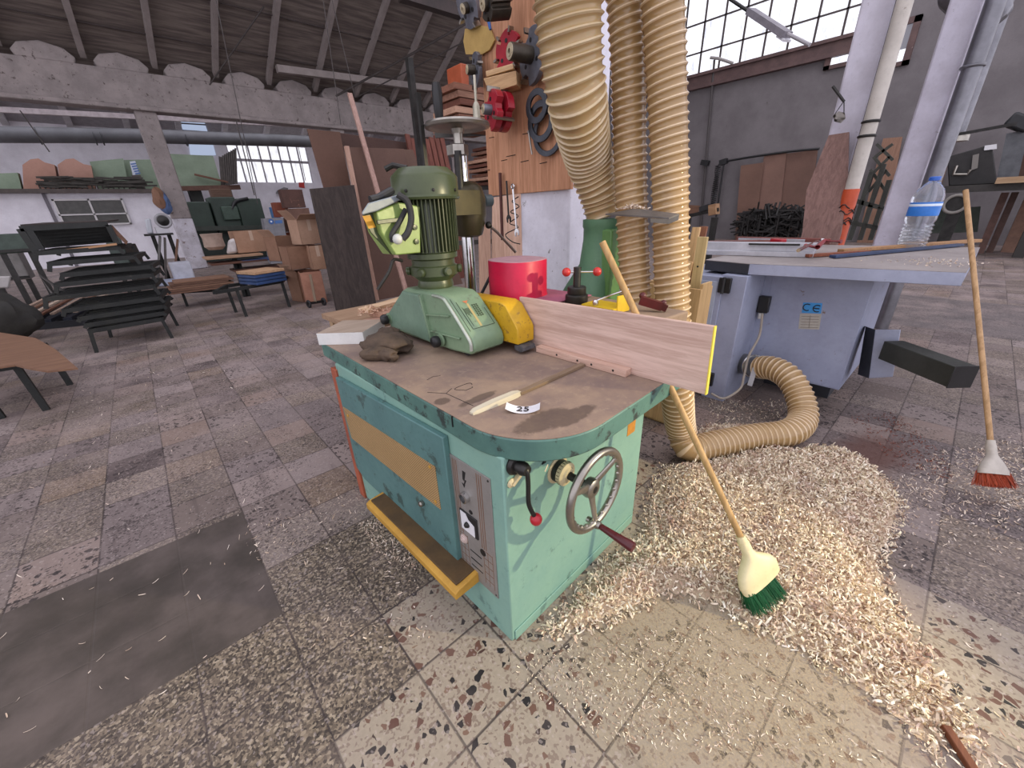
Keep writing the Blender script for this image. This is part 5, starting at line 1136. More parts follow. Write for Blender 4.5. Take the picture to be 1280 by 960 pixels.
vl = thing('fan_unit', 'round grey fan unit hanging below the far right bench', 'fan', f_(1193, 280, .2))
MB().torus(f_(1194, 255, -.1), (-1, 0, .0), .2, .035).build('ring', paint('#807c76', None, .5), vl); MB().lathe([(.16, 0), (.19, .1), (.19, .3), (0, .31)], f_(1194, 255, .0), (1, 0, 0), 20).build('housing', steel_dk, vl)
p_ = f_(1194, 262, .2); MB().span((p_.x, p_.y-.12, 0), (p_.x+.2, p_.y+.12, p_.z)).build('stand', steel_dk, vl)
for i_, (px, pw, m2, lb) in enumerate(((1238, 10, paint('#6d5148', '#5b433b', .7), 'brown timber beam end standing under the far right bench'), (1250, 9, paint('#5e463e', '#4e3a33', .7), 'dark brown timber beam standing right of the lighter one under the bench'), (1274, 20, paint('#8d6d5c', '#7a5e4f', .7), 'pale brown panel standing under the right end of the bench'))):
    p_, q_ = f_(px-pw/2, 285, .9+.25*i_), f_(px+pw/2, 285, .9+.25*i_)
    tag(MB().span((p_.x, q_.y, 0), (p_.x+.2, p_.y, zb3-.2)).build('timber_panel', m2), lb, 'timber')
tag(MB().hexa([f_(1160, 292, 1.4), f_(1222, 290, 1.4), f_(1222, 290, 1.6), f_(1160, 292, 1.6), f_(1165, 262, 1.4), f_(1226, 258, 1.4), f_(1226, 258, 1.6), f_(1165, 262, 1.6)]).build('green_cabinet', paint('#5a6359', '#4a524a', .7)), 'low grey green cabinet standing under the far right bench', 'cabinet')
for i_, (pts, lb) in enumerate((([(1090, 240), (1124, 240), (1128, 171), (1104, 173)], 'tan board leaning on the right wall just left of the right post'), ([(1150, 240), (1178, 238), (1196, 170), (1166, 172)], 'tan brown board leaning on the wall between duct and dark machine'))):
    pp2 = [at(px, py, x=XR-.1) for px, py in pts]; pp2[0].z = 0; pp2[1].z = 0
    tag(MB().prism(pp2, (.06, 0, 0)).build('leaning_board', wood('#9a7864', '#856553', 'z')), lb, 'board')

# strip lamp hanging in front of the long window
fl_ = thing('ceiling_lamp', 'grey strip lamp hanging slanted in front of the long bright window', 'lamp', at(960, 28, x=14))
MB().bar(at(938, 14, x=14), at(984, 44, x=13.4), .26, .14).build('lamp_body', paint('#8f8b92', '#7d7980', .5), fl_)
MB().bar(at(976, 40, x=13.5)+V((0, 0, -.08)), at(985, 46, x=13.38)+V((0, 0, -.08)), .22, .05).build('white_end', paint('#e6e6ec', None, .4), fl_)
MB().tube([at(905, -6, x=14.5), at(940, 17, x=14.05)], .04, 8).build('hanger_rod', steel_dk, fl_); MB().tube([at(984, 42, x=13.4), at(1012, 56, x=13)], .04, 8).build('hanger_rod', paint('#a39fa3', None, .5), fl_)
# ================================================================= left part of the hall
blk_steel = paint('#2f3130', '#232524', .55, .3, scale=4, wear='#4b4743', wearamt=.25)
# stack of black steel frames
def steel_frame(label, L, R, dv, n_sl, leg, y0, legs_to_floor=False, legdx=0):
    a, b = at(*L, y=y0), at(*R, y=y0); z = (a.z+b.z)/2; a = V((a.x, y0, z)); b = V((b.x, y0+.06, z)); d_ = V(dv)
    t_ = thing('steel_trestle', label, 'steel frame', (a.x, a.y, 0), 0, 'stacked black steel frames')
    for p_, q_ in ((a, b), (a+d_, b+d_)): MB().bar(p_, q_, .045, .05).build('rail', blk_steel, t_)
    for p_, q_ in ((a, a+d_), (b, b+d_)): MB().bar(p_, q_, .045, .05).build('end_rail', blk_steel, t_)
    for k in range(1, n_sl+1): MB().bar(a+d_*k/(n_sl+1)+V((0, 0, .01)), b+d_*k/(n_sl+1)+V((0, 0, .01)), .03, .025).build('slat', blk_steel, t_)
    for p_, sx in ((a, -1), (b, 1), (a+d_, -1), (b+d_, 1)):
        e = V((p_.x+sx*legdx+.03*sx, p_.y, 0.0 if legs_to_floor else p_.z-leg)); MB().bar(p_, e, .04, .04).build('leg', blk_steel, t_)
    return t_
fr_ = [((108, 405), (204, 394), 'slim black steel frame squeezed between the two lowest frames', 7.23, False, .03),
       ((80, 388), (200, 374), 'black steel frame just under the widest frame of the stack', 7.29, False, .05),
       ((70, 356), (190, 345), 'black steel frame resting right on top of the widest frame', 7.35, False, .06),
       ((62, 330), (168, 322), 'shallow black steel frame below the one with the wooden edge', 7.41, False, .05),
       ((112, 413), (203, 401), 'lowest black steel frame of the stack, its legs on the floor', 7.2, True, .3),
       ((99, 396), (205, 386), 'second black steel frame from the floor in the stack', 7.26, False, .10),
       ((57, 375), (192, 358), 'widest black steel frame in the middle of the stack', 7.32, False, .12),
       ((78, 343), (189, 335), 'fourth black steel frame up, just under the long top frames', 7.38, False, .20),
       ((46, 319), (147, 308), 'black steel frame with a pale wooden edge near the top of the stack', 7.44, False, .14)]
fr_.sort(key=lambda q: -(q[0][1]+q[1][1]))
zs_ = [ (at(*q[0], y=q[3]).z+at(*q[1], y=q[3]).z)/2 for q in fr_]
fr_ = [(q[0], q[1], q[2], q[3], k == 0, (max(.03, zs_[k]-zs_[k-1]-.05) if k else .3)) for k, q in enumerate(fr_)]
for L_, R__, lb, y0, fl0, lg in fr_: steel_frame(lb, L_, R__, (.12, .85, .0), 4, lg, y0, fl0, .0)
tpf = thing('steel_rack', 'boxy black steel rack with a brown cover on top of the frame stack', 'steel frame', at(80, 300, y=7.5))
g_ = lambda px, py, o=0: at(px, py, y=7.5+o)
for (p_, q_) in (((25, 286), (46, 317)), ((135, 281), (147, 305)), ((25, 286), (135, 280)), ((34, 283), (52, 312))): MB().bar(g_(*p_), g_(*q_), .06, .06).build('upright', blk_steel, tpf)
for k in range(6): MB().bar(g_(30+3*k, 289+4*k, .15+.1*k), g_(137+1.5*k, 283+3.5*k, .15+.1*k), .03, .04).build('slat', blk_steel, tpf)
MB().prism([g_(26, 283), g_(135, 278), g_(135, 278)+V((.1, .95, .02)), g_(26, 283)+V((.1, .95, .02))], (0, 0, .02)).build('dark_cover', paint('#3d3430', '#2f2826', .8), tpf)
MB().hexa([g_(140, 281), g_(160, 302), g_(158, 306), g_(137, 286), g_(140, 281, .9), g_(160, 302, .9), g_(158, 306, .9), g_(137, 286, .9)]).build('brown_flap', wood('#7d5c4b', '#65493b', 'y'), tpf)
MB().bar(g_(48, 317, -.03), g_(146, 305, -.03), .03, .025).build('wooden_edge', wood('#b38a68', '#97714f', 'x'), tpf)
# low pallet of offcuts left of the stack
plt_ = thing('steel_pallet', 'low black pallet piled with short planks left of the frame stack', 'pallet', at(60, 405, z=0))
pA, pB = at(8, 412, z=.052), at(112, 402, z=.052)
for k in range(4): s = V((.1, .55, 0))*k; MB().bar(pA+s, pB+s, .06, .1).build('runner', paint('#25262b', '#1d1e23', .6), plt_)
for k in range(5): p_ = pA.lerp(pB, k/4); MB().bar(p_+V((0, 0, .07)), p_+V((.3, 1.65, .07)), .1, .05).build('cross_bar', paint('#252a38', '#1d212c', .6), plt_)
wds = [wood('#a58f80', '#8a7567', 'y', .7), wood('#7a5b49', '#64493a', 'y', .7), wood('#b9a796', '#9c8a7a', 'y', .7), wood('#6a4a3b', '#56392d', 'y', .7)]
labs = ['pale plank end at the left of the black pallet', 'brown plank second from the left on the black pallet', 'greyish plank crossing the middle of the black pallet', 'dark plank beside the greyish one on the black pallet', 'pale short plank near the frame stack on the black pallet', 'brown plank tucked under the frame stack', 'rough plank lying highest at the back of the pallet']
for k in range(7):
    p_ = pA.lerp(pB, (k+.3)/7.2)+V((0, .05, .17+.004*(k % 2))); q_ = p_+V((.5, 1.1, .16)); tag(MB().bar(p_, q_, .06, .03).build('plank', wds[k % 4], bev=.003), labs[k], 'plank', 'planks on the black pallet')
# small table with a brown sheet at the left edge of the frame
tb2 = thing('steel_table', 'small black steel table at the left edge carrying a brown sheet', 'table', (-1.6, 5.9, 0))
ztb = .43
q1, q2 = at(-40, 466, z=ztb), at(20, 457, z=ztb)
MB().bar(q1, q2, .05, .05).build('rail', blk_steel, tb2); MB().bar(q2, q2+V((.1, .7, 0)), .05, .05).build('rail', blk_steel, tb2); MB().bar(q1+V((.1, .7, 0)), q2+V((.1, .7, 0)), .05, .05).build('rail', blk_steel, tb2)
for p_ in (q2, q1, q2+V((.1, .7, 0)), q1+V((.1, .7, 0))):
    MB().bar(p_, V((p_.x+.03, p_.y-.02, 0)), .045, .045).build('leg', blk_steel, tb2)
bs = [(-60, 420), (0, 417), (45, 424), (70, 438), (98, 462), (60, 466), (35, 462), (20, 458), (-60, 470)]
tag(MB().prism([at(px, py, z=ztb+.03) for px, py in bs], (0, 0, .015)).build('brown_sheet', wood('#85654f', '#715342', 'x', .75)), 'large brown sheet with a broken edge lying on the small black table at the left', 'sheet')
# steel bench with planks, boxes and blue boards
bb = thing('steel_bench', 'black steel bench stacked with planks in front of the cardboard boxes', 'bench', (1.4, 9.6, 0))
zb_t = .46
b1, b2 = at(268, 366, z=zb_t), at(352, 352, z=zb_t); dd = V((.25, .62, 0)); dh = V((-.12, .32, .14))
for p_, q_ in ((b1, b2), (b1+dd, b2+dd), (b1, b1+dd), (b2, b2+dd)): MB().bar(p_, q_, .05, .05).build('rail', blk_steel, bb)
for p_ in (b1.lerp(b2, .3), b2, b1+dd, b2+dd): MB().bar(p_, (p_.x+.02, p_.y, 0), .045, .045).build('leg', blk_steel, bb)
MB().bar(at(206, 366, y=9.9), at(290, 362, y=9.9), .05, .05).build('rail', blk_steel, bb)
p_ = at(228, 366, y=9.9); MB().bar(p_, (p_.x, p_.y, 0), .045, .045).build('leg', blk_steel, bb)
pkw = [wood('#8a6a58', '#705344', 'x', .7), wood('#7b5c4c', '#63493b', 'x', .7), wood('#97745f', '#7c5e4c', 'x', .7)]
h0 = at(248, 364, y=9.8).z
for k in range(6):
    p_, q_ = at(206+(k*5) % 9, 364-4*k, y=9.75), at(290-(k*7) % 13, 358-4.0*k, y=9.75); z_ = h0+.035*k+.05; p_.z = z_; q_.z = z_
    tag(MB().bar(p_, q_, .5, .03).build('plank', pkw[k % 3], bev=.003), ['lowest brown plank of the pile left on the steel bench', 'second plank up in the brown pile on the steel bench', 'third plank up in the brown pile on the steel bench', 'fourth plank up in the brown pile on the steel bench', 'fifth plank up in the brown pile on the steel bench', 'top brown plank of the pile left on the steel bench'][k], 'plank', 'brown planks on the steel bench')
blue = paint('#2f4a78', '#263c62', .5, scale=5)
for k in range(4):
    p_, q_ = b1.lerp(b2, .45)+V((.05, .1, .05+.055*k)), b2+V((-.02, .12, .05+.055*k)); mt = blue if k < 3 else wood('#c9a684', '#ad8a69', 'x')
    tag(MB().bar(p_, q_, .5, .045).build('blue_board' if k < 3 else 'plank', mt, bev=.004), ['lowest blue board on the right of the steel bench', 'middle blue board on the right of the steel bench', 'top blue board on the right of the steel bench', 'pale plank lying on the blue boards'][k], 'board', 'boards on the right of the bench')
rust = wood('#6d4c3e', '#573b30', 'x', .75)
tz = b2.z+.30
for k, (L_, R__, lb, m2) in enumerate((((290, 338), (352, 328), 'wide dark plank bridging the boards behind the blue stack', rust), ((262, 330), (330, 322), 'dark plank lying across the top of the steel bench', rust), ((255, 323), (325, 317), 'pale plank topping the steel bench under the boxes', wood('#b59277', '#98775e', 'x')), ((300, 326), (345, 318), 'blue grey plank on top of the bench beside the box', blue))):
    p_, q_ = at(*L_, y=10.1), at(*R__, y=10.1); q_.z = p_.z
    tag(MB().bar(p_, q_, .55, .04).build('plank', m2, bev=.003), lb, 'plank')
    if k in (1, 2): e_ = p_.lerp(q_, .5); MB().bar((e_.x, e_.y, 0), (e_.x, e_.y, e_.z-.024), .08, .08).build('bearer_post', blk_steel, bb)
card = paint('#a5826a', '#94725b', .85, scale=3); card2 = paint('#8c6a55', '#7c5c49', .85, scale=3); card3 = paint('#b08f78', '#9e7e68', .85, scale=3)
def carton(label, c, size, rz, mat_, flaps=(1, 1, 0, 0), z0=None, ang=.9, tape=True):
    c = V(c); t_ = thing('cardboard_box', label, 'box', c, rz, 'cardboard boxes')
    x, y, z = size[0]/2, size[1]/2, size[2]; th = .008
    b = MB(); b.span((-x, -y, 0), (x, y, th)); b.span((-x, -y, 0), (-x+th, y, z)); b.span((x-th, -y, 0), (x, y, z)); b.span((-x, -y, 0), (x, -y+th, z)); b.span((-x, y-th, 0), (x, y, z))
    b.build('box_body', mat_, t_, True, smooth=False)
    L_ = min(size[0], size[1])*.5
    for i, f_ in enumerate(flaps):
        if not f_: continue
        ux, uy = ((-1, 0), (0, -1), (1, 0), (0, 1))[i]; a = ang*f_
        e = V((ux*math.cos(a)*L_, uy*math.cos(a)*L_, math.sin(a)*L_))
        if ux: P = [V((ux*x, -y, z)), V((ux*x, y, z))]
        else: P = [V((-x, uy*y, z)), V((x, uy*y, z))]
        MB().prism([P[0], P[1], P[1]+e, P[0]+e], V((0, 0, .006))).build('flap', card3, t_, True, smooth=False)
    if tape: MB().span((-.03, -y-.0015, z*.55), (.03, -y, z)).build('tape', paint('#b9a08c', None, .4), t_, True, smooth=False)
    return t_
fl0 = at(378, 374, z=0); Y8 = fl0.y
def cz(px, py, y): return at(px, py, y=y)
c1 = cz(372, 372, 8.5); c1.z = 0
carton('tall opened cardboard box standing on the floor at the left of the box pile', c1+V((.20, .1, 0)), (.42, .36, .56), .3, card2, (1, 0, 0, 0))
c2 = cz(396, 380, 8.2); c2.z = 0
carton('pinkish cardboard box on the floor right against the dark plank', c2, (.36, .40, .58), -.2, paint('#b0806a', '#9d6f5b', .85), (0, 0, 0, 0), tape=False)
c3 = cz(377, 344, 8.45); carton('brown cardboard box in the middle of the box pile', V((c3.x+.04, 8.48, .62)), (.50, .40, .40), .1, card2, (0, 0, 0, 0), tape=False)
c4 = cz(400, 342, 8.25); carton('small cardboard box with a white label beside the dark plank', V((c4.x+.0, 8.2, .60)), (.28, .34, .42), -.1, card, (0, 0, 0, 0))
c5 = cz(384, 313, 8.45); carton('open topmost cardboard box with a raised flap beside the dark plank', V((c5.x+.03, 8.4, 1.04)), (.40, .40, .42), .15, card3, (1, .5, .6, 0))
c6 = cz(362, 330, 8.8); carton('leaning open cardboard box behind the middle of the pile', V((c6.x-.05, 8.95, .75)), (.38, .3, .44), .5, card2, (1, 0, 0, 0), tape=False)
c7 = cz(318, 316, 10.2); carton('closed brown cardboard box sitting on the planks of the steel bench', V((c7.x, 10.3, c7.z+.02)), (.62, .4, .42), .05, card, (0, 0, 0, 0))
tag(MB().hexa([cz(283+dx, 318+dy, 10.1+o) for dx, dy, o in ((0, 0, 0), (15, -2, 0), (15, -2, .3), (0, 0, .3), (2, -18, 0), (14, -22, 0), (14, -22, .3), (2, -18, .3))]).build('white_bag', paint('#cfcac8', '#b8b3b1', .7, scale=9), bev=.05), 'crumpled white bag left of the closed box on the steel bench', 'bag')
tag(MB().lathe([(.12, 0), (.18, .06), (.17, .22), (.19, .3), (.15, .3)], cz(270, 312, 10.2), n=14).build('pale_sack', paint('#a99486', '#937f72', .85, scale=7)), 'small pale sack standing at the left end of the bench top', 'sack')
hd = thing('hand_truck', 'small dark trolley frame on the floor below the cardboard boxes', 'trolley', cz(390, 392, 8.0))
p_ = cz(395, 380, 7.72); p_.z = .0
for s in (-.12, .14): MB().torus(p_+V((s, 0, .07)), (1, .2, 0), .055, .02, 16, 8).build('wheel', black_rub, hd)
MB().bar(p_+V((-.16, 0, .08)), p_+V((.18, 0, .08)), .04, .04).build('axle', steel_dk, hd); MB().bar(p_+V((0, 0, .08)), p_+V((.06, .15, .55)), .04, .04).build('upright', paint('#7d6a56', None, .7), hd)

# dark plank and panels leaning against the lumber
pk_dark = wood('#453c38', '#332c29', 'z', .75, .6)
pz = [at(421, 391, z=0), at(468, 372, z=0)]
P_ = [V((at(421, 388, y=6.95).x, 6.95, 0)), V((at(468, 372, y=6.95).x, 6.95, 0)), at(443, 231, y=7.25), at(388, 236, y=7.25)]
P_[1].x = at(468, 366, y=6.95).x
tag(MB().prism(P_, (.0, .06, 0)).build('dark_plank', pk_dark, bev=.004), 'wide dark weathered plank leaning upright left of the green motor', 'plank')
lean_y = 7.75
def lean_panel(name, label, px4, y0, y1, th, m2, z0=True, cat='panel', grp=None):
    a, b, c, d_ = px4
    p_ = [at(*a, y=y0), at(*b, y=y0), at(*c, y=y1), at(*d_, y=y1)]
    if z0: p_[0].z = 0; p_[1].z = 0
    return tag(MB().prism(p_, (0, th, 0)).build(name, m2, bev=.003), label, cat, grp)
lean_panel('hardboard_sheet', 'plain brown panel rising above the dark plank at the left', ((438, 345), (462, 345), (425, 165), (384, 161)), 7.9, 8.2, .03, paint('#66483a', '#5a3f32', .7, scale=1.2))
lean_panel('dark_sheet', 'dark reddish brown panel standing behind the long pale batten', ((470, 345), (560, 345), (508, 178), (425, 166)), 8.3, 8.5, .03, paint('#4c3229', '#412a22', .7, scale=1.2))
fb3 = lean_panel('framed_board', 'tall brown board with a pale wooden edge right of the dark plank', ((474, 372), (535, 372), (505, 186), (434, 184)), 7.35, 7.7, .03, paint('#644a3e', '#583f35', .7, scale=1.2))
a_, b_ = at(471, 374, y=7.33), at(433, 183, y=7.68); a_.z = 0
MB().bar(a_, b_, .07, .06).build('pale_edge', wood('#c4a08e', '#ab8775', 'z', .6), fb3)
lean_panel('framed_board', 'second brown board half hidden behind the green motor', ((520, 372), (580, 372), (516, 187), (464, 186)), 7.5, 7.85, .03, paint('#6b5043', '#5d4539', .7, scale=1.2))
a_, b_ = at(505, 330, y=6.6), at(437, 117, y=7.9); a_.z = 0
tag(MB().bar(a_, b_, .075, .05).build('long_batten', wood('#b8968a', '#9d7c70', 'z', .6), bev=.003), 'long pale pinkish batten leaning high above the panels behind the motor', 'batten')
rb_ = wood('#7b4a3e', '#613930', 'z', .65)
for k in range(8):
    px = 507+6*k
    lean_panel('reddish_board', ['leftmost of the eight reddish boards leaning behind the motor', 'second of the eight reddish boards from the left', 'third of the eight reddish boards from the left', 'fourth of the eight reddish boards from the left', 'fifth of the eight reddish boards from the left', 'sixth of the eight reddish boards from the left', 'seventh of the eight reddish boards from the left', 'rightmost of the eight reddish boards, next to the feeder handwheel'][k], ((px+38, 345), (px+44, 345), (px+5, 168+((k*5) % 7)), (px, 167+((k*5) % 7))), 8.0+.03*k, 8.3+.03*k, .06, rb_, True, 'board', 'reddish boards behind the motor')
# lumber rack behind the tool board
lr = thing('lumber_rack', 'dark steel lumber rack behind the tool board', 'rack', (3.2, 4.6, 0))
ly = 4.7
l_ = lambda px, py, o=0: at(px, py, y=ly+o)
for px in (552, 668): p_ = l_(px, 200); MB().bar((p_.x, ly+.5, 0), (p_.x, ly+.5, l_(px, 60).z), .07, .07).build('upright', steel_dk, lr)
for py in (169, 237.5, 305): MB().bar(l_(545, py, .1), l_(672, py-6, .1), .05, .06).build('shelf_arm', paint('#4d4c48', '#3f3e3b', .6), lr)
lwm = [wood('#8a5f4c', '#6f4a3a', 'x', .7), wood('#9b7460', '#7e5b4a', 'x', .7), wood('#74493a', '#5d392d', 'x', .7), wood('#b59078', '#987460', 'x', .7)]
rr = random.Random(21)
nm = ['lowest', 'second', 'third', 'fourth', 'fifth', 'sixth', 'seventh', 'eighth', 'ninth']
for k in range(6):
    py = 160-9.5*k; a_, b_ = l_(553+rr.uniform(0, 10), py, .1), l_(604+rr.uniform(-6, 4), py-2, .1); b_.z = a_.z
    tag(MB().bar(a_, b_, .5, .065).build('lumber_board', lwm[(k*3+1) % 4], bev=.003), nm[k]+' board from below in the upper left lumber stack beside the tool board', 'board', 'boards on the upper lumber shelf')
p_ = l_(572, 92, .1)-V((0, 0, .045)); tag(MB().box(p_, (.11, .3, .22)).build('orange_tin', paint('#a9502c', '#93441f', .5), bev=.01), 'orange tin standing on the upper lumber stack beside the grey cutter', 'tin')
for k in range(9):
    py = 230-5.6*k; a_, b_ = l_(594+rr.uniform(0, 12), py, .05), l_(668, py-5, .05); b_.z = a_.z
    tag(MB().bar(a_, b_, .5, .036).build('lumber_board', lwm[(k*5+2) % 4], bev=.003), nm[k]+' thin board from below in the lumber pile between column and tool board', 'board', 'thin boards on the middle lumber shelf')
lean_panel('pale_board', 'pale pinkish board standing behind the hanging wrenches', ((612, 345), (672, 345), (672, 238), (617, 247)), 4.5, 4.5, .03, wood('#d0ae98', '#b8947e', 'z', .6), True, 'board')
lean_panel('pale_board', 'narrow pale upright board right of the feeder column', ((598, 345), (612, 345), (613, 280), (600, 282)), 4.4, 4.4, .04, wood('#c7a48d', '#ae8a75', 'z', .6), True, 'board')
struct(MB().box(l_(610, 150, 1.6), (2.2, .1, 5)).build('partition', paint('#807a78', '#6f6a68', .9)))if False else None

# ---------------------------------------------------------------- mezzanine and machines at the back
my = 24.0
m_ = lambda px, py, o=0: at(px, py, y=my+o)
zm = m_(60, 236).z
mx = at(205, 236, y=my).x
struct(MB().span((-14, my, zm-.14), (mx, BY, zm)).build('mezzanine_floor', paint('#5c5450', '#4b4441', .8), smooth=False))
struct(MB().span((-14, my+.25, 0), (mx, my+.45, zm-.14)).build('wall_partition', white_wall, smooth=False))
w5 = [m_(64, 249, .2), m_(157, 247, .2), m_(165, 280, .2), m_(76, 282, .2)]
w5o = struct(MB().span((w5[0].x, my+.2, w5[2].z), (w5[2].x, my+.26, w5[0].z)).build('window_5', paint('#4b4a46', '#3c3b38', .3), smooth=False))
mu = MB(); xa, xb_, za, zb_ = w5[0].x, w5[2].x, w5[2].z, w5[0].z
for a, b in (((xa, za), (xa+.06, zb_)), ((xb_-.06, za), (xb_, zb_)), ((xa, zb_-.06), (xb_, zb_)), ((xa, za), (xb_, za+.06)), (((xa+xb_)/2-.03, za), ((xa+xb_)/2+.03, zb_)), ((xa, za+(zb_-za)*.4), (xb_, za+(zb_-za)*.4+.05))): mu.span((a[0], my+.15, a[1]), (b[0], my+.21, b[1]))
mu.build('window_bars', paint('#c9c6c6', None, .7), w5o, smooth=False)
struct(MB().span((m_(52, 240).x-.05, my+.2, 0), (m_(52, 240).x+.05, my+.25, zm-.14)).build('trim_4', paint('#6d6970', None, .7), smooth=False))
gp = paint('#8fa08a', '#7f907b', .7, scale=1.5)
def mez(name, label, pts, o, th, m2, cat, grp=None, floor_=True):
    p_ = [m_(px, py, o) for px, py in pts]
    if floor_:
        lo_ = min(q.z for q in p_)
        for q in p_:
            if q.z < lo_+.25: q.z = zm+.002
    return tag(MB().prism(p_, (0, th, 0)).build(name, m2), label, cat, grp)
mez('green_board', 'pale green panel at the far left of the upper floor', ((-10, 235), (26, 234), (22, 216), (-10, 217)), .5, .5, gp, 'panel', 'green panels on the upper floor')
mez('green_board', 'pale green panel right of the pink crates on the upper floor', ((120, 233), (160, 233), (154, 198), (112, 202)), .8, .2, gp, 'panel', 'green panels on the upper floor')
mez('green_board', 'long pale green panel behind the blue striped board on the upper floor', ((158, 233), (205, 233), (200, 199), (154, 200)), 1.2, .2, gp, 'panel', 'green panels on the upper floor')
mez('pink_crate', 'pinkish gabled crate end on the upper floor, left of two', ((28, 234), (72, 233), (68, 206), (56, 203), (48, 198), (38, 199), (28, 206)), .4, .9, paint('#b58c7b', '#a37b6b', .8, scale=1), 'crate', 'pink crates on the upper floor')
mez('pink_crate', 'pinkish gabled crate end on the upper floor, right of two', ((74, 233), (118, 233), (114, 207), (104, 205), (92, 198), (82, 199), (72, 206)), .45, .9, paint('#b78f7f', '#a57e6e', .8, scale=1), 'crate', 'pink crates on the upper floor')
bz_ = mez('striped_board', 'narrow white and blue striped board on the upper floor', ((166, 219), (174, 218), (169, 201), (162, 202)), .7, .05, paint('#c9d0dc', None, .6), 'board', None, False)
bz_.location.z += 0
for k in range(5): MB().prism([m_(163.2+1.4*k+dx, 204.5+3*k+dy, .69) for dx, dy in ((0, 0), (6.5, -1), (7, .6), (.5, 1.6))], (0, .01, 0)).build('stripe', paint('#4f6fa8', None, .6), bz_)
MB().bar(m_(170, 219, .72), (m_(170, 219, .72).x, my+.72, zm), .3, .1).build('stand', paint('#5c5450', None, .8), bz_)
hp_ = MB(); rr = random.Random(5)
for k in range(70): px = rr.uniform(44, 165); p_ = m_(px, rr.uniform(221, 234), .15+rr.uniform(-.08, .08)); hp_.bar(p_, p_+V((rr.uniform(.3, .9), rr.uniform(-.1, .1), rr.uniform(-.05, .05))), .06, .06)
for k in range(18): p_ = m_(46+6.6*k, 226, .18); hp_.bar((p_.x, p_.y, zm), p_, .05, .05)
tag(hp_.build('metal_offcuts', paint('#4a4742', '#38352f', .7), smooth=False), 'low heap of dark metal offcuts along the edge of the upper floor', 'scrap heap', None, 'stuff')
# green lean-to at the right end of the upper floor
gs = thing('green_booth', 'pale green booth with a dark corrugated side at the right end of the upper floor', 'booth', (2.6, 25, 0))
zg = at(240, 233, y=25.5).z
p_, q_ = at(222, 233, y=25.5), at(292, 231, y=25.5); t_ = at(250, 194, y=25.5).z
MB().span((p_.x, 25.5, zg), (q_.x-.5, 25.7, t_)).build('front_panel', gp, gs); 
cs = MB()
for k in range(8): cs.bar(at(279+2.4*k, 232-.3*k, y=25.45-.05*k), at(276+2.6*k, 196-1.5*k, y=25.45-.05*k), .17, .06)
cs.build('corrugated_side', paint('#5c5652', '#4a4542', .7), gs)
MB().bar(at(215, 236, y=25.4), at(300, 234, y=25.4), .2, .2).build('sill', paint('#6b4f44', '#5a4238', .8), gs)
for px in (224, 286): q_ = at(px, 236, y=25.45); MB().bar((q_.x, 25.45, 0), (q_.x, 25.45, q_.z), .16, .16).build('prop', paint('#5c5652', None, .8), gs)
MB().bar(at(243, 218, y=25.3), at(290, 229, y=25.3), .1, .08).build('leaning_rail', wood('#7d5a4a', '#67483b', 'x'), gs)
MB().span((at(231, 222, y=25.6).x, 25.55, 0), (at(246, 222, y=25.6).x, 26.4, at(236, 216, y=25.6).z)).build('dark_cupboard', paint('#2d302d', '#242724', .7), gs)
# dark green wide belt machine
gm2 = paint('#34443a', '#2a382f', .5, scale=2)
gmn = thing('green_machine', 'long dark green woodworking machine below the daylit window', 'machine', (3.3, 19.5, 0))
n_ = lambda px, py, o=0: at(px, py, y=19.5+o)
za_, zb_ = n_(300, 290).z, n_(300, 246).z
for a, b, c in ((236, 268, .05), (268, 302, .0), (300, 333, .02)): MB().span((n_(a, 270).x, 19.5-c, za_), (n_(b, 270).x-.06, 20.6, zb_-(c*3))).build('hood', gm2, gmn, bev=.04)
MB().span((n_(282, 280).x, 19.35, n_(290, 275).z), (n_(302, 280).x, 19.5, n_(290, 258).z)).build('motor_box', paint('#43564a', '#38493e', .5), gmn, bev=.03)
MB().span((n_(240, 290).x, 19.6, 0), (n_(330, 290).x, 20.5, za_)).build('machine_base', paint('#26302a', '#1f2722', .6), gmn)
MB().bar(n_(238, 286, -.2), n_(335, 284, -.2), .3, .16).build('table', paint('#3a4139', '#2e342d', .5), gmn)
MB().tube(bez([n_(290, 262, -.1), n_(295, 252, -.1), n_(310, 248, -.1)], 5), .06, 8).build('cable', black, gmn)
tag(MB().box(n_(276, 243, .4)+V((0, 0, .0)), (.65, .5, .35)).build('wooden_box', wood('#6f5647', '#5b4538', 'x'), bev=.01), 'small brown box standing on top of the dark green machine', 'box')
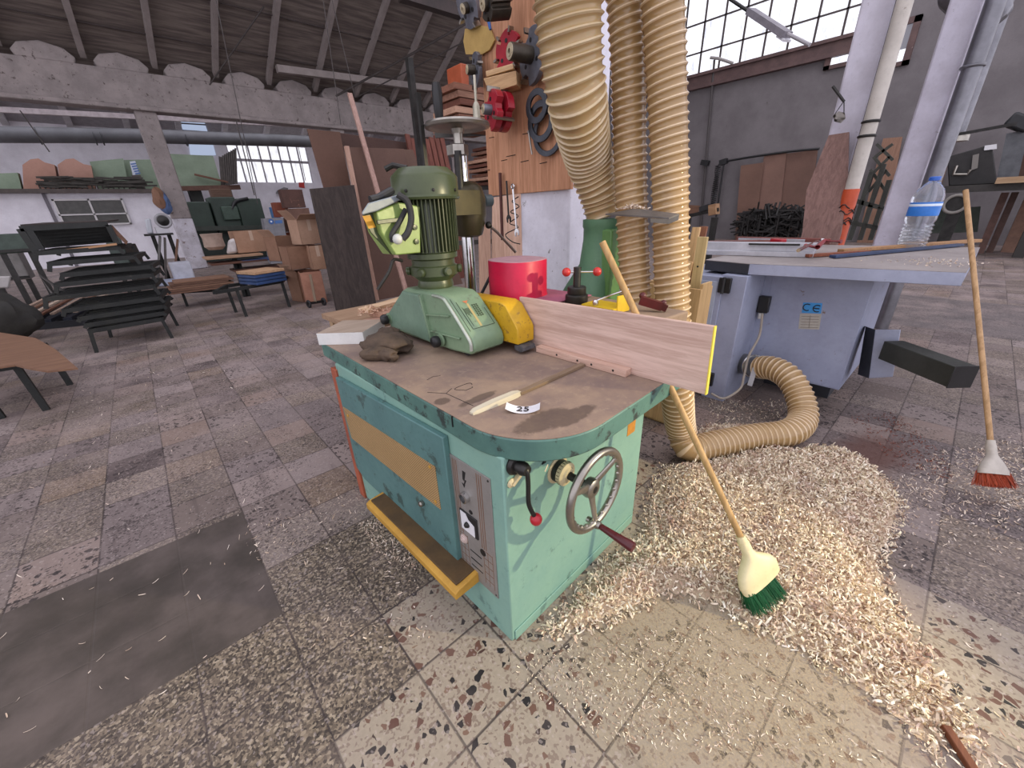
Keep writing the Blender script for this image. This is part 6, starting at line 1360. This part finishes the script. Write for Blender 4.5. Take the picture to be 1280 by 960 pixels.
# assorted things at the back between bench and wall
for nm_, lb, px, py, w_, h_, m2, cat, yy in (('gas_drum', 'blue drum standing behind the grey panel at the back', 345, 272, 11, 13, paint('#3d6a9a', '#335a84', .5), 'drum', 18.4), ('orange_crate', 'rusty orange stack of crates by the back wall', 361, 290, 17, 38, paint('#94503a', '#7d4231', .7, scale=2), 'crate', 17.2), ('tool_cabinet', 'tall dark cabinet with brown clutter left of the brown panel', 380, 296, 26, 60, paint('#5e4138', '#4c342d', .7, scale=2, wear='#86604f', wearamt=.4), 'cabinet', 16.6)):
    a_, b_ = at(px-w_/2, py, y=yy), at(px+w_/2, py, y=yy); tz_ = at(px, py-h_, y=yy).z
    if nm_ == 'gas_drum':
        zlo = a_.z; t_ = thing(nm_, lb, cat, (a_.x, yy, 0)); r_ = (b_.x-a_.x)/2; o_ = V(((a_.x+b_.x)/2, yy, 0)); MB().lathe([(r_, 0), (r_*1.04, .03), (r_, .06), (r_, tz_*.5), (r_*1.04, tz_*.5+.03), (r_, tz_*.5+.06), (r_, tz_-.05), (r_*1.04, tz_-.02), (r_*.98, tz_), (0, tz_-.02)], o_, n=20).build('barrel', m2, t_); MB().lathe([(.05, tz_-.02), (.05, tz_+.03), (0, tz_+.03)], o_, n=10).build('bung', steel, t_)
    else:
        t_ = thing(nm_, lb, cat, (a_.x, yy, 0)); nS = 4
        for k in range(nS): z0_, z1_ = tz_*k/nS, tz_*(k+1)/nS-.02; dx = .04*((k*7) % 3-1); MB().span((a_.x+dx, yy+.02*k, z0_), (b_.x+dx, yy+.42, z1_)).build('section', m2 if k % 2 else paint('#7a5a4c', '#654a3e', .7, scale=2), t_, bev=.01)
pg = thing('sign_stand', 'grey machine panel with a round blue mandatory sign', 'panel', at(342, 300, y=16.8))
k_ = lambda px, py, o=0: at(px, py, y=16.8+o)
pp2 = [k_(331, 300), k_(356, 299), k_(354, 272), k_(329, 273)]; pp2[0].z = 0; pp2[1].z = 0
MB().prism(pp2, (0, .4, 0)).build('panel_body', paint('#8b8b90', '#7a7a7f', .6), pg)
MB().lathe([(.085, 0), (.085, .01), (0, .012)], k_(339, 277, -.01), (0, -1, 0), 20).build('blue_sign', paint('#3f68a8', None, .5), pg); MB().prism([k_(344, 279.5, -.01), k_(353, 279, -.01), k_(352.6, 275, -.01), k_(343.6, 275.5, -.01)], (0, .01, 0)).build('blue_plate', paint('#4a72ae', None, .5), pg)
MB().lathe([(.03, 0), (.03, .01), (0, .012)], k_(339, 277, -.025), (0, -1, 0), 12).build('white_pictogram', paint('#dfe4ec', None, .5), pg)
tag(MB().prism([at(374, 234, y=BY-.05), at(381, 235, y=BY-.05), at(380, 228, y=BY-.05), at(373.5, 228, y=BY-.05)], (0, .04, 0)).build('wall_sign', paint('#b5302c', None, .5)), 'small red sign on the white back wall under the window', 'sign')
tag(MB().prism([at(px, py, y=BY-.2) for px, py in ((345, 242), (352, 243), (360, 238), (360, 235), (355, 234), (347, 238))], (0, .1, 0)).build('wall_lamp', paint('#7f7e80', '#6f6e70', .6)), 'oblong grey lamp fixed slanting on the white back wall', 'lamp')
# clutter beside the left column
st_y = 15.0
s_ = lambda px, py, o=0: at(px, py, y=st_y+o)
gr2 = thing('bench_grinder', 'bench grinder with a round wheel standing left of the concrete column', 'grinder', s_(205, 340))
c_ = s_(204, 276); MB().torus(c_, (0, -1, 0), .16, .035).build('wheel_guard', paint('#9b9a9d', None, .5), gr2); MB().lathe([(.15, 0), (.15, .06), (.05, .09), (0, .1)], c_+V((0, .05, 0)), (0, -1, 0), 20).build('grinding_wheel', steel_dk, gr2)
MB().span((s_(196, 290).x, st_y, s_(200, 293).z), (s_(213, 290).x, st_y+.4, s_(200, 284).z)).build('base_plate', paint('#c7c6ca', None, .6), gr2)
MB().hexa([s_(184, 292), s_(192, 292), s_(192, 292, .3), s_(184, 292, .3), s_(181, 274), s_(188, 273), s_(188, 273, .3), s_(181, 274, .3)]).build('white_cover', paint('#b9bcc3', None, .5), gr2, bev=.03)
for px in (190, 211): p_ = s_(px, 292); MB().bar((p_.x, st_y+.2, 0), (p_.x, st_y+.2, p_.z), .09, .09).build('leg', steel_dk, gr2)
MB().bar(s_(180, 294), s_(216, 292), .4, .05).build('stand_top', steel_dk, gr2)
for i_, (pts, m2, lb, cat, nm_) in enumerate((((190, 335, 200, 296), paint('#6d6a68', '#5a5755', .6), 'pair of grey metal posts leaning below the bench grinder', 'post', 'metal_post'), ((202, 338, 206, 298), paint('#57504c', '#47413e', .7), 'dark flat bar leaning beside the metal posts under the grinder', 'bar', 'flat_bar'), ((212, 336, 222, 300), wood('#7b5c4a', '#63493a', 'z'), 'brown board standing against the concrete column foot', 'board', 'upright_board'))):
    p_, q_ = s_(pts[0], pts[1], -.3), s_(pts[2], pts[3], .0); p_.z = 0; tag(MB().bar(p_, q_, .22, .05, up=(1, 0, 0)).build(nm_, m2), lb, cat)
tag(MB().box(V((s_(229, 334).x-.1, 14.15, .27)), (.45, .4, .52)).build('white_bin', paint('#c9cbd6', '#b5b7c2', .6), bev=.03), 'small white bin on the floor at the foot of the concrete column', 'bin')
tag(MB().box(V((s_(213, 342).x, 14.0, .06)), (.7, .5, .12)).build('white_tray', paint('#b3bcd0', '#a0a9bd', .5), bev=.02), 'low pale tray on the floor left of the white bin', 'tray')
hp_ = thing('hanging_clothes', 'blue and brown work clothes hanging on the concrete column', 'clothes', s_(207, 268, 2.6))
lm = MB(); lump(lm, at(205, 253, y=17.5), .26, (.6, .45, 1.3), 8, amp=.25); lm.build('blue_cloth', paint('#5a6f96', '#4a5c80', .85, scale=4), hp_); lm = MB(); lump(lm, at(199, 248, y=17.45), .26, (.6, .45, 1.2), 9, amp=.25); lm.build('brown_cloth', paint('#8d6a55', '#775846', .85), hp_)
for i_, (px, py, w_, h_, m2, lb, nm_, cat, yy) in enumerate(((150, 322, 20, 28, paint('#47524c', '#3a443f', .6), 'dull green sheet metal machine behind the frame stack', 'sheet_machine', 'machine', 13.0), (172, 335, 22, 30, paint('#3b332d', '#2f2924', .8), 'dark brown barrel shape right of the frame stack', 'dark_barrel', 'barrel', 13.6), (20, 316, 46, 24, paint('#47544c', '#39443d', .6), 'green steel bench frame left of the stacked frames', 'green_bench', 'bench', 12.5), (16, 352, 50, 40, paint('#8a8784', '#797673', .7, scale=8), 'grey mesh fronted cabinet standing left of the stacked frames', 'mesh_cabinet', 'cabinet', 13.4))):
    a_, b_ = at(px-w_/2, py, y=yy), at(px+w_/2, py, y=yy); tz_ = at(px, py-h_, y=yy).z
    t_ = thing(nm_, lb, cat, (a_.x, yy, 0))
    if nm_ == 'dark_barrel':
        o_ = V(((a_.x+b_.x)/2, yy+.4, 0)); r_ = (b_.x-a_.x)/2; MB().lathe([(r_*.85, 0), (r_, tz_*.3), (r_, tz_*.7), (r_*.85, tz_), (0, tz_)], o_, n=20).build('barrel_body', m2, t_); MB().torus(o_+V((0, 0, tz_*.3)), (0, 0, 1), r_, .02).build('hoop', steel_dk, t_); MB().torus(o_+V((0, 0, tz_*.7)), (0, 0, 1), r_, .02).build('hoop', steel_dk, t_)
    else:
        zl = tz_*.45 if nm_ != 'green_bench' else tz_-.35
        MB().span((a_.x, yy, zl), (b_.x, yy+.6, tz_)).build('upper_body', m2, t_, bev=.02)
        for xx in (a_.x+.05, b_.x-.05): MB().bar((xx, yy+.08, 0), (xx, yy+.08, zl), .08, .08).build('leg', steel_dk, t_)
        MB().bar((a_.x, yy-.02, zl+.05), (b_.x, yy-.02, zl+.05), .05, .05).build('front_rail', steel_dk, t_)
# bent tube trestle beside the pallet, grey clutter at the far left edge
tag(MB().tube([at(66, 366, y=7.9), at(49, 344, y=7.9), at(82, 366, y=7.9)], .02, 8).build('tube_trestle', paint('#5d5a58', None, .5)), 'bent grey tube trestle sticking up left of the widest frame', 'trestle')
tag(MB().hexa([at(px, py, y=9.0+o) for px, py, o in ((-20, 362, 0), (12, 360, 0), (12, 360, .5), (-20, 362, .5), (-20, 346, 0), (14, 345, 0), (14, 345, .5), (-20, 346, .5))]).build('white_block', paint('#bdb9b7', '#a6a2a0', .8), bev=.02), 'pale block lying on the clutter at the far left edge', 'block')
lm = MB(); c_ = at(2, 372, y=8.6); lump(lm, V((c_.x-.25, 8.9, .36)), .42, (1, .7, .85), 31, amp=.25); tag(lm.build('tarpaulin_heap', paint('#3b3a38', '#2c2b29', .85, scale=3)), 'dark heap under the pale block at the far left edge', 'heap', None, 'stuff')
# ---------------------------------------------------------------- tie rods and hanging wires
rod = paint('#4a4341', '#3d3735', .6)
for lb, a, b, r_, yy in (('thick dark tie rod slanting up to the right above the panels', (420, 120), (596, 22), .035, 12.5), ('thin tie rod running just below the thick one towards the tool board', (445, 122), (600, 42), .02, 12.5), ('diagonal brace rod under the roof left of the hanging wires', (262, 106), (330, 8), .02, 15.5)):
    tag(MB().tube([at(*a, y=17.3 if yy > 13 else 17.0), at(*b, y=yy)], r_, 6).build('hanging_tie_rod', rod), lb, 'rod', 'roof tie rods')
for lb, a, b, yy in (('left one of the two thin wires dropping from the roof behind the long batten', (404, 0), (426, 156), 10), ('right one of the two thin wires dropping from the roof behind the long batten', (415, 0), (442, 115), 10), ('long thin wire hanging in front of the daylit back window', (270, 0), (322, 255), 11), ('thin wire left of the long one before the daylit window', (295, 150), (318, 244), 13), ('thin wire crossing the left duct behind the concrete beam', (25, 138), (62, 190), 17), ('thin wire hanging at the right of the daylit window', (372, 180), (382, 226), 20)):
    tag(MB().tube([at(*a, y=yy), at(*b, y=yy)], .008 if yy < 12 else .014, 5).build('hanging_wire', rod), lb, 'wire', 'wires hanging from the roof')
# ================================================================= wood shavings
rng = np.random.default_rng(12)
def fpx(pts): return np.array([[at(px, py, z=0).x, at(px, py, z=0).y] for px, py in pts])
def inside(P, poly):
    x, y = P[:, 0], P[:, 1]; c = np.zeros(len(P), bool); j = len(poly)-1
    for i in range(len(poly)):
        xi, yi, xj, yj = *poly[i], *poly[j]
        c ^= ((yi > y) != (yj > y)) & (x < (xj-xi)*(y-yi)/(yj-yi+1e-12)+xi); j = i
    return c
def edge_dist(P, poly):
    d = np.full(len(P), 1e9)
    for i in range(len(poly)):
        a, b = poly[i-1], poly[i]; ab = b-a; t = np.clip(((P-a)@ab)/(ab@ab), 0, 1); d = np.minimum(d, np.linalg.norm(P-(a+t[:, None]*ab), axis=1))
    return d
_ph = rng.uniform(0, 6.28, (14, 1)); _k = rng.normal(0, 1, (14, 2))
def fnoise(P, s):
    k = _k*s; return (np.sin(P@k.T+_ph.T)*np.array([1/(1+.15*i) for i in range(14)])).sum(1)/4.5
def shav_mat(name, cols, tint=.5):
    n = NT(name); r_ = n.n('ShaderNodeNewGeometry').outputs['Random Per Island']
    c = n.ramp(r_, *[(i/(len(cols)-1), lin(h)) for i, h in enumerate(cols)])
    pn = n.noise(n.coords('World'), 5.5, 4, .65); c = n.mix(n.math('MULTIPLY', n.smooth(pn, .48, .72), tint), c, lin('#b9968c'))
    return n.set(c, .7, 0, Specular_IOR_Level=.2)
sh_cream = shav_mat('cream_shavings', ['#6d5242', '#b59a84', '#e8dabd', '#f4ecd6', '#dcc6b3', '#efe4c6', '#faf5e8', '#e4d2b9', '#ceb5a2', '#f4eacb'])
sh_pale = shav_mat('pale_shavings', ['#b59c84', '#d9c8b4', '#e9dfd2', '#c9b29c', '#ddcfbf'])
sh_red = shav_mat('red_shavings', ['#5a3026', '#77443a', '#8d5a4a', '#693a30'])
def flakes(name, label, P, Z, mat_, L=(.012, .034), Wd=(.003, .008), flat=.0, seg=4):
    N = len(P); rnd_ = rng
    L_ = rnd_.uniform(*L, N); W_ = rnd_.uniform(*Wd, N); turn = rnd_.uniform(1.0, 5.2, N)*(1-flat); R_ = L_/turn
    # random orientation frames
    q = rnd_.normal(0, 1, (N, 4)); q[:, 3] += 0; 
    if flat: q[:, 1:3] *= (1-flat)
    q /= np.linalg.norm(q, axis=1)[:, None]; w_, x, y, z = q.T
    Rm = np.stack([np.stack([1-2*(y*y+z*z), 2*(x*y-z*w_), 2*(x*z+y*w_)], 1), np.stack([2*(x*y+z*w_), 1-2*(x*x+z*z), 2*(y*z-x*w_)], 1), np.stack([2*(x*z-y*w_), 2*(y*z+x*w_), 1-2*(x*x+y*y)], 1)], 1)
    vs = np.zeros((N, (seg+1)*2, 3)); tw = rnd_.uniform(-.5, .5, N)
    for k in range(seg+1):
        a = turn*(k/seg-.5); cx = R_*np.sin(a); cz = R_*(1-np.cos(a)); sh = tw*L_*(k/seg-.5)
        for s_, m in ((-1, 0), (1, 1)):
            vs[:, 2*k+m] = np.stack([cx, s_*W_/2*(1-.5*abs(k/seg-.5))+sh, cz], 1)
    vs = np.einsum('nij,nkj->nki', Rm, vs)
    zmin = vs[:, :, 2].min(1); base = np.stack([P[:, 0], P[:, 1], Z-zmin-np.minimum(.006, 0*Z+.004)*(1-flat)], 1)
    base[:, 2] = np.maximum(base[:, 2], -zmin+.0008)
    vs = (vs+base[:, None, :])
    nv = (seg+1)*2; f0 = np.array([[2*k, 2*k+1, 2*k+3, 2*k+2] for k in range(seg)])
    F = (f0[None]+np.arange(N)[:, None, None]*nv).reshape(-1, 4)
    me = bpy.data.meshes.new(name); me.vertices.add(N*nv); me.vertices.foreach_set('co', vs.reshape(-1).astype(np.float32))
    me.loops.add(len(F)*4); me.loops.foreach_set('vertex_index', F.reshape(-1).astype(np.int32))
    me.polygons.add(len(F)); me.polygons.foreach_set('loop_start', np.arange(0, len(F)*4, 4, dtype=np.int32)); me.polygons.foreach_set('loop_total', np.full(len(F), 4, np.int32))
    me.update(); me.validate(); me.materials.append(mat_)
    o = bpy.data.objects.new(name, me); C.objects.link(o)
    return tag(o, label, 'shavings', None, 'stuff') if label else o
# --- the big heap
heap = fpx([(660, 805), (690, 765), (740, 705), (793, 668), (806, 612), (835, 560), (880, 530), (930, 530), (985, 556), (1045, 556), (1085, 575), (1115, 600), (1138, 635), (1128, 672), (1112, 705), (1120, 745), (1150, 790), (1190, 850), (1235, 915), (1262, 960), (1160, 960), (1110, 905), (1050, 855), (985, 812), (930, 790), (890, 762), (840, 752), (790, 775), (730, 800)])
def heap_h(P):
    d = np.where(inside(P, heap), edge_dist(P, heap), 0)
    h = np.clip(d/.24, 0, 1); h = h*h*(3-2*h)
    return h*(.060+.020*fnoise(P, 5)+.012*fnoise(P, 13))*np.clip(.35+np.clip((P[:, 1]+.25)/.5, 0, 1), 0, 1)
lo, hi = heap.min(0), heap.max(0)
cnt = 0; acc = []
MWi = MW.inverted()
def in_cab(P):
    c_, s_ = math.cos(MR), math.sin(MR); dx, dy = P[:, 0]-.61, P[:, 1]-.752; u, v = dx*c_+dy*s_, -dx*s_+dy*c_
    return (u > -.0) & (u < .9) & (v > -.012)
P = rng.uniform(lo, hi, (90000, 2)); hp3 = np.array([(q.x, q.y) for q in h3 if q.z < .3]); near_hose = lambda P: (np.linalg.norm(P[:, None]-hp3[None], axis=2).min(1) < .104)
ins = inside(P, heap) & ~in_cab(P); P = P[ins]; P = P[~near_hose(P)]; d = edge_dist(P, heap)
keep = rng.uniform(0, 1, len(P)) < np.clip(.10+d/.12+.25*fnoise(P, 6), .04, 1); P = P[keep]; d = d[keep]
hgt = np.maximum(heap_h(P), 0)
lay = hgt+rng.uniform(-.004, .016, len(P))*np.clip(d/.06, .1, 1)
order = rng.permutation(len(P))[:24000]
ho = flakes('shavings_heap', 'big heap of cream wood shavings spread on the floor around the broom', P[order], lay[order], sh_cream, (.014, .042), (.003, .0095))
# mound of fine sawdust that the curls lie on
nx, ny = 110, 110; gx, gy = np.meshgrid(np.linspace(lo[0], hi[0], nx), np.linspace(lo[1], hi[1], ny), indexing='ij'); G = np.stack([gx.ravel(), gy.ravel()], 1)
gz = heap_h(G)-.004+.004*fnoise(G, 40); okv = inside(G, heap) & ~near_hose(G) & ~in_cab(G) & (edge_dist(G, heap) > .035)
mb = MB(); idx = -np.ones(len(G), int)
for i in np.nonzero(okv)[0]: idx[i] = len(mb.v); mb.v.append(V((G[i, 0], G[i, 1], max(gz[i], .0015))))
for i in range(nx-1):
    for j in range(ny-1):
        q = [i*ny+j, (i+1)*ny+j, (i+1)*ny+j+1, i*ny+j+1]
        if all(okv[k] for k in q): mb.f.append(tuple(int(idx[k]) for k in q)); mb.mi.append(0)
nm_ = NT('sawdust'); cw = nm_.coords('World'); ff = nm_.noise(cw, 120, 3, .8); f2 = nm_.noise(cw, 12, 4)
nm_.bump(ff, .6, .006)
sd_ = mb.build('sawdust_bed', nm_.set(nm_.mix(ff, nm_.mix(f2, lin('#8f7663'), lin('#a89180')), lin('#dcc9ae')), .9), ho, angle=3); sd_['kind'] = 'stuff'
# --- thinner scatter
def scatter(label, pts, n, mat_, L=(.008, .026), Wd=(.002, .006), power=.0, flat=.5, clump=0, name='shavings_scatter'):
    poly = fpx(pts); lo, hi = poly.min(0), poly.max(0); P = rng.uniform(lo, hi, (n*4, 2)); P = P[inside(P, poly) & ~in_cab(P)]
    if clump: P = P[rng.uniform(0, 1, len(P)) < np.clip(.5+clump*fnoise(P, 3.5), .02, 1)]
    P = P[:n]; return flakes(name, label, P, np.full(len(P), .0)+rng.uniform(0, .004, len(P)), mat_, L, Wd, flat)
scatter('pale shavings scattered thinly over the tiles right of the heap', [(1020, 600), (1120, 600), (1180, 560), (1290, 560), (1400, 960), (1240, 980), (1150, 800), (1120, 700)], 1500, sh_pale, clump=1.1)
scatter('thick streak of cream shavings at the front right corner by the brown rod', [(1085, 720), (1130, 790), (1180, 850), (1290, 900), (1330, 980), (1180, 980), (1110, 890), (1040, 830), (1000, 790)], 1500, sh_cream, clump=.8)
scatter('fine cream shavings strewn on the tiles in front of the heap', [(650, 812), (760, 795), (880, 780), (1000, 840), (1130, 960), (760, 930), (640, 850)], 1500, sh_cream, (.004, .016), (.0015, .004), clump=.6)
scatter('whitish shavings gathered under the ochre foot bar', [(448, 655), (480, 645), (545, 700), (520, 712), (470, 690)], 420, sh_pale, (.008, .022), (.002, .006), flat=.3)
scatter('loose pale shavings scattered on the tiles left of the machine', [(300, 660), (480, 600), (520, 720), (560, 800), (400, 820), (330, 760)], 260, sh_pale, clump=.6)
scatter('few pale splinters lying on the grey concrete patch', [(0, 760), (300, 670), (345, 765), (180, 900), (0, 960)], 26, sh_pale, (.012, .03), (.002, .004), flat=.8)
scatter('few pale flecks lying on the dusty floor at the left', [(60, 480), (380, 400), (420, 600), (300, 660), (0, 740)], 220, sh_pale, (.01, .03), (.002, .005), flat=.7)
scatter('reddish brown shavings on the floor between the hose and right broom', [(1060, 520), (1120, 515), (1180, 570), (1190, 600), (1120, 585)], 520, sh_red, clump=.6)
scatter('pale shavings around the orange bristled broom head', [(1210, 560), (1285, 540), (1290, 640), (1215, 630)], 380, sh_pale, clump=.5)
scatter('mixed shavings behind the hose under the grey saw', [(880, 500), (980, 500), (1000, 530), (900, 540)], 380, sh_cream)
scatter('shavings and chips on the floor behind the moulder', [(640, 540), (800, 520), (800, 600), (700, 610)], 300, sh_cream)
def on_surface(label, mk, n, mat_, L=(.012, .03), flat=.2, h=.02):
    a = rng.normal(0, .45, (n, 2)); P = np.array([tuple(mk(*q)) for q in a]); r_ = np.linalg.norm(a, axis=1)
    return flakes('shavings_pile', label, P[:, :2], P[:, 2]+h*np.clip(1-r_, 0, 1)*rng.uniform(.2, 1, n), mat_, L, (.003, .008), flat)
g_c = pd(790, 263, 1.93)
on_surface('small white heap of sawdust curls lying on the slide gate plate', lambda s, t: g_c+V((.06*s*.74-.03*t, -.06*s*.67-.03*t, .010)), 160, sh_pale, (.006, .016), .2, .02)
on_surface('pinkish curled shavings on the offcuts behind the white block', lambda s, t: mw(.42+.09*s, 1.58+.07*t, .955), 130, shav_mat('pink_shavings', ['#b48a74', '#d9b59c', '#e3c7ae', '#c79f86']), (.02, .05), .1, .03)
on_surface('pale dust curls on the front right corner of the saw table', lambda s, t: at(1165, 328, z=ZT)+V((.25*t, .28*s, .004)), 160, sh_pale, (.006, .015), .6, .003)
